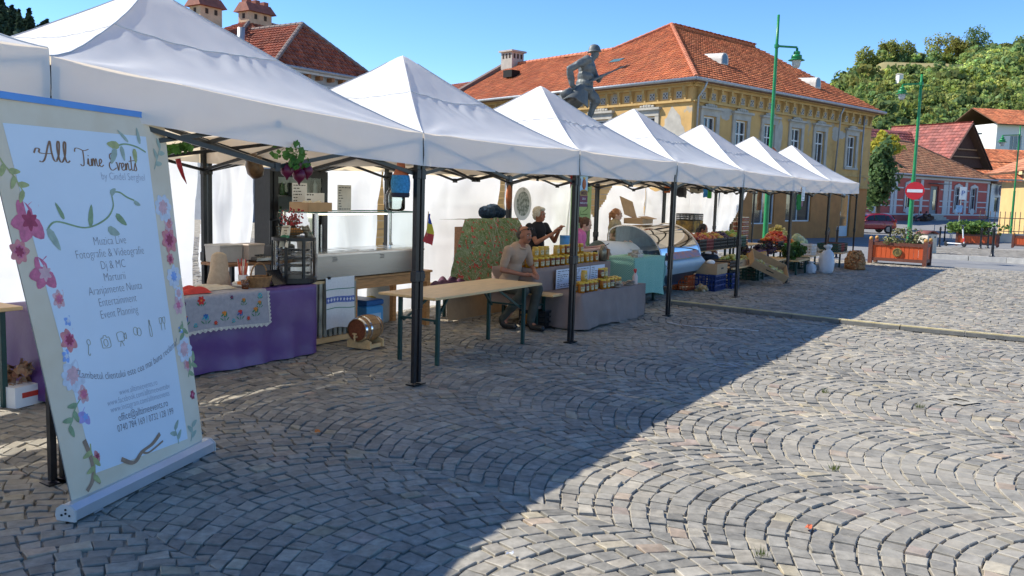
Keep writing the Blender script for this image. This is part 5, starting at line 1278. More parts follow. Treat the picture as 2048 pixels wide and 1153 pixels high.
tp_ = T('beer_tap', 'black lever tap standing on the cooking table', 'tap', 4.02, 2.62, .932); m = MB(); m.box((0, 0, .08), (.12, .12, .16), bev=.02); m.build('tap_base', BLACKPL, tp_); m = MB(); m.tube([(-.03, 0, .16), (-.03, 0, .42), (.05, -.02, .44), (.09, -.04, .36), (.10, -.05, .30)], .018, 8); m.build('tap_arm', BLACK, tp_); MB().box((.1, -.05, .28), (.05, .04, .1), bev=.01).build('tap_head', BLACKPL, tp_)
# fridge
FR = T('glass_fridge', 'tall black fridge with glass door behind the food counter', 'fridge', 4.46, 2.78, 0); FR.scale = (1, .5, 1)
for s in (-1, 1): MB().box((s * .425, 0, .96), (.05, .5, 1.92)).build('side_panel', BLACK, FR)
MB().box((0, .24, .96), (.80, .02, 1.92)).build('back_panel', M('fridge_inner', (.30, .34, .34), .5), FR); MB().box((0, 0, 1.9), (.80, .5, .05)).build('top_panel', BLACK, FR); MB().box((0, 0, .1), (.80, .5, .2)).build('plinth', BLACK, FR)
for i in range(5):
    z = .35 + i * .32; sh_ = MB().box((0, .0, z), (.79, .42, .012)).build('shelf', CHROME, FR); g = random.Random(i)
    for k in range(7):
        h_ = g.uniform(.1, .2); m = MB(); m.lathe([(.035, 0), (.035, h_ * .7), (.014, h_ * .85), (.014, h_)], ((k - 3) * .105, -.08 + g.uniform(-.05, .08), z + .007), 10); m.build('bottle', (M('bottle_green', (.05, .14, .05), .2), M('bottle_amber', (.25, .09, .02), .2), M('bottle_clear', (.35, .4, .42), .15), M('bottle_red', (.3, .04, .03), .3))[g.randrange(4)], sh_, smooth=True)
m = MB()
for (c, s_) in (((-.37, -.262, 1.05), (.06, .03, 1.7)), ((.37, -.262, 1.05), (.06, .03, 1.7)), ((0, -.262, 1.87), (.68, .028, .06)), ((0, -.262, .23), (.68, .028, .06))): m.box(c, s_)
dr2 = m.build('door_frame', BLACK, FR); MB().grid(lambda u, v: (-.34 + .68 * u, -.262, .26 + 1.58 * v), 1, 1).build('door_glass', GLASS, dr2); MB().box((.32, -.29, 1.1), (.02, .03, .4)).build('handle', CHROME, dr2)
def notice(name, label, a, b, z, w, h_, rows, rot=0.0, mat=PAPER, seed=1, cat='notice'):
    o = T(name, label, cat, a, b, z, rot); MB().box((0, 0, h_ / 2), (w, .004, h_)).build('sheet', mat, o); g = random.Random(seed); m = MB()
    for i in range(rows):
        zz = h_ * (.9 - .8 * i / max(1, rows - 1)); x = -w * .42
        while x < w * .38:
            L = g.uniform(.015, .05) * w * 4; L = min(L, w * .42 - x)
            if L > .004: m.box((x + L / 2, -.0028, zz), (L, .0012, h_ * .28 / rows))
            x += L + w * .05
            if g.random() < .25: break
    m.build('printed_lines', INK, o, kind='stuff'); return o
notice('price_list', 'white price list taped to the fridge door', 4.42, 2.62, 1.52, .24, .26, 7, .05)
# food counter: bain-marie with glass
FC = T('food_counter', 'stainless steel hot food counter with glass sneeze guard', 'food counter', 5.04, 2.32, .73)
w_, d_ = 1.86, .58
MB().box((0, 0, .145), (w_, d_, .29), bev=.006).build('steel_body', STEEL, FC); MB().box((0, -.004, .268), (w_ + .02, d_ + .012, .03), bev=.004).build('steel_rim', CHROME, FC)
m = MB()
for i in range(7): m.box((-.78 + i * .26, .02, .288), (.22, .42, .012), bev=.004)
m.build('pan_lids', CHROME, FC, kind='stuff')
for x in (-.65, .15, .82):
    m = MB()
    for i in range(3):
        for k in range(3): m.box((x - .04 + .026 * i + .013 * (k % 2), -d_ / 2 - .002, .235 - .018 * k), (.012, .004, .009))
    m.build('vent_slots', INK, FC, kind='stuff')
for x in (-w_ / 2 + .015, w_ / 2 - .015):
    for y in (-d_ / 2 + .03, d_ / 2 - .03): MB().box((x, y, .51), (.03, .03, .44)).build('glass_post', CHROME, FC)
MB().grid(lambda u, v: ((u - .5) * (w_ - .06), -d_ / 2 + .03, .29 + .43 * v), 1, 1).build('front_glass', GLASS, FC); MB().grid(lambda u, v: ((u - .5) * (w_ + .02), (v - .5) * d_, .733), 1, 1).build('top_glass', GLASS, FC)
for x in (-w_ / 2 + .015, w_ / 2 - .015): MB().grid(lambda u, v: (x, (u - .5) * (d_ - .1), .29 + .43 * v), 1, 1).build('side_glass', GLASS, FC)
GEDGE = M('glass_edge_green', (.05, .16, .13), .15, .1)
for c_, s_ in (((0, -d_ / 2, .734), (w_ + .02, .008, .012)), ((0, d_ / 2, .734), (w_ + .02, .008, .012)), ((-w_ / 2 - .01, 0, .734), (.008, d_ - .01, .012)), ((w_ / 2 + .01, 0, .734), (.008, d_ - .01, .012))): MB().box(c_, s_).build('glass_edge', GEDGE, FC)
MB().box((-.1, -.02, .71), (1.25, .03, .022)).build('light_tube', M('lamp_tube', (.9, .86, .75), .5, 0, emit=(1, .88, .62, 3.0)), FC); MB().box((-.1, .01, .718), (1.5, .1, .012)).build('lamp_shade', CHROME, FC)
for x in (-.75, .75): MB().cyl((x, -d_ / 2 + .0, -.0), (x, -d_ / 2 + .0, .03), .02, n=8).build('foot', BLACKPL, FC)
tray = T('cardboard_tray', 'cardboard tray heaped with wrapped bread on the counter glass', 'tray', 4.28, 2.3, 1.47, .1)
for (c, s_) in (((0, 0, .006), (.4, .26, .012)), ((0, -.13, .05), (.4, .01, .1)), ((0, .13, .05), (.4, .01, .1)), ((-.2, 0, .05), (.01, .25, .1)), ((.2, 0, .05), (.01, .25, .1))): MB().box(c, s_).build('tray_side', CARD, tray)
tag(crumple(.34, .2, .16, 11).build('bread_wrap', M('waxed_wrap', (.62, .55, .42), .5, .15, 20), smooth=True, loc=RW(4.30, 2.3, 1.485), rotz=PHI), 'crumpled paper wrapping heaped in the cardboard tray', 'wrapping')
notice('menu_card', 'white menu card with black print standing on the counter glass', 4.62, 2.12, 1.472, .21, .30, 9, -.05, M('menu_paper', (.66, .63, .56), .7), 5, 'menu'); notice('menu_card', 'pale folded notice behind the cardboard tray on the counter', 4.46, 2.42, 1.472, .3, .2, 4, .0, PAPER, 8, 'menu')
jr = T('glass_jar', 'big empty glass jar on the right end of the counter', 'jar', 5.78, 2.34, 1.47); MB().lathe([(.10, 0), (.125, .03), (.125, .2), (.10, .25), (.085, .27), (.085, .29), (.08, .29), (.08, .27), (.118, .2), (.118, .035), (.09, .008)], n=24).build('jar_body', GLASS, jr, smooth=True)
# pine table that carries the counter, cabinet with a towel, boxes, barrel
pt = T('pine_table', 'solid pine table under the steel food counter', 'table', 5.45, 2.38, 0)
MB().box((0, 0, .705), (1.5, .66, .03), bev=.004).build('tabletop', WOOD, pt); MB().box((0, -.30, .63), (1.4, .025, .11)).build('apron', WOOD, pt); MB().box((0, .30, .63), (1.4, .025, .11)).build('apron', WOOD, pt)
for sx in (-1, 1):
    for sy in (-1, 1): MB().box((sx * .69, sy * .28, .345), (.07, .07, .69)).build('leg', WOOD, pt)
cb = T('slatted_cabinet', 'low slatted cabinet under the left end of the food counter', 'cabinet', 4.42, 2.3, 0)
MB().box((0, 0, .05), (.72, .52, .06)).build('pallet_base', WOODP, cb); MB().box((0, .0, .7), (.7, .5, .03)).build('cabinet_top', WOODP, cb)
for i in range(9): MB().box((-.31 + i * .0775, -.24, .385), (.045, .02, .6)).build('slat', M('glass_bottle_row', (.35, .33, .26), .4, .3, 8), cb)
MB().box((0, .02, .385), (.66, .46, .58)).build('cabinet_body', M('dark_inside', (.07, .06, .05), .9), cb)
tw = T('woven_towel', 'white woven towel with blue folk band hanging from the cabinet', 'towel', 4.47, 2.03, 0)
TWf = lambda u, v: ((u - .5) * .46, -.008 * math.sin(u * 9 + 2 * v) * (1 - v) - .012 * (1 - v), .17 + .575 * v + .015 * (1 - v) * math.sin(u * 5))
WTW = M('towel_white', (.74, .74, .74), .9, .05, 40, bump=.002, bscale=150); MB().grid(TWf, 20, 20).build('cloth', WTW, tw, smooth=True)
TB = M('folk_blue', (.03, .07, .36), .9, .3, 60, col2=(.25, .32, .62))
def band(v0, v1, mat, nm): MB().grid(lambda u, v: Vector(TWf(u, v0 + (v1 - v0) * v)) + Vector((0, -.003, 0)), 20, 3).build(nm, mat, tw)
band(.50, .62, TB, 'blue_band'); band(.385, .40, M('stripe_green'), 'green_band'); band(.76, .775, M('stripe_green'), 'green_band')
for i in range(9):
    u = .06 + i * .11; P = Vector(TWf(u, .56)); m = MB(); r = .016; m.add([P + Vector((x * r, -.006, z * r)) for x, z in ((-1, 0), (0, -1.3), (1, 0), (0, 1.3))], [(0, 1, 2, 3)]); m.build('woven_motif', WTW, tw)
cbx = T('cool_box', 'light blue cool box under the pine table', 'cool box', 5.28, 2.42, 0); MB().box((0, 0, .17), (.3, .4, .3), bev=.02).build('box', M('cool_blue', (.08, .33, .62), .4, .05), cbx); MB().box((0, 0, .36), (.31, .41, .07), bev=.015).build('lid', M('cool_deep_blue', (.02, .12, .33), .4, .05), cbx); MB().box((.0, -.202, .16), (.22, .006, .14)).build('sticker', M('sticker_pale', (.35, .55, .72), .5), cbx)
tag(MB().ball((0, 0, .2), (.11, .16, .2), 12, 8).build('yellow_sack', M('yellow_bag', (.55, .42, .04), .5, .2, 10), smooth=True, loc=RW(5.55, 2.52, 0), rotz=PHI), 'yellow plastic sack beside the light blue cool box', 'bag')
gc = T('gas_bottle', 'beige gas bottle standing under the end of the pine table', 'gas bottle', 5.92, 2.72, 0); MB().lathe([(.13, 0), (.15, .03), (.15, .45), (.12, .55), (.05, .6)], n=20).build('cylinder', M('beige_metal', (.42, .40, .35), .5, .1), gc, smooth=True); MB().lathe([(.07, .58), (.075, .68), (.07, .68), (.065, .59)], n=14).build('collar', M('beige_metal'), gc); MB().box((0, 0, .62), (.03, .05, .05)).build('valve', CHROME, gc)
br = T('wooden_barrel', 'small wooden barrel with tap on its cradle, on the cobbles', 'barrel', 4.42, 1.60, 0, .12)
Bx = Matrix.Translation((0, 0, .215)) @ Matrix.Rotation(math.pi / 2, 4, 'Y')
rad = lambda t: .118 + .032 * (1 - (2 * t - 1) ** 2)
OAK = M('barrel_oak', (.36, .19, .08), .45, .18, 4, wood=(18, 18, 2)); HEAD = M('barrel_head', (.20, .06, .025), .5, .25, 4, wood=(2, 12, 12))
for k in range(16):
    a0, a1 = 2 * math.pi * k / 16 + .012, 2 * math.pi * (k + 1) / 16 - .012; m = MB()
    m.grid(lambda u, v: Bx @ Vector((rad(u) * math.cos(a0 + (a1 - a0) * v), rad(u) * math.sin(a0 + (a1 - a0) * v), (u - .5) * .36)), 8, 2); m.build('stave', OAK, br, smooth=True)
m = MB(); m.lathe([(.0, -.165), (.114, -.165), (.114, .165), (0, .165)], n=24, M=Bx, cap=False); m.build('barrel_head', HEAD, br)
for t in (.06, .26, .74, .94):
    m = MB(); m.lathe([(rad(t - .035) + .003, (t - .535) * .36), (rad(t + .035) + .003, (t - .465) * .36)], n=28, M=Bx, cap=False); m.build('hoop', CHROME, br, smooth=True)
m = MB(); m.tube([(-.165, 0, .14), (-.22, 0, .14)], .012, 8); m.tube([(-.21, 0, .17), (-.21, 0, .10)], .010, 8); m.box((-.21, 0, .178), (.012, .05, .016)); m.build('tap', WOODP, br)
for x in (-.12, .12):
    m = MB(); m.prism([(-.15, .01), (.15, .01), (.15, .09), (.09, .11), (.05, .085), (0, .075), (-.05, .085), (-.09, .11), (-.15, .09)], .03, Matrix.Translation((x - .015, 0, 0)) @ Matrix.Rotation(math.pi / 2, 4, 'Z') @ Matrix.Rotation(math.pi / 2, 4, 'X')); m.build('cradle', WOODP, br)
for y in (-.12, .12): MB().box((0, y, .035), (.24, .03, .04)).build('cradle_rail', WOODP, br)
# hung decorations under the first canopy
def chilli(m, base, L, r, bend):
    x, y, z = base; m.tube([(x, y, z), (x + bend * .2, y, z - L * .3), (x + bend * .6, y, z - L * .7), (x + bend, y, z - L)], [r, r * .95, r * .6, r * .1], 8)
CHI = M('chilli_red', (.36, .012, .02), .3, .15, 10); LFG = M('leaf_green', (.09, .22, .04), .6, .3, 20, trans=.2)
c1 = T('chilli_garland', 'single red chilli with green leaves hanging under first canopy', 'garland', 1.12, .40, 2.15); m = MB(); chilli(m, (0, 0, -.24), .17, .018, .07); m.build('chilli', CHI, c1, smooth=True)
def leafbunch(parent, c, r, n, size, seed, mat=None):
    V, T_ = leafcloud(n, (r, r, r), size, 8, seed); m = MB(); V = V + np.array(c)
    for i in range(0, len(V), 4): m.add([V[i], V[i + 1], V[i + 2], V[i + 3]], [(0, 1, 2, 3)])
    return m.build('leaves', mat or LFG, parent)
leafbunch(c1, (0, 0, -.15), .09, 60, .022, 3)
c2 = T('beet_bunch', 'bunch of four dark red beets with leaves hanging from canopy', 'garland', 1.86, .02, 1.96)
for (x, z, r) in ((-.10, -.10, .048), (-.02, -.06, .05), (.02, -.13, .05), (.10, -.095, .046)):
    m = MB(); m.lathe([(.004, -r * 1.5), (.012, -r * 1.1), (r * .8, -r * .6), (r, 0), (r * .75, r * .65), (.012, r * .95), (.008, r * 1.2)], (x, .0, z), 14); m.build('beet', M('beet_red', (.12, .006, .03), .35, .2, 12), c2, smooth=True)
leafbunch(c2, (-.02, 0, .02), .15, 90, .024, 5); leafbunch(c2, (.08, 0, .0), .1, 40, .022, 6)
c3 = T('clay_jug', 'brown glazed clay jug hanging tilted from the canopy bars', 'jug', 2.5, 1.2, 1.90); Jx = Matrix.Rotation(R_(-25), 4, 'Y')
m = MB(); m.lathe([(.05, -.09), (.075, -.04), (.07, .03), (.05, .07), (.065, .105), (.055, .105), (.042, .07), (.06, .03), (.06, -.04), (.04, -.08)], n=18, M=Jx); m.build('jug_body', M('clay_glaze', (.13, .07, .03), .3, .5, 12), c3, smooth=True); MB().tube([Jx @ Vector((.05 + .05 * math.sin(a), 0, .075 - .1 * a / 3.14)) for a in [math.pi * k / 10 for k in range(11)]], .010, 6).build('handle', M('clay_glaze'), c3)
c4 = T('crochet_bottle', 'terracotta bottle in a blue crocheted cover hanging by the post', 'bottle', 3.20, .14, 1.70); m = MB(); m.lathe([(.055, -.02), (.075, .0), (.08, .10), (.07, .17), (.04, .23), (.03, .31), (.034, .34)], n=18); m.build('bottle_body', M('terracotta', (.45, .13, .06), .6, .15, 12), c4, smooth=True)
m = MB(); m.lathe([(.077, .015), (.084, .05), (.086, .11), (.076, .168)], n=18, cap=False); m.build('crochet_cover', M('crochet_blue', (.05, .25, .48), .9, .3, 60, bump=.01, bscale=70), c4, smooth=True); m = MB(); m.lathe([(.072, -.025), (.08, -.012), (.081, .014), (.07, .016)], n=18, cap=False); m.build('crochet_hem', M('crochet_dark', (.03, .03, .05), .9), c4)
# tricolour flag on the post
fl = T('tricolour_flag', 'small blue, yellow and red flag hanging on the front tent post', 'flag', 3.27, -.06, 1.44, .1)
def ff(u, v, i):
    w = (i + u) / 3; A, LL, RR, LR = Vector((.02, .10)), Vector((-.08, -.13)), Vector((.09, -.07)), Vector((.07, -.18))
    l_ = A.lerp(LL, w); r_ = A.lerp(RR, w / .62) if w < .62 else RR.lerp(LR, (w - .62) / .38); q = l_.lerp(r_, v); return (q.x, -.05 - .012 * math.sin(v * 6 + w * 3), q.y)
for i, c in enumerate(((.02, .06, .33), (.62, .47, .03), (.52, .04, .035))):
    MB().grid(lambda u, v: ff(u, v, i), 4, 8).build(('blue_stripe', 'yellow_stripe', 'red_stripe')[i], M('flag_%d' % i, c, .7, .1, 15, trans=.2), fl, smooth=True)
MB().tube([(.0, -.035, -.16), (.022, -.04, .12)], .004, 6).build('flag_stick', WOODP, fl)
# left edge: neighbouring stall glimpsed behind the banner
trestle('wooden_table', 'wooden table with dark green legs at the far left edge', .08, 2.17, 1.5, .6, .78, WOODP)
bx2 = T('carton', 'white printed carton of dried flowers under the left table', 'carton', .84, 1.96, 0, .2); MB().box((0, 0, .08), (.26, .2, .16)).build('carton_box', PAPER, bx2); m = MB(); m.box((.0, -.1015, .09), (.14, .003, .04)); m.build('red_print', M('print_red', (.6, .05, .03), .6), bx2)
leafbunch(bx2, (0, 0, .22), .14, 90, .035, 9, M('dry_flowers', (.33, .10, .05), .9, .6, 12, col2=(.45, .33, .2)))
rp = T('red_kettle', 'round red kettle on the wooden table at the left edge', 'kettle', .38, 2.17, .782); MB().ball((0, 0, .22), (.24, .24, .23), 18, 10).build('kettle_body', M('enamel_red', (.45, .05, .045), .25, .08), rp, smooth=True); MB().lathe([(.09, .40), (.10, .43), (.05, .46), (.02, .5)], n=14).build('kettle_lid', BLACKPL, rp); MB().cyl((.17, -.17, .22), (.19, -.19, .22), .07, n=14).build('dial', M('dial_grey', (.2, .22, .22), .4), rp)
# ================================================================= PEOPLE AND STATUE
def remeshed(mb, name, mat, parent, vox=.009, it=5, wrinkle=0.0, wf=11.0, seed=0):
    me = mb.mesh('tmp'); ob = bpy.data.objects.new('tmp', me)
    r = ob.modifiers.new('r', 'REMESH'); r.mode = 'VOXEL'; r.voxel_size = vox; r.use_smooth_shade = True
    s = ob.modifiers.new('s', 'SMOOTH'); s.factor = .5; s.iterations = it
    out = evaluated(ob); bpy.data.objects.remove(ob); bpy.data.meshes.remove(me)
    if wrinkle:
        n_ = len(out.vertices); co = np.empty(n_ * 3, dtype=np.float32); no = np.empty(n_ * 3, dtype=np.float32)
        out.vertices.foreach_get('co', co); out.vertex_normals.foreach_get('vector', no); co = co.reshape(-1, 3); no = no.reshape(-1, 3)
        k = np.array([nz(p[0] * wf + seed, p[1] * wf, p[2] * wf * .7) + .6 * nz(p[0] * wf * .5, p[1] * wf * .5 + seed, p[2] * wf * 2.2) for p in co.tolist()], dtype=np.float32)
        out.vertices.foreach_set('co', (co + no * (k * wrinkle)[:, None]).ravel())
    out.name = name; out.materials.clear(); out.materials.append(mat); out.polygons.foreach_set('use_smooth', [True] * len(out.polygons))
    return link(name, out, parent)
def cap(m, p0, p1, r0, r1, n=12):
    m.tube([p0, p1], [r0, r1], n); m.ball(p0, r0 * 1.0, n, 8); m.ball(p1, r1 * 1.0, n, 8)
def hand(m, w, d, side, curl=.5):
    """palm and five bent fingers from the wrist w along d"""
    w, d = Vector(w), Vector(d).normalized(); up = Vector((0, 0, 1)); sx = d.cross(up)
    if sx.length < .1: sx = Vector((1, 0, 0))
    sx.normalize(); nn = sx.cross(d).normalized()
    c = w + d * .045; m.ball(c, (.032, .032, .032), 10, 6); cap(m, w + d * .02, w + d * .085, .024, .028, 10)
    for i, (o, L) in enumerate(((-.030, .060), (-.011, .072), (.010, .068), (.029, .052))):
        a = w + d * .088 + sx * o; b = a + (d * .8 - nn * curl * .6).normalized() * L * .5; e = b + (d * .45 - nn * (curl + .35)).normalized() * L * .5
        cap(m, a, b, .0095, .009, 8); cap(m, b, e, .009, .0075, 8)
    a = w + d * .035 + sx * side * .026; b = a + (d * .6 + sx * side * .7).normalized() * .035; e = b + (d * .9 - nn * .3).normalized() * .03
    cap(m, a, b, .011, .010, 8); cap(m, b, e, .010, .008, 8)
def headgeo(m, Hx, k=1.0):
    add = lambda c, r: m.ball((0, 0, 0), [q * k for q in r], 18, 12, Hx @ Matrix.Translation([q * k for q in c]))
    add((0, -.008, .022), (.074, .094, .094)); add((0, .022, -.045), (.056, .066, .066)); add((0, .055, -.082), (.028, .026, .022))
    add((0, .088, -.018), (.013, .016, .026)); add((0, .098, -.030), (.015, .013, .012)); add((0, .078, .022), (.05, .016, .014))
    for s in (-1, 1): add((s * .076, -.004, -.012), (.010, .020, .032)); add((s * .042, .058, -.028), (.022, .022, .024))
    add((0, .080, -.064), (.024, .012, .009))
def face(parent, Hx, k=1.0, brow=(.12, .08, .05)):
    E1, E2, LP = M('eye_white', (.6, .58, .55), .3), M('eye_dark', (.03, .02, .015), .2), M('lip_tone', (.42, .16, .13), .5)
    for s in (-1, 1):
        m = MB(); m.ball((0, 0, 0), (.013 * k, .008 * k, .007 * k), 10, 6, Hx @ Matrix.Translation((s * .031 * k, .0795 * k, .003 * k))); e = m.build('eye', E1, parent, smooth=True)
        m = MB(); m.ball((0, 0, 0), (.006 * k, .004 * k, .006 * k), 8, 6, Hx @ Matrix.Translation((s * .031 * k, .086 * k, .003 * k))); m.build('pupil', E2, e)
        m = MB(); m.tube([Hx @ Vector((s * x * k, y * k, z * k)) for x, y, z in ((.014, .092, .024), (.032, .090, .030), (.052, .077, .022))], .0045 * k, 6); m.build('eyebrow', M('brow_%d' % int(brow[0] * 100), brow, .9), parent)
    m = MB(); m.tube([Hx @ Vector((x * k, y * k, -.064 * k)) for x, y in ((-.024, .080), (0, .0925), (.024, .080))], .0048 * k, 6); m.build('mouth', LP, parent)
def person(label, loc, rotz, J, shirt, trousers, skin, hair, hairstyle, sleeve=.6, shoes=None, fem=0, vox=.008, group=None, legs=True, neckline=None, headyaw=0.0, headpitch=0.0, detail=True):
    o = thing('person', label, 'person', loc, rotz, group); V = {k: Vector(v) for k, v in J.items()}
    Hx = Matrix.Translation(V['head']) @ Matrix.Rotation(headyaw, 4, 'Z') @ Matrix.Rotation(headpitch, 4, 'X'); k = .96 if fem else 1.0
    sw = .5 * (V['shR'] - V['shL']).length
    # --- body
    m = MB(); headgeo(m, Hx, k); cap(m, V['neck'] - Vector((0, 0, .03)), V['head'] + Vector((0, -.01, -.05)), .055 - .01 * fem, .05 - .008 * fem)
    cap(m, V['pelvis'], V['chest'], .10, .105); cap(m, V['chest'], V['neck'] - Vector((0, 0, .04)), .10, .06)
    for s in ('R', 'L'):
        cap(m, V['chest'] + (V['sh' + s] - V['chest']) * .35, V['sh' + s], .06, .048); cap(m, V['sh' + s], V['el' + s], .046 - .004 * fem, .036 - .003 * fem); cap(m, V['el' + s], V['wr' + s], .037 - .003 * fem, .024)
        hand(m, V['wr' + s], V['wr' + s] - V['el' + s] if 'hd' + s not in V else V['hd' + s], 1 if s == 'L' else -1)
        if legs: cap(m, V['pelvis'], V['hip' + s], .09, .08); cap(m, V['hip' + s], V['kn' + s], .072, .05); cap(m, V['kn' + s], V['an' + s], .05, .035); cap(m, V['an' + s], V['an' + s] + Vector(V.get('ft' + s, Vector((0, .12, -.05)))), .035, .03)
    remeshed(m, 'body', skin, o, vox, 4)
    # --- shirt
    m = MB(); mid = V['pelvis'].lerp(V['chest'], .5); fw = (V['chest'] - V['pelvis']).normalized()
    rx = sw * .82
    def ell(c, r, ax):
        rot = Vector((0, 0, 1)).rotation_difference(ax).to_matrix().to_4x4(); m.ball((0, 0, 0), r, 18, 12, Matrix.Translation(c) @ rot)
    ell(V['chest'] + fw * .02, (rx, .125, .17), fw); ell(mid, (rx * (.86 - .04 * fem), .125, .2), fw); ell(V['pelvis'] + fw * .03, (rx * .92, .135, .12), fw)
    for s in ('R', 'L'):
        cap(m, V['chest'] + (V['sh' + s] - V['chest']) * .55 + Vector((0, 0, -.01)), V['sh' + s], .075, .062); e = V['sh' + s].lerp(V['el' + s], sleeve); cap(m, V['sh' + s], e, .062, .056 - .004 * fem)
    cap(m, V['chest'], V['neck'] - Vector((0, 0, .055)), .09, .062)
    sh_ = remeshed(m, 'shirt', shirt, o, vox * 1.35, 4, .008, 9, len(label))
    if neckline:
        m = MB(); m.tube([V['neck'] + Vector((.072 * math.cos(a), .062 * math.sin(a) + .008, -.045 - .02 * math.sin(a))) for a in [2 * math.pi * i / 20 for i in range(21)]], .014, 6); m.build('collar', neckline, sh_, smooth=True)
    # --- trousers and shoes
    if legs:
        m = MB(); m.ball(V['pelvis'], (.155, .125, .11), 16, 10)
        for s in ('R', 'L'): cap(m, V['hip' + s], V['kn' + s], .093, .07); cap(m, V['kn' + s], V['an' + s] + Vector((0, 0, .04)), .07, .055)
        remeshed(m, 'trousers', trousers, o, vox * 1.35, 4, .008, 10, 3)
        for s in ('R', 'L'):
            m = MB(); f = Vector(V.get('ft' + s, Vector((0, .12, -.05)))); cap(m, V['an' + s] + Vector((0, 0, -.005)), V['an' + s] + f * .3 + Vector((0, 0, -.02)), .05, .045); cap(m, V['an' + s] + f * .2 + Vector((0, 0, -.03)), V['an' + s] + f * 1.35 + Vector((0, 0, .02)), .044, .040)
            remeshed(m, 'shoe', shoes or BLACKPL, o, vox * 1.2, 3)
    # --- hair
    m = MB(); add = lambda c, r: m.ball((0, 0, 0), [q * k for q in r], 16, 10, Hx @ Matrix.Translation([q * k for q in c]))
    if hairstyle == 'balding':
        for s in (-1, 1): add((s * .052, -.035, .01), (.030, .062, .055))
        add((0, -.062, .0), (.066, .045, .07)); add((0, -.055, .055), (.055, .05, .055))
    elif hairstyle == 'short':
        add((0, -.022, .045), (.085, .096, .088)); add((0, -.06, -.01), (.072, .05, .075)); 
        for s in (-1, 1): add((s * .062, -.01, .02), (.028, .058, .06))
        add((.015, .055, .088), (.062, .042, .03))
    elif hairstyle in ('bun', 'ponytail', 'long'):
        add((0, -.022, .038), (.082, .094, .082)); add((0, -.055, -.005), (.070, .05, .08))
        for s in (-1, 1): add((s * .060, .0, .025), (.024, .055, .055))
        if hairstyle == 'bun': add((0, -.125, .035), (.042, .045, .05))
        if hairstyle == 'ponytail': add((0, -.105, .02), (.03, .035, .035)); cap(m, Hx @ Vector((0, -.12, .01)), Hx @ Vector((0, -.125, -.16)), .03, .012)
        if hairstyle == 'long': add((0, -.07, -.10), (.085, .055, .12)); cap(m, Hx @ Vector((0, -.09, -.05)), Hx @ Vector((0, -.08, -.26)), .06, .04)
    remeshed(m, 'hair', hair, o, vox * .9, 2, .006, 40)
    if detail: face(o, Hx, k, (.35, .33, .3) if hairstyle == 'short' else (.09, .06, .045))
    return o, Hx
TANSH = M('taupe_polo', (.42, .29, .205), .85, .08, 8); DKTR = M('olive_trousers', (.045, .05, .042), .85, .2, 8); HAIRB = M('hair_dark_grey', (.07, .055, .045), .7, .4, 60); HAIRG = M('hair_silver', (.52, .47, .38), .7, .25, 60)
HAIRBR = M('hair_brown', (.10, .045, .025), .6, .35, 60); HAIRGI = M('hair_ginger', (.34, .15, .07), .6, .3, 60); HAIRK = M('hair_black', (.012, .010, .010), .5, .4, 60)
man, mhx = person('balding man in taupe polo shirt sitting on the bench, looking right', RW(6.86, 1.30), -2.13 , dict(pelvis=(0, 0, .55), chest=(0, .10, .93), neck=(0, .17, 1.09), head=(0, .225, 1.20), shR=(.20, .10, 1.01), shL=(-.20, .13, 1.01), elR=(.27, .07, .75), wrR=(.13, .31, .70), hdR=(-.5, .8, 0), elL=(-.24, .22, .76), wrL=(-.02, .38, .73), hdL=(.6, .6, -.3),
    hipR=(.10, .02, .53), hipL=(-.09, .02, .53), knR=(.22, .38, .50), knL=(.02, .46, .52), anR=(.27, .10, .085), ftR=(0, .13, -.045), anL=(.15, .44, .085), ftL=(.02, .14, -.045)), TANSH, DKTR, SKIN, HAIRB, 'balding', .72, BLACKPL, neckline=TANSH, headyaw=-.1, headpitch=-.05)
m = MB()
for s in (-1, 1):
    m.tube([mhx @ Vector((s * x, y, z)) for x, y, z in ((.078, -.02, .05), (.080, .03, .075), (.05, .072, .088))], .004, 6); m.ball((0, 0, 0), (.026, .012, .016), 10, 6, mhx @ Matrix.Translation((s * .033, .078, .088)))
m.build('sunglasses', BLACK, man, smooth=True)
m = MB(); m.tube([mhx @ Vector((x, y, z)) for x, y, z in ((-.032, .078, -.058), (-.014, .092, -.050), (0, .097, -.050), (.014, .092, -.050), (.032, .078, -.058))], [.003, .008, .008, .008, .003], 6); m.build('moustache', HAIRB, man, smooth=True)
person('grey-haired woman in black T-shirt and jeans holding up her hands', RW(8.36, 1.80), -2.30, dict(pelvis=(0, 0, .84), chest=(0, .03, 1.15), neck=(0, .04, 1.305), head=(0, .065, 1.425), shR=(.18, .03, 1.25), shL=(-.18, .03, 1.25), elR=(.21, .20, 1.03), wrR=(.05, .38, 1.17), hdR=(-.2, .5, .5), elL=(-.24, .17, 1.04), wrL=(-.07, .39, 1.21), hdL=(.2, .5, .5),
    hipR=(.09, 0, .82), hipL=(-.09, 0, .82), knR=(.10, .03, .45), knL=(-.10, .03, .45), anR=(.10, 0, .085), anL=(-.10, 0, .085)), M('black_tshirt', (.014, .014, .018), .85, .2), M('blue_jeans', (.03, .06, .14), .85, .2, 10), SKIN, HAIRG, 'short', .55, BLACKPL, 1, headyaw=.15, neckline=None)
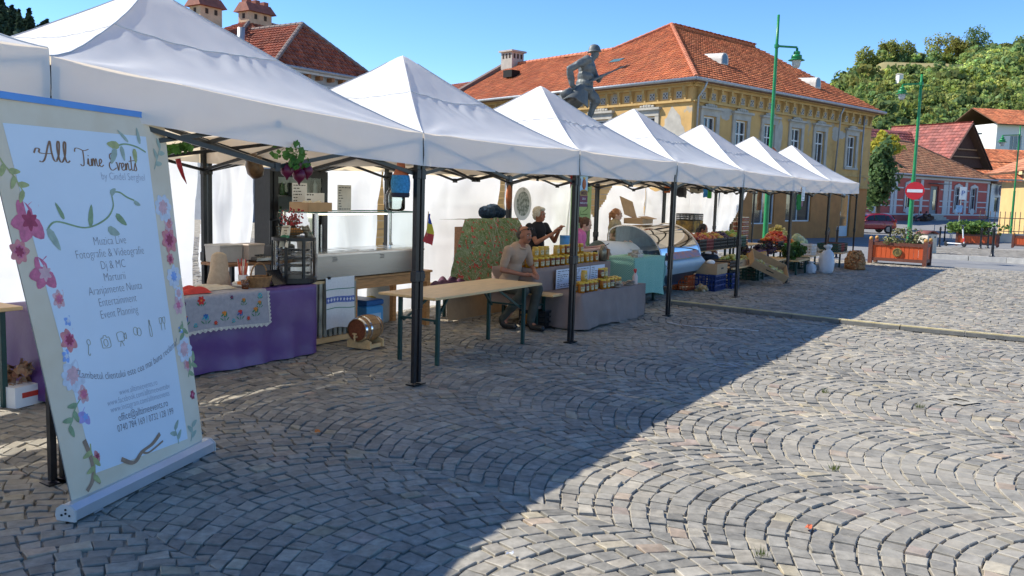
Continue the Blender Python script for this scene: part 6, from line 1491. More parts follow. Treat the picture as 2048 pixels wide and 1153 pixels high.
pg, phx = person('girl in pink T-shirt with brown bun, looking down at her phone', (1.02, 13.75, 0), -1.75, dict(pelvis=(0, -.05, .74), chest=(0, .0, 1.03), neck=(0, .05, 1.17), head=(0, .11, 1.275), shR=(.16, .0, 1.12), shL=(-.16, .0, 1.12), elR=(.20, .08, .87), wrR=(.09, .30, .90), hdR=(-.2, .8, .2), elL=(-.20, .10, .88), wrL=(-.04, .32, .93), hdL=(.2, .8, .2),
    hipR=(.09, 0, .72), hipL=(-.09, 0, .72), knR=(.10, .05, .42), knL=(-.10, .05, .42), anR=(.10, 0, .085), anL=(-.10, 0, .085)), M('pink_tshirt', (.66, .16, .36), .85, .08), M('grey_jeans', (.07, .08, .10), .85), SKINP, HAIRBR, 'bun', .5, BLACKPL, 1, headpitch=-.35)
ph_ = MB().box((.02, .42, .955), (.075, .15, .01), Matrix.Rotation(.5, 4, 'X')).build('telephone', BLACK); ph_.matrix_world = pg.matrix_world; ph_.location = pg.location; ph_.rotation_euler = pg.rotation_euler; tag(ph_, 'black phone held by the girl in pink', 'phone')
person('girl in beige T-shirt with ginger ponytail behind the glass counter', (1.82, 15.95, 0), -1.95, dict(pelvis=(0, 0, .84), chest=(0, .02, 1.14), neck=(0, .03, 1.285), head=(0, .05, 1.395), shR=(.155, .02, 1.23), shL=(-.155, .02, 1.23), elR=(.20, .02, .98), wrR=(.14, .22, .92), elL=(-.20, .05, .98), wrL=(-.12, .24, .92),
    hipR=(.09, 0, .82), hipL=(-.09, 0, .82), knR=(.10, .03, .45), knL=(-.10, .03, .45), anR=(.10, 0, .085), anL=(-.10, 0, .085)), M('beige_tshirt', (.40, .32, .20), .85, .08), M('grey_jeans'), SKINP, HAIRGI, 'ponytail', .6, BLACKPL, 1, headyaw=.25)
person('woman with long black hair sitting behind the apple crates', (3.82, 18.35, 0), -1.9, dict(pelvis=(0, 0, .52), chest=(0, .06, .84), neck=(0, .10, .985), head=(0, .15, 1.09), shR=(.17, .06, .93), shL=(-.17, .06, .93), elR=(.2, .12, .7), wrR=(.1, .33, .66), elL=(-.2, .12, .7), wrL=(-.1, .33, .66),
    hipR=(.09, .02, .5), hipL=(-.09, .02, .5), knR=(.12, .42, .5), knL=(-.12, .42, .5), anR=(.12, .40, .085), anL=(-.12, .40, .085)), M('blue_grey_top', (.10, .13, .18), .85), M('grey_jeans'), SKIN, HAIRK, 'long', .9, BLACKPL, 1, headpitch=-.2)
sit = dict(pelvis=(0, 0, .32), chest=(0, .10, .62), neck=(0, .16, .76), head=(0, .21, .87), shR=(.19, .10, .70), shL=(-.19, .10, .70), elR=(.24, .25, .48), wrR=(.1, .42, .45), elL=(-.24, .25, .48), wrL=(-.1, .42, .45), hipR=(.1, .02, .3), hipL=(-.1, .02, .3), knR=(.15, .42, .48), knL=(-.15, .42, .48), anR=(.15, .45, .085), anL=(-.15, .45, .085))
for i, (u, c, hr_, lab) in enumerate(((9.2, (.35, .42, .5), HAIRK, 'distant person in pale blue sitting against the pink house, leftmost of three'), (10.6, (.55, .5, .5), HAIRBR, 'distant person in light top sitting against the pink house, middle of three'), (11.9, (.06, .09, .16), HAIRK, 'distant person in dark blue sitting against the pink house, rightmost of three'))):
    P = Vector((*PX0, 0)) + Vector((math.cos(ang), math.sin(ang), 0)) * u + Vector((math.sin(ang), -math.cos(ang), 0)) * 1.1; P.z = gz(P.x, P.y) - .02
    person(lab, P, ang - math.pi + .2 * i, sit, M('far_top_%d' % i, c, .9), M('grey_jeans'), SKIN, hr_, 'short', .8, BLACKPL, vox=.022, group='people sitting by the pink house', detail=False)

# ---------------------------------------------------------------- bronze soldier on its pedestal
STX, STY, STZ = 2.16, 26.0, 3.80
ST = thing('soldier_statue', 'grey bronze statue of a charging soldier with rifle on a pedestal', 'statue', (STX, STY, 0), -math.pi / 2)
BRZ = M('grey_bronze', (.075, .085, .088), .55, .25, 3, metal=.2, bump=.008, bscale=16, col2=(.15, .165, .165)); STONE = M('white_marble', (.56, .56, .56), .7, .08, 2)
S = lambda f, z, x=0.0: Vector((x, f, z + STZ))
m = MB(); Hs = Matrix.Translation(S(.05, 2.02)); headgeo(m, Hs, 1.28); cap(m, S(-.08, 1.80), S(.03, 1.95), .10, .085, 14)
for (f, z, rx, ry, rz) in ((-.17, 1.60, .32, .25, .30), (-.20, 1.36, .30, .24, .28), (-.22, 1.12, .31, .26, .2), (-.24, .98, .34, .29, .2)): m.ball(S(f, z), (rx, ry, rz), 18, 12)
for p, q, r0, r1 in ((S(-.18, 1.80, .27), S(-.70, 1.50, .36), .125, .10), (S(-.70, 1.50, .36), S(-.60, 1.06, .30), .10, .085), (S(-.60, 1.06, .30), S(-.50, .98, .25), .075, .07),
    (S(-.08, 1.78, -.27), S(.12, 1.42, -.34), .12, .095), (S(.12, 1.42, -.34), S(.20, 1.26, -.10), .09, .075), (S(.20, 1.26, -.10), S(.24, 1.36, .02), .07, .06),
    (S(-.20, 1.02, -.12), S(.10, .74, -.12), .19, .15), (S(.10, .74, -.12), S(.14, .66, -.12), .15, .14), (S(.12, .68, -.12), S(-.05, .14, -.12), .12, .07), (S(-.05, .14, -.12), S(-.03, .08, -.12), .08, .075), (S(-.06, .06, -.12), S(.16, .05, -.12), .075, .06),
    (S(-.24, 1.0, .13), S(-.62, .66, .15), .18, .13), (S(-.62, .66, .15), S(-1.05, .34, .15), .12, .08), (S(-1.05, .34, .15), S(-1.12, .2, .15), .08, .07), (S(-1.15, .16, .15), S(-.98, .06, .15), .07, .055)): cap(m, p, q, r0, r1, 14)
for o_ in (-.03, -.01, .01, .03): cap(m, S(.24 + o_, 1.40, .05), S(.26 + o_, 1.33, .06), .02, .018, 8); cap(m, S(-.50 + o_, .98, .27), S(-.47 + o_, .93, .25), .022, .02, 8)
remeshed(m, 'figure', BRZ, ST, .017, 2, .022, 8)
# greatcoat blown back
m = MB()
def coat(u, v):
    a = -2.4 + 4.8 * u; back = .5 + .5 * math.cos(a); rr = .25 + .22 * v
    f = -.22 - (.62 * v * back + .05) * 1.0 - rr * .55 * math.cos(a) ; x = rr * math.sin(a) * 1.05; z = 1.12 - (.62 + .12 * math.sin(a * 3)) * v + .16 * back * v * v - .06 * back * v
    f += .035 * math.sin(a * 9) * v
    return S(f, z, x)
m.grid(coat, 60, 16); ob_ = m.build('coat_skirt', BRZ, ST, smooth=True); sm_ = ob_.modifiers.new('thick', 'SOLIDIFY'); sm_.thickness = .035
m = MB(); m.lathe([(.165, 0), (.185, .012), (.165, .03), (.150, .07), (.135, .14), (.09, .20), (.03, .225), (.0, .23)], n=22, M=Matrix.Translation(S(.035, 2.05)) @ Matrix.Rotation(.10, 4, 'X') @ Matrix.Diagonal((.92, 1.18, 1, 1))); m.ball(S(.02, 2.19), (.02, .15, .09), 10, 6); m.build('helmet', BRZ, ST, smooth=True)
m = MB(); a_, b_ = S(-.86, .80, .32), S(.84, 1.64, .06); d = (b_ - a_); m.tube([a_, a_.lerp(b_, .18), a_.lerp(b_, .30), a_.lerp(b_, .38)], [.075, .06, .04, .045], 8); m.tube([a_.lerp(b_, .36), a_.lerp(b_, .80)], [.045, .032], 8); m.tube([a_.lerp(b_, .8), b_], [.022, .02], 8); m.tube([b_, b_ + d.normalized() * .30], [.012, .004], 6); m.box(a_.lerp(b_, .46) - Vector((0, 0, .07)), (.03, .12, .06)); m.build('rifle', BRZ, ST, smooth=False)
m = MB(); m.box(S(-.75, .80, .34), (.12, .34, .26), Matrix.Rotation(.5, 4, 'X'), bev=.03); m.build('haversack', BRZ, ST, smooth=True)
MB().box((0, -.35, STZ - .06), (1.1, 2.3, .16), bev=.02).build('plinth', BRZ, ST); MB().box((0, -.35, STZ - .40), (1.5, 2.7, .52), bev=.02).build('pedestal_cap', STONE, ST); MB().box((0, -.35, (STZ - .66) / 2), (1.3, 2.4, STZ - .66)).build('pedestal', STONE, ST)
# ================================================================= SECOND STALL AND ONWARDS
# beer table and bench
bt = T('beer_table', 'folding beer table with pale top and dark green legs, standing empty', 'table', 4.95, .64, 0)
MB().box((0, 0, .695), (2.05, .72, .025), bev=.004).build('tabletop', WOODP, bt)
for sx in (-1, 1):
    x = sx * .82
    for y in (-.24, .24): MB().bar((x, y, 0), (x, y, .68), .035, .035).build('leg', DGREEN, bt)
    m = MB(); m.bar((x, -.24, .45), (x, .24, .45), .022); m.bar((x, -.20, .66), (x, .20, .66), .022); m.build('leg_crossbar', DGREEN, bt)
    m = MB(); m.bar((x, -.2, .42), (x - sx * .38, -.1, .67), .022); m.bar((x, .2, .42), (x - sx * .38, .1, .67), .022); m.build('folding_strut', DGREEN, bt)
bn = T('beer_bench', 'folding beer bench with dark green legs under the seated man', 'bench', 6.98, 1.62, 0, math.pi / 2)
MB().box((0, 0, .445), (2.0, .27, .028), bev=.004).build('seat', WOODP, bn)
for sx in (-1, 1):
    for y in (-.09, .09): MB().bar((sx * .74, y, 0), (sx * .74, y, .43), .032, .032).build('leg', DGREEN, bn)
    m = MB(); m.bar((sx * .74, -.09, .3), (sx * .74, .09, .3), .02); m.bar((sx * .74, 0, .3), (sx * .45, 0, .43), .02); m.build('folding_strut', DGREEN, bn)
# slanted display under printed floral cloth
FLOR = M('floral_print', (.07, .12, .025), .8, .3, 14, col2=(.22, .27, .15))
def florprint():
    m = MATS['floral_print']; t = m.node_tree; N = t.nodes; L = t.links; p = [n for n in N if n.type == 'BSDF_PRINCIPLED'][0]; old = p.inputs['Base Color'].links[0].from_socket
    tc = [x for x in N if x.type == 'TEX_COORD'][0]
    for sc, th, col in ((16, .62, (.42, .035, .03)), (30, .66, (.10, .2, .03)), (48, .66, (.45, .44, .36))):
        v = N.new('ShaderNodeTexNoise'); v.inputs['Scale'].default_value = sc; v.inputs['Detail'].default_value = 3; L.new(tc.outputs['Object'], v.inputs['Vector'])
        r = N.new('ShaderNodeValToRGB'); r.color_ramp.elements[0].position = th - .03; r.color_ramp.elements[1].position = th; L.new(v.outputs[0], r.inputs[0])
        x = N.new('ShaderNodeMix'); x.data_type = 'RGBA'; L.new(r.outputs[0], x.inputs[0]); L.new(old, x.inputs[6]); x.inputs[7].default_value = (*col, 1); old = x.outputs[2]
    L.new(old, p.inputs['Base Color'])
florprint()
fd = T('floral_display', 'tall slanted display covered in a red and green floral cloth', 'display', 7.75, 2.30, 0)
def fdf(u, v):
    # u: along the row, v: bottom to top over the slope
    x0 = -1.25 + .95 * v ** 1.05; x1 = 1.15 - .02 * v; x = x0 + (x1 - x0) * u; y = -.32 + .46 * v; z = .62 + .73 * v - .28 * (1 - v) * u * (1 - u) * 2 + .015 * nz(u * 8, v * 8); return (x, y + .02 * nz(u * 5, v * 5, 3), z)
MB().grid(fdf, 40, 24).build('printed_cloth', FLOR, fd, smooth=True); MB().grid(lambda u, v: (Vector(fdf(u, 1)) + Vector((0, .02 + .45 * v, -.01 - .02 * v))), 30, 3).build('cloth_top', FLOR, fd, smooth=True)
m = MB(); m.box((.45, .25, .62), (1.3, .28, 1.2)); m.build('display_frame', WOODD, fd)
NET = M('cling_film', (.5, .52, .52), .25, .3, 20, alpha=.5); 
m = MB(); g = random.Random(2)
for i in range(16):
    u0, v0, u1, v1 = g.random(), g.random(), g.random(), g.random(); A, B = Vector(fdf(u0, v0)), Vector(fdf(min(1, max(0, u0 + (u1 - u0) * .5)), v1)); m.bar(A + Vector((0, -.018, .004)), B + Vector((0, -.018, .004)), .004)
m.build('net_strings', M('net_string', (.32, .34, .3), .5), fd, kind='stuff')
cbd = T('cardboard_sheet', 'big folded cardboard sheet leaning under the floral display', 'cardboard', 7.55, 1.98, 0); m = MB(); m.prism([(-1.0, 0), (1.05, 0), (1.05, .5), (.5, .52), (.1, .62), (-.25, .72), (-.45, .60), (-1.0, .52)], .012, Matrix.Translation((0, .06, .01)) @ Matrix.Rotation(R_(80), 4, 'X')); m.build('board', CARD, cbd)
tag(crumple(.6, .4, .3, 3).build('purple_cloth', M('plum_cloth', (.07, .02, .05), .8, .2), smooth=True, loc=RW(6.62, 2.12, .42), rotz=PHI), 'dark plum cloth bunched at the left of the floral display', 'cloth')
kn = T('crochet_bundle', 'dark blue crocheted bundle on top of the floral display', 'bundle', 8.40, 2.62, 1.36); m = MB(); 
for (c, r) in (((-.12, 0, .07), (.15, .13, .10)), ((.06, .02, .09), (.16, .13, .11)), ((.2, -.02, .06), (.11, .11, .08))): m.ball(c, r, 14, 8)
remeshed(m, 'knit', M('navy_knit', (.012, .03, .06), .95, .6, 40, bump=.02, bscale=60), kn, .012, 2, .014, 22)
# round sign and chilli, brown pouch
rs = T('round_sign', 'round white sign with dark leafy pattern hung on the cloth wall', 'sign', 9.50, 2.74, 1.56); m = MB(); m.cyl((0, 0, 0), (0, -.012, 0), .27, n=36); m.build('disc', M('sign_white', (.72, .73, .72), .6, .04), rs)
LP = M('leaf_print', (.02, .05, .03), .7, .8, 22, col2=(.55, .58, .55)); m = MB(); m.cyl((0, -.0125, 0), (0, -.0145, 0), .20, n=36); m.build('pattern_disc', LP, rs)
textpart('TA', rs, INK, Matrix.Translation((.02, -.0135, .215)) @ Matrix.Rotation(math.pi / 2, 4, 'X'), .055)
c5 = T('chilli_garland', 'three dark red chillies hanging from the second canopy', 'garland', 6.32, .10, 1.97); 
for x, L, bd in ((-.05, .16, -.03), (.0, .21, .01), (.05, .10, .07)): m = MB(); chilli(m, (x, 0, 0), L, .016, bd); m.build('chilli', CHI, c5, smooth=True)
tag(MB().ball((0, 0, -.16), (.06, .05, .2), 12, 8).build('leather_pouch', M('brown_pouch', (.16, .06, .03), .6, .4, 10, col2=(.4, .12, .04)), smooth=True, loc=RW(9.02, 2.70, 1.82), rotz=PHI), 'brown pouch with red pattern hanging on the back post', 'pouch')
# honey sign, green roll-up
hs_ = T('honey_sign', 'hanging honey sign with pot picture and lettering MIERE', 'sign', 6.42, .02, 1.60, .0)
MB().box((0, 0, .20), (.19, .008, .40)).build('board', M('sign_sky', (.42, .58, .68), .6, .1, 20), hs_); MB().box((0, -.006, .07), (.192, .006, .14)).build('plum_field', M('sign_plum', (.16, .03, .06), .6), hs_)
m = MB(); m.ball((0, -.008, .265), (.045, .010, .062), 14, 8); m.build('honey_pot', M('pot_orange', (.42, .10, .02), .5), hs_, smooth=True); MB().box((0, -.007, .335), (.05, .008, .02)).build('pot_lid', M('pot_gold', (.6, .38, .06), .5), hs_)
m = MB(); m.prism([(-.095, 0), (.095, 0), (.095, .05), (.05, .068), (0, .074), (-.05, .068), (-.095, .05)], .004, Matrix.Translation((0, -.006, .13)) @ Matrix.Rotation(math.pi / 2, 4, 'X')); m.build('gold_ribbon', M('ribbon_gold', (.42, .25, .07), .6), hs_)
TX = lambda z, d=-.0115: Matrix.Translation((0, d, z)) @ Matrix.Rotation(math.pi / 2, 4, 'X')
textpart('MIERE', hs_, M('dark_maroon', (.08, .015, .02), .6), TX(.142), .058, thin=.002); textpart('DE LA', hs_, PAPER, TX(.085), .032); textpart('PRODUCATOR', hs_, PAPER, TX(.035), .028)
m = MB()
for i in range(7): m.tube([(-.08 + .027 * i, -.006, .36), (-.07 + .027 * i, -.006, .395)], .004, 5)
m.build('drawn_grass', INK, hs_, kind='stuff')
gb = T('green_rollup', 'green roll-up banner behind the girl in pink', 'banner', 11.30, 2.60, 0, -.15); MB().box((0, 0, .98), (.62, .006, 1.84)).build('panel', M('rollup_green', (.30, .47, .24), .6, .05), gb); MB().box((0, 0, .04), (.66, .12, .07), bev=.01).build('cassette', SILV, gb)
m = MB(); ribbon(m, [(.12, 1.70), (.22, 1.84), (.05, 1.86), (.0, 1.72), (.14, 1.62), (.2, 1.5), (.05, 1.42)], .02, lambda a, b: (a, -.005, b)); ribbon(m, [(-.25, 1.0), (-.1, 1.2), (.0, 1.45)], .015, lambda a, b: (a, -.005, b)); m.build('line_drawing', M('rollup_dark', (.08, .16, .06), .6), gb); MB().box((.12, -.005, .98), (.22, .004, .2)).build('printed_photo', M('photo_print', (.12, .10, .08), .6, .7, 18, col2=(.5, .48, .42)), gb)
for z in (1.38, 1.2, .8): MB().box((.1, -.005, z), (.2, .003, .016)).build('printed_line', M('rollup_dark'), gb)
# honey stand: low front bench and upper table, both under taupe cloth
TAUPE = M('taupe_velvet', (.26, .19, .165), .9, .12, 3, bump=.004, bscale=40)
trestle('low_table', 'low table hidden under the front taupe cloth', 8.15, .62, 1.95, .5, .45); tag(drape(2.05, .56, .462, .035, 5, 9, .040, .06, .025).build('tablecloth', TAUPE, smooth=True, loc=RW(8.15, .64), rotz=PHI), 'taupe cloth over the low front honey table', 'tablecloth')
trestle('honey_table', 'table hidden under the upper taupe cloth of honey stand', 8.05, 1.28, 2.2, .6, .74); tag(drape(2.25, .66, .755, .26, 6, 8, .035, .03, .05).build('tablecloth', TAUPE, smooth=True, loc=RW(8.05, 1.28), rotz=PHI), 'taupe cloth over the upper honey table', 'tablecloth')
AMB = [M('honey_gold', (.62, .30, .02), .08, .1, 8, spec=.7, trans=.35), M('honey_amber', (.48, .17, .012), .08, .1, 8, spec=.7, trans=.3), M('honey_pale', (.70, .47, .10), .12, .1, 8, spec=.7, trans=.3), M('honey_dark', (.20, .06, .01), .08, .1, 8, spec=.7, trans=.15)]
LIDS = [M('lid_gold', (.62, .42, .08), .3, .1, metal=.5), M('lid_yellow', (.70, .48, .05), .4, .1)]; LABL = M('jar_label', (.66, .62, .42), .6, .35, 60, col2=(.30, .22, .06))
def jar_proto(r, h_, c, l, lab=True):
    o = thing('honey_jar', 'x', 'jar'); MB().lathe([(r * .9, 0), (r, .008), (r, h_ * .78), (r * .82, h_ * .86), (r * .82, h_ * .88)], n=14).build('honey', AMB[c], o, smooth=True); MB().lathe([(r * .88, h_ * .86), (r * .9, h_ * .87), (r * .9, h_ * .99), (r * .8, h_)], n=14).build('lid', LIDS[l], o)
    if lab: MB().grid(lambda u, v: (r * 1.012 * math.cos(-2.5 + 1.9 * u), r * 1.012 * math.sin(-2.5 + 1.9 * u), h_ * (.2 + .42 * v)), 8, 1).build('label', LABL, o, smooth=True)
    return o
PJ = [jar_proto(.045, .135, c, c % 2) for c in range(4)] + [jar_proto(.036, .10, c, c % 2) for c in range(4)]
used = set(); ORD = ['first', 'second', 'third', 'fourth', 'fifth', 'sixth', 'seventh', 'eighth', 'ninth', 'tenth', 'eleventh', 'twelfth', 'thirteenth']
ROWN = ['back', 'second', 'third', 'front']
def putjar(k, a, b, z, lab):
    if k not in used: used.add(k); o = PJ[k]; o.location = RW(a, b, z); o.rotation_euler = (0, 0, PHI + U(-.3, .3)); o['label'] = lab; o['group'] = 'honey jars on the stand'
    else: dup(PJ[k], RW(a, b, z), PHI + U(-.3, .3), lab, 'honey jars on the stand')
g = random.Random(8)
for r_ in range(3):
    for i in range(13):
        if r_ == 2 and i in (4,): continue
        putjar(g.randrange(4) if r_ else g.randrange(4), 7.12 + i * .145 + g.uniform(-.012, .012), 1.06 + r_ * .105 + g.uniform(-.008, .008), .757, ORD[i] + ' honey jar from left, ' + ('front', 'middle', 'back')[r_] + ' row on the upper cloth')
for i in (1, 2, 3, 5, 6, 7, 8, 9, 10): putjar(g.randrange(4), 7.15 + i * .145, 1.165, .757 + .136, 'honey jar stacked above the ' + ORD[i] + ' jar column from left, upper table')
for r_ in range(2):
    for i in range(11):
        if g.random() < .12: continue
        putjar(g.randrange(4), 7.32 + i * .125 + g.uniform(-.012, .012), .46 + r_ * .11, .464, ORD[i] + ' honey jar spot from left, ' + ('front', 'back')[r_] + ' row on the low cloth')
for i in (2, 6, 7): putjar(g.randrange(4), 7.35 + i * .125, .575, .464 + .136, 'honey jar stacked above the ' + ORD[i] + ' spot from left, low table')
putjar(1, 6.98, 1.05, .03, 'lone honey jar on the ground under the honey table')
for k_ in range(8):
    if k_ not in used:
        for c_ in list(PJ[k_].children): bpy.data.objects.remove(c_)
        bpy.data.objects.remove(PJ[k_])
for x, lab in ((8.28, 'pile of dark bagged herbs among the front honey jars, left'), (8.62, 'pile of dark bagged herbs among the front honey jars, right')):
    m = MB(); g2 = random.Random(int(x * 100))
    for i in range(6): m.ball((g2.uniform(-.09, .09), g2.uniform(-.03, .03), .018 + .02 * (i // 2)), (.06, .045, .018), 10, 6)
    tag(m.build('herb_bags', M('dark_herb', (.10, .07, .05), .3, .4, 25, col2=(.3, .25, .2)), smooth=True, loc=RW(x, .40, .466), rotz=PHI), lab, 'herb bags')
sb = T('spray_bottle', 'white spray bottle with red trigger on the low front table', 'spray bottle', 8.92, .42, .464); MB().lathe([(.038, 0), (.04, .01), (.04, .11), (.018, .16), (.016, .18)], n=14).build('bottle', M('pinkish_plastic', (.62, .50, .46), .3, .05), sb, smooth=True); m = MB(); m.box((0, 0, .2), (.03, .03, .04)); m.box((-.03, -.01, .215), (.06, .025, .025)); m.box((-.02, -.01, .185), (.012, .02, .04)); m.build('trigger', M('trigger_red', (.6, .03, .03), .4), sb)
for i, (x, lab) in enumerate(((7.62, 'printed info sheet propped between honey tiers, left'), (8.14, 'printed info sheet propped between honey tiers, middle'), (8.62, 'printed info sheet propped between honey tiers, right'))): notice('info_sheet', lab, x, .905 - .02, .47, .46, .26, 9, .0, M('sheet_bluish', (.66, .70, .78), .6, .03), 20 + i)
tin = T('candle_tin', 'blue cylinder tin standing at the back of honey stand', 'tin', 8.72, 1.50, .757); MB().lathe([(.075, 0), (.075, .36), (.0, .36)], n=20, cap=False).build('tin_body', M('tin_blue', (.07, .28, .58), .4, .05), tin, smooth=True); MB().lathe([(.078, .34), (.078, .37), (0, .372)], n=20, cap=False).build('tin_lid', M('tin_blue'), tin)
sm = T('bee_smoker', 'old metal bee smoker at the right end of the upper honey table', 'bee smoker', 9.04, 1.02, .757); MB().lathe([(.06, 0), (.06, .16), (.05, .18), (.02, .24)], n=16).build('can', M('aged_tin', (.22, .20, .15), .4, .5, 14, metal=.6), sm, smooth=True); m = MB(); m.box((.10, 0, .10), (.06, .11, .16), Matrix.Rotation(.2, 4, 'Y')); m.build('bellows', WOODD, sm)
bc = T('black_crate', 'black plastic crate under the honey table', 'crate', 7.25, .98, 0)
def cratemesh(w, d, h_, bars=7, rows=3, t=.012):
    m = MB(); m.box((0, 0, .012), (w, d, .014))
    for s in (-1, 1):
        for k in range(rows + 1):
            z = .01 + (h_ - .02) * k / rows; m.box((0, s * (d / 2 - t / 2), z), (w, t, .02 if k < rows else .03)); m.box((s * (w / 2 - t / 2), 0, z), (t, d - 2 * t, .02 if k < rows else .03))
        for k in range(bars + 1): x = -w / 2 + .008 + (w - .016) * k / bars; m.box((x, s * (d / 2 - t / 2), h_ / 2), (.016, t * .9, h_ - .02))
        nb = max(3, int(bars * d / w))
        for k in range(1, nb): y = -d / 2 + d * k / nb; m.box((s * (w / 2 - t / 2), y, h_ / 2), (t * .9, .016, h_ - .02))
    return m
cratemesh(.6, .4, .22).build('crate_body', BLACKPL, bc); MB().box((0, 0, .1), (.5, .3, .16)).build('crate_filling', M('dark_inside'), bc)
cb2 = T('carton', 'brown carton behind the black crate under honey table', 'carton', 7.6, 1.3, 0); MB().box((0, 0, .17), (.4, .3, .34)).build('carton_box', CARD, cb2)
# gingham table and the curved glass counter
GING = M('green_gingham', (.12, .34, .27), .85, .05, 4)
def gingham():
    m = MATS['green_gingham']; t = m.node_tree; N = t.nodes; L = t.links; p = [n for n in N if n.type == 'BSDF_PRINCIPLED'][0]
    tc = [x for x in N if x.type == 'TEX_COORD'][0]; c = N.new('ShaderNodeTexChecker'); c.inputs['Scale'].default_value = 62; c.inputs[1].default_value = (.10, .33, .25, 1); c.inputs[2].default_value = (.34, .52, .45, 1); L.new(tc.outputs['Object'], c.inputs['Vector']); L.new(c.outputs[0], p.inputs['Base Color'])
gingham()
trestle('gingham_table', 'table hidden under the green gingham cloth', 10.45, 1.15, 1.15, .55, .74); tag(drape(1.22, .6, .755, .16, 8, 8, .03, .025, .05).build('tablecloth', GING, smooth=True, loc=RW(10.45, 1.15), rotz=PHI), 'green gingham cloth over the table beside the glass counter', 'tablecloth')
tag(MB().grid(lambda u, v: (.62 + .015 * math.sin(v * 8) + .02 * v, -.32 + .5 * u + .02 * math.sin(v * 9), .757 - .5 * v - .06 * math.sin(u * 5) * v), 14, 14).build('aqua_cloth', M('aqua_cloth', (.26, .48, .50), .85, .06), smooth=True, loc=RW(10.45, 1.15), rotz=PHI), 'pale aqua cloth hanging over the right end of gingham table', 'cloth')
for i, (x, y, z, lab) in enumerate(((10.25, 1.0, .757, 'clear egg tray on gingham cloth, front left'), (10.42, 1.05, .757, 'clear egg tray on gingham cloth, front right'), (10.55, 1.2, .757, 'clear egg tray on gingham cloth, at the back'), (10.5, 1.1, .81, 'clear egg tray stacked on the others'))):
    o = T('food_tray', lab, 'tray', x, y, z); MB().box((0, 0, .022), (.18, .12, .04), taper=.85).build('tray_base', M('tray_filling', (.42, .36, .30), .5, .4, 30), o); MB().box((0, 0, .046), (.185, .125, .006)).build('tray_lid', M('clear_lid', (.5, .52, .52), .2), o)
GC = T('glass_counter', 'refrigerated deli counter with curved glass front', 'deli counter', 12.2, 1.55, 0)
L_ = 1.95; prof = [(.45, .92), (.42, 1.14), (.2, 1.22), (-.08, 1.20), (-.34, 1.06), (-.52, .84), (-.58, .62)]
ps = [(p.x, p.y) for p in smoothpts(prof, 4)]
m = MB(); m.grid(lambda u, v: ((u - .5) * (L_ - .06), ps[int(round(v * (len(ps) - 1)))][0], ps[int(round(v * (len(ps) - 1)))][1]), 6, len(ps) - 1); m.build('curved_glass', GLASS, GC, smooth=True)
ENDM = M('counter_white', (.60, .62, .64), .35, .05); NAVY = M('counter_navy', (.03, .06, .10), .35, .1); PALEB = M('counter_pale_blue', (.36, .47, .56), .35, .05)
for s in (-1, 1):
    m = MB(); m.add([(s * (L_ / 2 - .03), p[0], p[1]) for p in ps], [tuple(range(len(ps)))]); m.build('end_glass', GLASS, GC)
    m = MB(); m.tube([(s * (L_ / 2 - .03), p[0], p[1]) for p in ps], .016, 6); m.build('end_trim', CHROME, GC, smooth=True)
    m = MB(); m.prism([(.5, .12), (.5, .92), (.1, .86), (-.58, .62), (-.66, .55), (-.52, .36), (-.3, .16)], .04, Matrix(((0, 0, 1, s * L_ / 2 - .02), (1, 0, 0, 0), (0, 1, 0, 0), (0, 0, 0, 1)))); m.build('end_panel', ENDM, GC)
m = MB(); fp = [(-.60, .64), (-.675, .56), (-.62, .47), (-.545, .37)]; m.grid(lambda u, v: ((u - .5) * (L_ - .04), fp[int(round(v * 3))][0], fp[int(round(v * 3))][1]), 2, 3); m.build('front_bumper', PALEB, GC, smooth=True)
m = MB(); fp2 = [(-.54, .37), (-.32, .17), (-.30, .12)]; m.grid(lambda u, v: ((u - .5) * (L_ - .05), fp2[int(round(v * 2))][0], fp2[int(round(v * 2))][1]), 2, 2); m.build('lower_front', NAVY, GC)
MB().box((0, .08, .46), (L_ - .06, .78, .68)).build('cabinet', NAVY, GC); MB().box((0, -.05, .70), (L_ - .08, .9, .03)).build('display_deck', CHROME, GC); MB().box((0, .32, 1.0), (L_ - .1, .02, .4)).build('rear_door', M('rear_glass', (.2, .22, .22), .2), GC)
for sx in (-.8, .8):
    for sy in (-.2, .35): MB().box((sx, sy, .06), (.05, .05, .12)).build('foot', BLACKPL, GC)
g = random.Random(5)
for i in range(14):
    m = MB(); x = -.85 + .13 * i; c = ((.30, .04, .03), (.45, .2, .12), (.6, .5, .4), (.1, .22, .05), (.4, .06, .06))[i % 5]
    m.ball((x, -.2 + .05 * (i % 2), .745), (.062, .12, .04), 10, 6); m.ball((x, -.03 + .05 * (i % 2), .75), (.055, .1, .045), 10, 6)
    tag(m.build('cold_cuts', M('meat_%d' % (i % 5), c, .5, .3, 25), smooth=True, loc=RW(12.2, 1.55), rotz=PHI), 'cold cuts laid out inside the curved glass counter', 'cold cuts', 'cold cuts in the glass counter')
MB().grid(lambda u, v: (-L_ / 2 + .25 + 1.55 * u, -.585 + .17 * v - .06, .655 + .20 * v), 8, 2).build('front_print', M('counter_print', (.05, .18, .42), .4, .5, 7, col2=(.45, .16, .10)), GC)
obx = T('open_carton', 'open brown carton with raised flaps on top of the deli counter', 'carton', 12.2, 1.86, 1.235, .1); MB().box((0, 0, .05), (.62, .36, .1)).build('carton_box', CARD, obx)
m = MB(); m.box((.05, .22, .28), (.62, .012, .36), Matrix.Rotation(R_(-22), 4, 'X') @ Matrix.Rotation(.18, 4, 'Y')); m.build('flap', CARD, obx); m = MB(); m.box((.05, -.16, .11), (.5, .2, .01), Matrix.Rotation(.2, 4, 'X')); m.build('flap', CARD, obx)
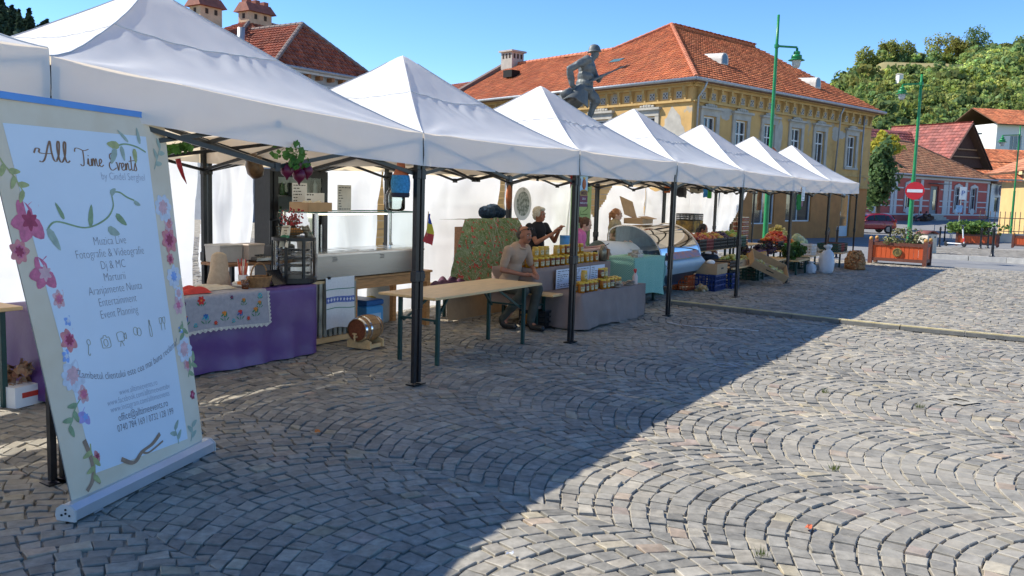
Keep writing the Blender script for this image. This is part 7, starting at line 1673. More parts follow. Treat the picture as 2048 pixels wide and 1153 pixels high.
wp = T('white_cover', 'white plastic cover folded over the back of gingham table', 'cover', 10.9, 1.75, .76); m = MB(); m.grid(lambda u, v: (-.55 + 1.3 * u, -.3 + .62 * v, .10 + .16 * math.sin(math.pi * min(1, v * 1.2)) * (1 - .5 * u) - .18 * (1 - v) ** 3), 14, 10); m.build('sheet', M('cover_white', (.64, .66, .68), .4, .04), wp, smooth=True)
# ---------------------------------------------------------------- fruit and vegetable stalls
for a_, lab in ((14.6, 'back trestle shelf carrying the apple crates'), (17.0, 'back trestle shelf carrying small jars and baskets'),): trestle('market_shelf', lab, a_, 1.62, 2.3, .75, .70)
for a_, lab in ((14.9, 'low front shelf carrying the pear box'), (17.1, 'low front shelf carrying juice and lavender'),): trestle('market_shelf', lab, a_, .85, 2.1, .6, .40)
for a_, b_, w2, z_, lab in ((19.1, 1.15, 2.0, .55, 'shelf carrying peppers and bean heap'), (21.0, 1.0, 1.6, .45, 'shelf carrying cabbages and dark crates'), (22.0, .45, 1.3, .40, 'last low shelf behind the potato sack')): trestle('market_shelf', lab, a_, b_, w2, .8, z_)
CRM = [M('crate_black', (.02, .02, .022), .5, .2), M('crate_blue', (.01, .035, .16), .45, .15), M('crate_white', (.62, .62, .60), .5, .05), M('crate_red', (.20, .03, .03), .5, .2), M('crate_green', (.02, .07, .05), .5, .2), M('crate_orange', (.62, .10, .02), .45, .1)]
def crate(a, b, z, w, d, h_, c, label, rot=0.0, bars=7, group='market crates'):
    return tag(cratemesh(w, d, h_, bars).build('crate', CRM[c], loc=RW(a, b, z), rotz=PHI + rot), label, 'crate', group)
def heap(a, b, z, w, d, h_, r, cols, name, label, n=60, cat='fruit', seed=1, stretch=1.0, rot=0.0):
    """a pile of fruit too small to pick apart singly"""
    g = random.Random(seed); V = []; T_ = []; base = MB(); base.ball((0, 0, 0), (r * stretch, r, r), 8, 6)
    tris = []
    for f in base.f: tris.append([base.v[i] for i in f] + ([base.v[f[-1]]] if len(f) == 3 else []))
    tris = np.array(tris)
    for i in range(n):
        u, v = g.uniform(-1, 1), g.uniform(-1, 1); x, y = u * (w / 2 - r), v * (d / 2 - r); zz = h_ * (1 - .8 * max(abs(u), abs(v)) ** 2) * g.uniform(.7, 1.0)
        an = g.uniform(0, 6.28); e = g.uniform(-.6, .6); R3 = (Matrix.Rotation(an, 3, 'Z') @ Matrix.Rotation(e, 3, 'Y')); q = tris @ np.array(R3).T * g.uniform(.85, 1.12)
        V.append((q + np.array([x, y, zz])).reshape(-1, 3)); c = g.choice(cols); k = g.uniform(.75, 1.2); T_ += [[c[0] * k, c[1] * k, c[2] * k]] * len(tris)
    me = attr_mesh(name, np.concatenate(V), 4, M('fruit_skin', (.9, .9, .9), .35, .08, 15, attr='tint'), np.array(T_)); me.polygons.foreach_set('use_smooth', [True] * len(me.polygons))
    return tag(link(name, me, None, RW(a, b, z), PHI + rot, kind='stuff'), label, cat)
RED, YELA, PEA, GRN, PLUM = (.36, .04, .03), (.55, .36, .06), (.52, .20, .07), (.22, .32, .06), (.06, .03, .08)
ap = [((13.75), [RED, PEA], 'red apples heaped in the first crate of the top row'), (14.16, [RED, RED, PEA], 'dark red apples heaped in the second crate of the top row'), (14.58, [PEA, YELA, RED], 'red and yellow apples heaped in the third crate'), (15.0, [YELA, PEA, RED], 'yellow peaches heaped in the fourth crate'), (15.45, [PLUM], 'dark plums heaped in the fifth crate'), (15.9, [GRN, YELA], 'green apples heaped in the sixth crate'), (16.32, [GRN], 'green apples heaped in the seventh crate')]
for i, (a_, cs2, lab) in enumerate(ap):
    crate(a_, 1.42, .70, .39, .55, .22, (0, 3, 0, 0, 0, 0, 4)[i], ('first', 'second', 'third', 'fourth', 'fifth', 'sixth', 'seventh')[i] + ' plastic crate from the left in the fruit row'); heap(a_, 1.42, .86, .37, .53, .16, .042, cs2, 'fruit_heap', lab, 55, 'fruit', i + 3)
tag(MB().box((0, 0, .13), (.62, .4, .26)).build('banana_carton', M('carton_print', (.05, .04, .03), .7, .8, 9, col2=(.42, .26, .05)), loc=RW(15.6, 2.15, .98), rotz=PHI), 'dark printed fruit carton behind the green apples', 'carton'); crate(15.6, 2.15, 1.245, .6, .4, .14, 0, 'empty black crate on top of dark printed carton')
# jars in a tower
g = random.Random(12)
jp = thing('preserve_jar', 'small jar of preserves in the tall tower of jars', 'jar', RW(17.3, 1.5, .70), PHI, 'tower of preserve jars'); MB().lathe([(.04, 0), (.042, .008), (.042, .075), (.034, .085)], n=10).build('preserve', M('preserve_red', (.16, .03, .02), .15, .6, 14, col2=(.32, .14, .05)), jp, smooth=True); MB().lathe([(.037, .083), (.037, .102), (.0, .103)], n=10, cap=False).build('lid', M('lid_cream', (.66, .60, .50), .5), jp)
for i in range(5):
    for k in range(3):
        for z in range(6):
            if (i, k, z) == (0, 0, 0) or (z > 4 and k > 1): continue
            dup(jp, RW(17.3 + i * .09, 1.5 + k * .09, .70 + z * .104), PHI + g.uniform(-.2, .2))
# low front row
def cardtray(a, b, z, w, d, h_, label, rot=0.0, Mx=None, mat=None):
    o = T('cardboard_box', label, 'box', a, b, z, rot)
    for (c, s_) in (((0, 0, .006), (w - .02, d - .02, .01)), ((0, -d / 2, h_ / 2), (w, .01, h_)), ((0, d / 2, h_ / 2), (w, .01, h_)), ((-w / 2 + .005, 0, h_ / 2), (.01, d - .012, h_)), ((w / 2 - .005, 0, h_ / 2), (.01, d - .012, h_))):
        m = MB(); m.box(c, s_); (xf(m, Mx) if Mx else m).build('box_side', mat or CARD, o)
    m = MB(); m.box((0, -d / 2 - .006, h_ * .55), (w * .22, .004, h_ * .16)); (xf(m, Mx) if Mx else m).build('hand_hole', M('dark_inside'), o)
    return o
cardtray(14.5, .82, .40, .75, .42, .12, 'cardboard tray of green pears on the low shelf'); heap(14.5, .82, .46, .72, .4, .15, .038, [(.42, .42, .10), (.34, .38, .08), (.5, .45, .15)], 'pear_heap', 'pale green pears heaped in the cardboard tray', 75, 'fruit', 21)
cardtray(15.25, .85, .40, .42, .42, .10, 'small cardboard tray beside the pears'); heap(15.25, .85, .44, .38, .38, .12, .036, [(.42, .36, .08), (.5, .42, .12)], 'quince_heap', 'yellow-green quinces in the small cardboard tray', 34, 'fruit', 22)
bp = thing('juice_bottle', 'first orange juice bottle from left in the front row, low shelf', 'bottle', RW(15.62, .72, .40), PHI, 'juice bottles on the low shelf'); MB().lathe([(.035, 0), (.037, .01), (.037, .15), (.016, .2), (.016, .215)], n=12).build('juice', M('orange_juice', (.58, .24, .03), .2, .2, 10, col2=(.62, .34, .05)), bp, smooth=True); MB().lathe([(.019, .213), (.019, .235), (0, .236)], n=10, cap=False).build('cap', M('cap_violet', (.12, .04, .14), .4), bp)
for i in range(11):
    for k in range(2):
        if i or k: dup(bp, RW(15.62 + i * .095, .72 + k * .1, .40), PHI, ORD[i] + ' orange juice bottle from left in the ' + ('front', 'back')[k] + ' row, low shelf')
# lavender and dried bunches, greens
def bunch(a, b, z, n, r, size, cols, label, seed, name='herb_bunch', cat='herbs', flat=.6):
    V, T_ = leafcloud(n, (r, r * .8, r * flat), size, 10, seed); g = np.random.default_rng(seed); C = np.array(cols)[g.integers(0, len(cols), len(T_))]
    return tag(link(name, attr_mesh(name, V + np.array([0, 0, r * flat]), 4, M('herb_leaf', (.9, .9, .9), .8, .1, 10, attr='tint', trans=.15), C * T_), None, RW(a, b, z), PHI, kind='stuff'), label, cat)
bunch(17.3, .95, .42, 420, .34, .03, [(.07, .045, .12), (.10, .07, .10), (.06, .05, .07)], 'purple lavender bunches heaped on the low shelf', 5); bunch(16.6, 1.15, .46, 260, .24, .028, [(.08, .05, .10), (.12, .10, .06)], 'dusky dried flower bunches behind the juice bottles', 6)
bunch(18.1, .55, .34, 420, .36, .035, [(.04, .10, .02), (.06, .14, .03), (.03, .07, .02)], 'dark green leafy herbs piled at the front of the stall', 7); bunch(18.7, .62, .36, 380, .34, .035, [(.05, .12, .02), (.08, .17, .04)], 'fresh green parsley piled right of the dark herbs', 8)
trestle('herb_table', 'low table under the leafy herbs', 18.4, .60, 1.1, .6, .36)
# ground crates and boxes
crate(13.35, .82, 0, .6, .4, .30, 1, 'dark blue crate on the ground, left of two, under a carton', .0, 9); crate(13.98, .78, 0, .4, .5, .30, 1, 'dark blue crate on the ground, right of two', 0, 6); crate(13.98, .82, .31, .4, .45, .22, 0, 'black crate stacked on the right blue crate')
cardtray(13.42, .84, .31, .6, .42, .20, 'brown carton on the left blue crate'); tag(MB().ball((0, 0, .0), (.09, .08, .05), 12, 8).build('tissue_ball', PAPER, smooth=True, loc=RW(13.25, .8, .53), rotz=PHI), 'white tissue paper lying in the brown carton', 'paper')
crate(12.95, 1.2, 0, .4, .3, .28, 5, 'bright orange crate behind the blue crates'); heap(12.9, .82, .0, .3, .25, .12, .04, [(.42, .36, .25), (.5, .3, .12)], 'onion_heap', 'pale onions spilled on the ground by the orange crate', 16, 'vegetables', 31)
TX2 = Matrix.Translation((0, 0, .22)) @ Matrix.Rotation(R_(40), 4, 'X') @ Matrix.Rotation(R_(-38), 4, 'Z')
cardtray(15.15, .28, .12, .82, .42, .16, 'tilted cardboard box of yellow peppers leaning on the low shelf', -.35, TX2)
o = heap(15.15, .28, .12, .7, .32, .05, .024, [(.55, .48, .16), (.48, .44, .12), (.6, .52, .25)], 'pepper_heap', 'pale yellow peppers lying in the tilted cardboard box', 50, 'vegetables', 33, 2.0, -.35)
o.data.transform(TX2 @ Matrix.Translation((.08, 0, .02)))
for i, (a_, b_, h2, c_, lab) in enumerate(((16.2, .9, .24, 4, 'green crate under the low shelf, left'), (17.0, 1.0, .24, 0, 'black crate under the low shelf, middle'), (17.9, .9, .22, 1, 'blue crate under the herbs'), (19.6, 1.1, .3, 4, 'dark green crate under the pepper shelf'), (20.3, .9, .3, 4, 'dark green crate under the cabbage shelf'))): crate(a_, b_, 0, .6, .4, h2, c_, lab)
# vegetables on the higher shelves
crate(18.5, 1.15, .55, .5, .5, .2, 0, 'black crate of carrots on the pepper shelf'); heap(18.5, 1.15, .70, .48, .48, .16, .03, [(.58, .16, .02), (.50, .05, .03)], 'carrot_heap', 'orange carrots and peppers in the black crate', 60, 'vegetables', 41, 2.4)
heap(19.1, 1.2, .60, .7, .6, .38, .034, [(.50, .04, .02), (.58, .10, .02)], 'red_pepper_heap', 'bright red peppers heaped high', 110, 'vegetables', 42, 2.2); heap(19.75, 1.35, .58, .75, .6, .52, .03, [(.60, .50, .16), (.55, .46, .14)], 'bean_heap', 'tall heap of yellow wax beans', 190, 'vegetables', 43, 2.6); heap(19.5, .9, .56, .6, .3, .2, .045, [(.60, .16, .02), (.55, .22, .04), (.25, .3, .06)], 'tomato_heap', 'orange tomatoes below the bean heap', 50, 'vegetables', 44)
heap(20.4, 1.3, .5, .6, .5, .36, .05, [(.03, .02, .03), (.04, .03, .05)], 'aubergine_heap', 'dark aubergines right of the beans', 50, 'vegetables', 45, 1.9); heap(21.0, 1.15, .46, .7, .55, .38, .13, [(.38, .46, .25), (.44, .50, .32)], 'cabbage_heap', 'pale green cabbages heaped at the end', 11, 'vegetables', 46); heap(20.9, .75, .45, .7, .3, .14, .05, [(.36, .26, .15), (.30, .2, .12)], 'celeriac_heap', 'brown celeriac roots in front of cabbages', 30, 'vegetables', 47)
crate(19.7, .58, .40, .5, .36, .26, 2, 'white plastic crate at the front of the bean stall'); trestle('front_board', 'low front board carrying the white crate', 19.9, .58, 1.7, .45, .40); heap(20.35, .6, .40, .5, .36, .2, .045, [(.33, .22, .12), (.4, .28, .15)], 'potato_heap', 'brown potatoes beside the white crate', 40, 'vegetables', 48)
tag(MB().lathe([(.10, 0), (.13, .13), (.12, .13), (.09, .01)], n=16).build('green_bucket', M('bright_green_plastic', (.07, .42, .05), .35, .05), smooth=True, loc=RW(16.75, 1.5, .71), rotz=PHI), 'bright green plastic bowl beside the apple crates', 'bowl'); tag(MB().lathe([(.07, 0), (.13, .14), (.12, .14), (.06, .01)], n=16).build('green_bucket', M('bright_green_plastic'), smooth=True, loc=RW(18.75, .78, .56), rotz=PHI), 'bright green scale pan in front of the peppers', 'bowl')
for i, (a_, c_) in enumerate(((21.6, 4), (22.0, 3), (22.4, 4))): crate(a_, .45, .40, .38, .55, .22, c_, ('first', 'middle', 'last')[i] + ' dark crate on the last low shelf')
# sacks
def sack(a, b, r, h_, label, mat, seed, tied=True, name='sack'):
    o = T(name, label, 'sack', a, b, 0); g = random.Random(seed); m = MB()
    pr = [(.0, .0), (.85, .01), (1.0, .1), (1.05, .3), (1.0, .5), (.82, .68), (.56, .78), (.34, .83), (.42, .88), (.62, .94), (.5, 1.0)] if tied else [(.0, .0), (.9, .01), (1.0, .15), (.95, .5), (.75, .8), (.45, .97), (.0, 1.0)]
    m.lathe([(p[0] * r, p[1] * h_) for p in pr], n=24, cap=False)
    m.v = [(x * (1 + .3 * nz(x * 6 + seed, y * 6, z * 4) + .07 * math.sin(math.atan2(y, x) * 9 + z * 6)) + .06 * z, y * (1 + .3 * nz(x * 6, y * 6 + seed, z * 4)), z + .03 * nz(x * 9, y * 9, seed)) for x, y, z in m.v]; m.build('sack_body', mat, o, smooth=True); return o
sack(19.25, -.02, .17, .70, 'white tied plastic sack standing against a tent post', M('white_sack', (.66, .68, .72), .4, .05, 8, bump=.01, bscale=10, trans=.2), 3)
ps_ = sack(21.25, -.30, .24, .50, 'orange net sack of potatoes standing on the cobbles', M('net_orange', (.33, .12, .04), .8, .3, 30), 5, False, 'potato_sack'); V = []; T_ = []; g = random.Random(3); base = MB(); base.ball((0, 0, 0), (.042, .036, .034), 7, 5)
m = MB()
for i in range(150):
    a = g.uniform(0, 6.28); z = g.uniform(.03, .47); rr = .225 * (1 - .55 * max(0, z - .25) / .25 * .9); m.ball((rr * math.cos(a), rr * math.sin(a), z), (.045, .045, .036), 7, 5)
m.build('potatoes', M('potato_skin', (.40, .20, .08), .8, .25, 14), ps_, smooth=True, kind='stuff')
sack(18.95, .28, .13, .28, 'small white carrier bag lying by the herb table', M('white_sack'), 9, True, 'carrier_bag')
# hung cloths, bags and notices under the farther canopies
def apron(a, b, z, w, h_, col, label, seed, name='hanging_cloth', cat='cloth'):
    m = MB(); m.grid(lambda u, v: ((u - .5) * w * (1 - .25 * (1 - v) * math.sin(seed)), .03 * math.sin(u * 8 + seed) + .02 * nz(u * 4, v * 4, seed), -h_ * (1 - v) + .03 * nz(u * 3, v, seed)), 14, 12); ob = tag(m.build(name, M('hung_%02d' % seed, col, .85, .25, 12), smooth=True, loc=RW(a, b, z), rotz=PHI), label, cat); s_ = ob.modifiers.new('thick', 'SOLIDIFY'); s_.thickness = .012; return ob
apron(13.6, 1.9, 2.02, .22, .2, (.40, .10, .02), 'orange and black printed cloth hanging under fourth canopy', 3); apron(14.2, 1.9, 2.05, .5, .30, (.03, .03, .04), 'dark grey bags hanging under the fifth canopy, left', 4, 'hanging_bag', 'bag'); apron(14.7, 2.0, 1.96, .42, .22, (.09, .09, .10), 'grey ribbed bag hanging right of the dark one', 5, 'hanging_bag', 'bag')
apron(14.5, 1.6, 2.1, .8, .26, (.30, .26, .20), 'beige cloth swag tied under the fifth canopy', 6); apron(15.3, 1.7, 2.02, .2, .26, (.04, .22, .55), 'blue oven mitt hanging under the fifth canopy', 7, 'oven_mitt', 'mitt'); apron(15.55, 1.7, 2.02, .2, .28, (.05, .30, .06), 'green oven mitt beside the blue one', 8, 'oven_mitt', 'mitt')
apron(17.5, .3, 1.88, .26, .34, (.02, .20, .06), 'small green apron hanging under the sixth canopy', 9, 'hanging_apron', 'apron'); apron(18.5, .5, 1.78, .12, .18, (.35, .2, .28), 'small pink cloth hanging beside a tent post', 10)
notice('hanging_notice', 'white price notice hanging from the sixth canopy', 16.55, -.02, 1.74, .26, .30, 9, 0, PAPER, 31)
apron(20.9, 2.2, 1.95, .3, .5, (.14, .08, .045), 'brown straw wreath shape hanging in the last tent', 11, 'hanging_wreath', 'wreath')
# ================================================================= STREET FURNITURE, CAR, TREE
PLR = M('planter_red', (.60, .10, .025), .6, .12, 5, wood=(10, 10, 1)); PLB = M('planter_brown', (.16, .055, .035), .6, .2, 6); PLK = M('knob_gold', (.50, .26, .07), .5, .15)
def planter(label, loc, rotz, L=1.85, W=.92, H=.46, emblem=False, group='red wooden planters'):
    o = thing('wooden_planter', label, 'planter', loc, rotz, group); z0 = .14
    for sx in (-1, 1):
        for sy in (-1, 1):
            p = MB().box((sx * (L / 2 - .05), sy * (W / 2 - .05), .34), (.11, .11, .68), bev=.008).build('corner_post', PLB, o); m = MB(); m.ball((sx * (L / 2 - .05), sy * (W / 2 - .05), .725), .058, 12, 8); m.build('post_knob', PLK, p, smooth=True)
    for sy in (-1, 1):
        y = sy * (W / 2 - .05)
        for z, hh in ((z0, .09), (z0 + H - .02, .09)): MB().box((0, y, z), (L - .21, .07, hh)).build('rail', PLB, o)
        n = int((L - .21) / .112)
        for i in range(n): x = -(L - .21) / 2 + (i + .5) * (L - .21) / n; MB().box((x, y, z0 + H / 2 - .01), ((L - .21) / n - .010, .03, H - .11)).build('slat', PLR, o)
    for sx in (-1, 1):
        x = sx * (L / 2 - .05)
        for z, hh in ((z0, .09), (z0 + H - .02, .09)): MB().box((x, 0, z), (.07, W - .21, hh)).build('rail', PLB, o)
        n = int((W - .21) / .112)
        for i in range(n): y = -(W - .21) / 2 + (i + .5) * (W - .21) / n; MB().box((x, y, z0 + H / 2 - .01), (.03, (W - .21) / n - .010, H - .11)).build('slat', PLR, o)
    MB().box((0, 0, z0 + H - .13), (L - .16, W - .16, .04)).build('soil', M('potting_soil', (.05, .035, .025), .95, .3, 20), o); MB().box((0, 0, z0 - .02), (L - .14, W - .14, .03)).build('floor_board', PLB, o)
    if emblem:
        m = MB(); m.cyl((0, -W / 2 - .0, z0 + H / 2 - .01), (0, -W / 2 + .03, z0 + H / 2 - .01), .125, n=28); e = m.build('round_emblem', M('emblem_gold', (.30, .22, .07), .5, .3, 30), o)
        m = MB(); m.tube([(.10 * math.cos(a), -W / 2 - .004, z0 + H / 2 - .01 + .10 * math.sin(a)) for a in [2 * math.pi * i / 24 for i in range(25)]], .008, 6); m.box((0, -W / 2 - .006, z0 + H / 2 - .02), (.09, .012, .05)); m.box((0, -W / 2 - .006, z0 + H / 2 + .03), (.04, .012, .06)); m.build('emblem_relief', M('emblem_dark', (.12, .10, .04), .5), e)
    return o
def shrub(label, loc, r, h_, n, size, cols, seed, name='shrub', cat='shrub'):
    o = thing(name, label, cat, loc); V, T_ = leafcloud(n, (r, r * .75, h_), size, 16, seed); g = np.random.default_rng(seed); C = np.array(cols)[g.integers(0, len(cols), len(T_))]
    link('foliage', attr_mesh('foliage', V + np.array([0, 0, h_ * .9]), 4, M('herb_leaf', (.9, .9, .9), .8, .1, 10, attr='tint', trans=.15), C * T_), o); m = MB(); g2 = random.Random(seed)
    for i in range(12): a = g2.uniform(0, 6.28); q = g2.uniform(.3, .8); m.tube([(q * .2 * math.cos(a), q * .2 * math.sin(a), -.05), (q * r * math.cos(a), q * r * .7 * math.sin(a), h_ * 1.2)], [.012, .004], 5)
    m.build('stems', BARK, o); return o
# planter by the last tent: long side faces the camera
pA, pB = Vector((10.32, 25.21, 0)), Vector((11.50, 24.41, 0)); prz = math.atan2((pB - pA).y, (pB - pA).x)
ctr = (pA + pB) / 2 + Vector((-math.sin(prz), math.cos(prz), 0)) * .40
planter('red wooden planter box with brown posts and round emblem by the last tent', ctr, prz, 1.55, .85, .46, True)
shrub('straggly grey-green plant growing in the nearest red planter', ctr + Vector((.05, 0, .45)), .62, .32, 900, .028, [(.16, .17, .07), (.22, .21, .10), (.12, .15, .05), (.28, .26, .13)], 4)
def gp(x, y): return Vector((x, y, gz(x, y) + .10))
pl2 = gp(24.6, 46.4); planter('second red planter across the street, under a spreading juniper', pl2, -.55, 2.0, 1.0, .46); pl3 = gp(26.9, 45.2); planter('third red planter at the right edge of the picture', pl3, -.55, 2.0, 1.0, .46)
shrub('spreading bright green juniper in the second planter', pl2 + Vector((-.2, 0, .55)), 1.75, .42, 1600, .07, [(.10, .19, .03), (.07, .14, .03), (.14, .24, .05)], 6, 'juniper')
def bollard(p, label, h_=.85):
    o = thing('bollard', label, 'bollard', p, 0, 'black bollards along the street'); MB().lathe([(.075, 0), (.075, .03), (.05, .05), (.045, h_ * .3), (.05, h_ * .32), (.042, h_ * .36), (.04, h_ * .82), (.055, h_ * .84), (.04, h_ * .88), (.045, h_ * .93), (.0, h_)], n=14, cap=False).build('post', BLACK, o, smooth=True); MB().lathe([(.10, 0), (.10, .02), (.08, .03)], n=14).build('base', BLACK, o)
for (x, y, lab) in ((15.82, 28.85, 'black bollard at the near kerb, in front of the juniper'), (20.6, 42.3, 'black bollard left of the electric scooter'), (23.1, 42.6, 'black bollard between scooter and second planter'), (21.9, 41.0, 'black bollard behind the electric scooter'), (9.3, 25.9, 'black bollard just behind the last tent, left'), (10.05, 27.2, 'black bollard just behind the last tent, right'), (20.0, 46.5, 'black bollard in front of the red car'), (25.6, 52.0, 'black bollard beyond the juniper')): bollard(gp(x, y) if y > 28 else Vector((x, y, 0)), lab, 1.0)
# litter bin
bi = thing('litter_bin', 'pale concrete litter bin with a curved red-brown lid', 'litter bin', gp(14.55, 30.8) + Vector((0, 0, -.02)), .4); CONC = M('pale_concrete', (.50, .46, .38), .9, .12, 6)
MB().box((0, 0, .36), (.46, .46, .70), bev=.03).build('body', CONC, bi); m = MB(); m.grid(lambda u, v: ((u - .5) * .56, (v - .5) * .54, .72 + .10 * math.sin(math.pi * u)), 10, 2); l_ = m.build('lid', M('bin_lid', (.18, .06, .045), .6, .15), bi, smooth=True); l_.modifiers.new('t', 'SOLIDIFY').thickness = .03
for x in (-.12, .12): MB().cyl((x, -.235, .6), (x, -.225, .6), .035, n=10).build('bolt', BLACK, bi)
# electric scooter
es = thing('electric_scooter', 'white electric scooter parked upright on the far pavement', 'scooter', gp(22.2, 44.0), R_(-60)); m = MB(); m.box((0, 0, .16), (.75, .17, .06), bev=.02); m.build('deck', M('scooter_white', (.70, .70, .70), .35, .05), es)
for x in (-.46, .5): m = MB(); m.lathe([(.06, -.03), (.11, -.03), (.125, 0), (.11, .03), (.06, .03)], (x, 0, .125), 18, Matrix.Rotation(math.pi / 2, 4, 'X')); m.build('wheel', BLACKPL, es, smooth=True)
m = MB(); m.tube([(.5, 0, .18), (.42, 0, .5), (.34, 0, 1.08)], .032, 10); m.build('stem', M('scooter_white'), es); m = MB(); m.tube([(.34, -.28, 1.12), (.34, 0, 1.08), (.34, .28, 1.12)], .02, 8); m.build('handlebar', BLACK, es); MB().box((.36, 0, .98), (.06, .1, .16), bev=.01).build('display', BLACKPL, es); MB().box((-.42, 0, .27), (.2, .14, .02)).build('rear_mudguard', BLACK, es); MB().box((.47, 0, .36), (.07, .08, .2), bev=.02).build('red_stripe', M('scooter_red', (.5, .03, .03), .4), es)
# green lamp posts
def lamp(label, base, H, rotz, drop=.9, arm=.75, lean=0.0, head=1.0):
    o = thing('street_lamp', label, 'street lamp', base, rotz, 'green street lamps'); m = MB(); m.tube([(0, 0, 0), (0, 0, .1), (0, 0, H * .42), (0, 0, H * .44), (0, 0, H * .86), (0, 0, H)], [.095, .085, .075, .058, .05, .04], 12); m.build('post', LGREEN, o, smooth=True)
    for z in (H * .43, H - drop): m = MB(); m.tube([(0, 0, z - .05), (0, 0, z + .05)], .075, 12); m.build('collar', LGREEN, o)
    MB().lathe([(.16, 0), (.15, .1), (.11, .35), (.1, .4)], n=14).build('base', LGREEN, o)
    za = H - drop; m = MB(); m.bar((0, 0, za), (arm, 0, za - .06 * arm), .05, .06); m.build('arm', LGREEN, o)
    k = head; hd = MB(); hd.lathe([(.04 * k, .12 * k), (.05 * k, .0), (.12 * k, -.02 * k), (.13 * k, -.10 * k), (.09 * k, -.12 * k), (.19 * k, -.16 * k), (.20 * k, -.26 * k), (.17 * k, -.27 * k), (.31 * k, -.34 * k), (.30 * k, -.355 * k), (.16 * k, -.34 * k)], (arm, 0, za - .18 * k), 20); hh_ = hd.build('lamp_head', LGREEN, o, smooth=True)
    b = MB(); b.lathe([(.17 * k, -.35 * k), (.16 * k, -.5 * k), (.11 * k, -.62 * k), (.0, -.63 * k)], (arm, 0, za - .18 * k), 18, cap=False); b.build('lantern_glass', M('frosted_globe', (.55, .56, .55), .4, .05, trans=.3), hh_, smooth=True); return o
lamp('tall green lamp post rising behind the white tents', (8.02, 27.9, 0), 7.45, -.15, .95, .62, head=.82); l2 = lamp('green lamp post carrying the no-entry sign', (14.14, 31.3, gz(14, 31.3)), 6.35, math.pi - .1, .32, .62, head=.7); lamp('distant green lamp post in front of the orange roofs', (34.6, 61.0, gz(34, 61) - .02), 7.9, math.pi - .1, .6, 1.1)
sg = thing('no_entry_sign', 'round red no-entry sign with white bar on green post', 'road sign', (14.17, 31.20, 2.20), -.40); SRED = M('sign_red', (.62, .02, .03), .4, .05)
MB().cyl((0, 0, 0), (0, -.012, 0), .315, n=40).build('disc', SRED, sg, smooth=False); MB().box((0, -.0145, 0), (.50, .003, .11)).build('white_bar', PAPER, sg); MB().cyl((0, .0, 0), (0, .03, 0), .30, n=24).build('backing', ZINC, sg)
m = MB(); m.bar((0, .03, 0), (0, .09, 0), .06); m.build('bracket', ZINC, sg)
od = thing('orange_disc', 'round orange disc with a fold hung on the lamp post', 'disc', (8.05, 28.2, 3.10), .2); m = MB(); m.lathe([(.0, .035), (.12, .03), (.30, .012), (.345, .0), (.34, -.01), (.0, .0)], n=32, M=Matrix.Rotation(math.pi / 2, 4, 'X'), cap=False); m.build('dish', M('disc_orange', (.62, .13, .035), .5, .08), od, smooth=True); m = MB(); m.add([(-.03, -.04, .12), (.06, -.05, .1), (.04, -.05, -.1)], [(0, 1, 2)]); m.build('fold', M('disc_red', (.40, .07, .025), .6), od)
# small road sign far away
fs_ = thing('parking_sign', 'white and blue parking sign on a grey pole by the pink house', 'road sign', (31.7, 62.5, gz(31, 62.5)), -.3); MB().tube([(0, 0, 0), (0, 0, 3.6)], .035, 8).build('pole', ZINC, fs_); MB().box((.1, -.04, 3.2), (.42, .03, .9)).build('white_plate', PAPER, fs_); MB().box((-.06, -.05, 2.1), (.4, .03, .5)).build('blue_plate', M('sign_blue', (.25, .42, .62), .5), fs_); textpart('P', fs_, M('sign_ink', (.03, .08, .35), .5), Matrix.Translation((.1, -.06, 3.05)) @ Matrix.Rotation(math.pi / 2, 4, 'X'), .5)
# railings before the villa
RL = M('rusty_railing', (.20, .13, .09), .7, .3, 12)
rf_ = thing('iron_railing', 'rusty iron railing on a low wall in front of yellow villa', 'railing', (30.2, 56.2, gz(29, 56) + .12), R_(-8)); MB().box((3.5, 0, .2), (8.2, .3, .55)).build('low_wall', GPLAST, rf_)
for z in (.62, 1.45): MB().box((3.5, 0, z), (8.0, .05, .05)).build('rail', RL, rf_)
for i in range(27): 
    x = -.35 + i * .3; m = MB(); m.bar((x, 0, .45), (x, 0, 1.75), .035); m.ball((x, 0, 1.8), (.03, .03, .09), 6, 4); m.build('bar', RL, rf_)
gr = thing('guard_rail', 'low grey tubular guard rail beside the parking sign', 'guard rail', (27.6, 57.5, gz(27, 57)), R_(-10)); 
for k in range(3): m = MB(); m.tube([(k * 1.1, 0, 0), (k * 1.1, 0, 1.0), (k * 1.1 + 1.0, 0, 1.0), (k * 1.1 + 1.0, 0, 0)], .03, 8); m.build('hoop', ZINC, gr)
bar_ = thing('stone_heap', 'brown bulky planter of rubble beside the pink house door', 'rubble', (43.0, 91.6, gz(43, 91.6)), .8); m = MB(); g = random.Random(4)
for i in range(26): m.ball((g.uniform(-1.1, 1.1), g.uniform(-.4, .4), g.uniform(0, .9) * (1 - .3)), (.22, .2, .17), 7, 5)
m.build('stones', M('rubble_brown', (.12, .07, .045), .9, .4, 4), bar_, kind='stuff')
# dark leafy tree between the ochre building and the pink house
tree((31.5, 76.0, gz(31, 76)), 7.7, 1.75, 3.0, 'dark leafy tree between the ochre building and pink house', 2600, .16, (.55, .75, .8), None, trunk=.16, seed=77, clusters=30)
tree((32.0, 77.5, gz(32, 77)), 8.3, 1.6, 1.3, 'small yellowing tree behind the dark one beside the ochre building', 1200, .16, (1.9, 1.5, .6), None, trunk=.12, seed=78)
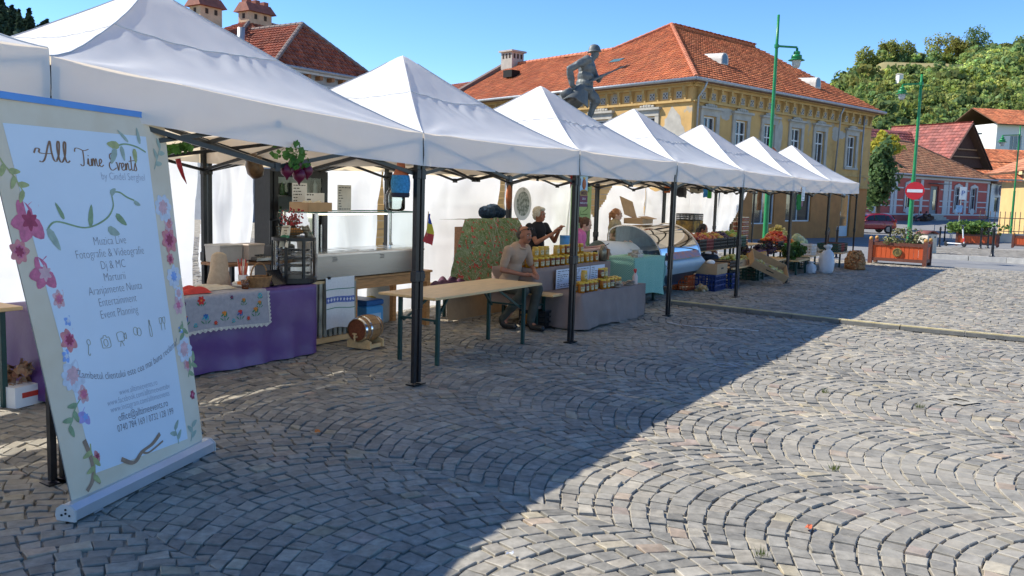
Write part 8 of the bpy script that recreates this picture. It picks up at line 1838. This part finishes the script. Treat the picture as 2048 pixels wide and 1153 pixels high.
# ---------------------------------------------------------------- red hatchback
CARL = thing('red_hatchback', 'small dark red hatchback car parked beyond the tents', 'car', (28.6, 70.6, gz(28, 70.6)), R_(183))
CRED = M('car_red', (.23, .012, .022), .25, .06, 2, metal=.25, coat=.8, spec=.6)
sec = [(-1.98, .42, .62, .66, .55), (-1.90, .34, .80, .92, .70), (-1.70, .30, .84, 1.35, .60), (-1.45, .28, .86, 1.54, .62), (-.9, .27, .87, 1.60, .66), (-.1, .27, .87, 1.59, .66), (.35, .27, .87, 1.50, .62), (.75, .27, .87, 1.20, .66), (1.05, .28, .86, .98, .72), (1.5, .30, .84, .92, .70), (1.85, .36, .76, .78, .62), (1.98, .46, .60, .62, .50)]
m = MB(); n = 14
for (x, zb, hw, zt, tw) in sec:
    zs = min(.95, zt - .02); ring = [(-hw * .9, zb), (-hw, zb + .12), (-hw, zs * .7 + zb * .3), (-hw * .97, zs), (-(tw + (hw - tw) * .25), zt - .08 if zt > 1.0 else zs + (zt - zs) * .6), (-tw * .8, zt - .01), (-tw * .3, zt)]
    ring = ring + [(-a, b) for a, b in reversed(ring)]
    m.v += [(x, a, b) for a, b in ring]
for i in range(len(sec) - 1):
    for k in range(n): j = (k + 1) % n; m.f.append((i * n + k, i * n + j, (i + 1) * n + j, (i + 1) * n + k))
m.f.append(tuple(range(n))); m.f.append(tuple(reversed(range((len(sec) - 1) * n, len(sec) * n)))); body = m.build('body', CRED, CARL, smooth=True); bv = body.modifiers.new('sub', 'SUBSURF'); bv.levels = 1; bv.render_levels = 1
CG = M('car_glass', (.015, .018, .02), .05, .2, spec=.9)
for s in (-1, 1):
    for pts in ([(-1.42, 1.02), (-.98, 1.0), (-.98, 1.42), (-1.2, 1.42)], [(-.93, 1.0), (-.05, .99), (-.05, 1.44), (-.93, 1.46)], [(.0, .99), (.78, 1.0), (.40, 1.36), (.0, 1.43)]):
        m = MB(); m.add([(x, s * (.885 - (z - .98) * .33), z) for x, z in pts], [(0, 1, 2, 3)]); m.build('side_window', CG, CARL)
    m = MB(); m.add([(x, s * .882, z) for x, z in ((-.5, .86), (-.3, .86), (-.3, .89), (-.5, .89))], [(0, 1, 2, 3)]); m.build('door_handle', BLACKPL, CARL)
    m = MB(); m.box((.72, s * .98, 1.0), (.16, .16, .12), bev=.03); m.build('mirror', CRED, CARL); m = MB(); m.ball((1.86, s * .55, .72), (.12, .16, .09), 10, 6); m.build('headlight', M('headlight_glass', (.6, .62, .64), .1), CARL, smooth=True); m = MB(); m.ball((-1.84, s * .68, .95), (.1, .09, .17), 10, 6); m.build('tail_light', M('tail_red', (.4, .01, .01), .2), CARL, smooth=True)
    for x in (-1.22, 1.25):
        m = MB(); m.lathe([(.20, -.10), (.31, -.10), (.325, -.05), (.325, .05), (.31, .10), (.20, .10)], (x, s * .78, .325), 24, Matrix.Rotation(math.pi / 2, 4, 'X')); wl_ = m.build('wheel', BLACKPL, CARL, smooth=True); m = MB(); m.lathe([(.0, .0), (.205, .0), (.205, .02), (.0, .03)], (x, s * .885, .325), 20, Matrix.Rotation(s * math.pi / 2, 4, 'X'), cap=False)
        for k in range(5): a = k * 1.2566; m.box((x + .1 * math.cos(a), s * .90, .325 + .1 * math.sin(a)), (.17, .02, .05), Matrix.Rotation(-a, 4, 'Y'))
        m.build('rim', M('alloy_rim', (.28, .28, .29), .4, .1, metal=.6), wl_)
m = MB(); m.add([(1.02, -.62, 1.03), (1.02, .62, 1.03), (.46, .55, 1.46), (.46, -.55, 1.46)], [(0, 1, 2, 3)]); m.v = [(x + .04, y, z + .02) for x, y, z in m.v]; m.build('windscreen', CG, CARL); m = MB(); m.add([(-1.90, -.6, 1.05), (-1.90, .6, 1.05), (-1.66, .5, 1.42), (-1.66, -.5, 1.42)], [(3, 2, 1, 0)]); m.v = [(x - .03, y, z) for x, y, z in m.v]; m.build('rear_window', CG, CARL)
for x in (1.97, -1.97): MB().box((x, 0, .52), (.05, .5, .11)).build('number_plate', PAPER, CARL)
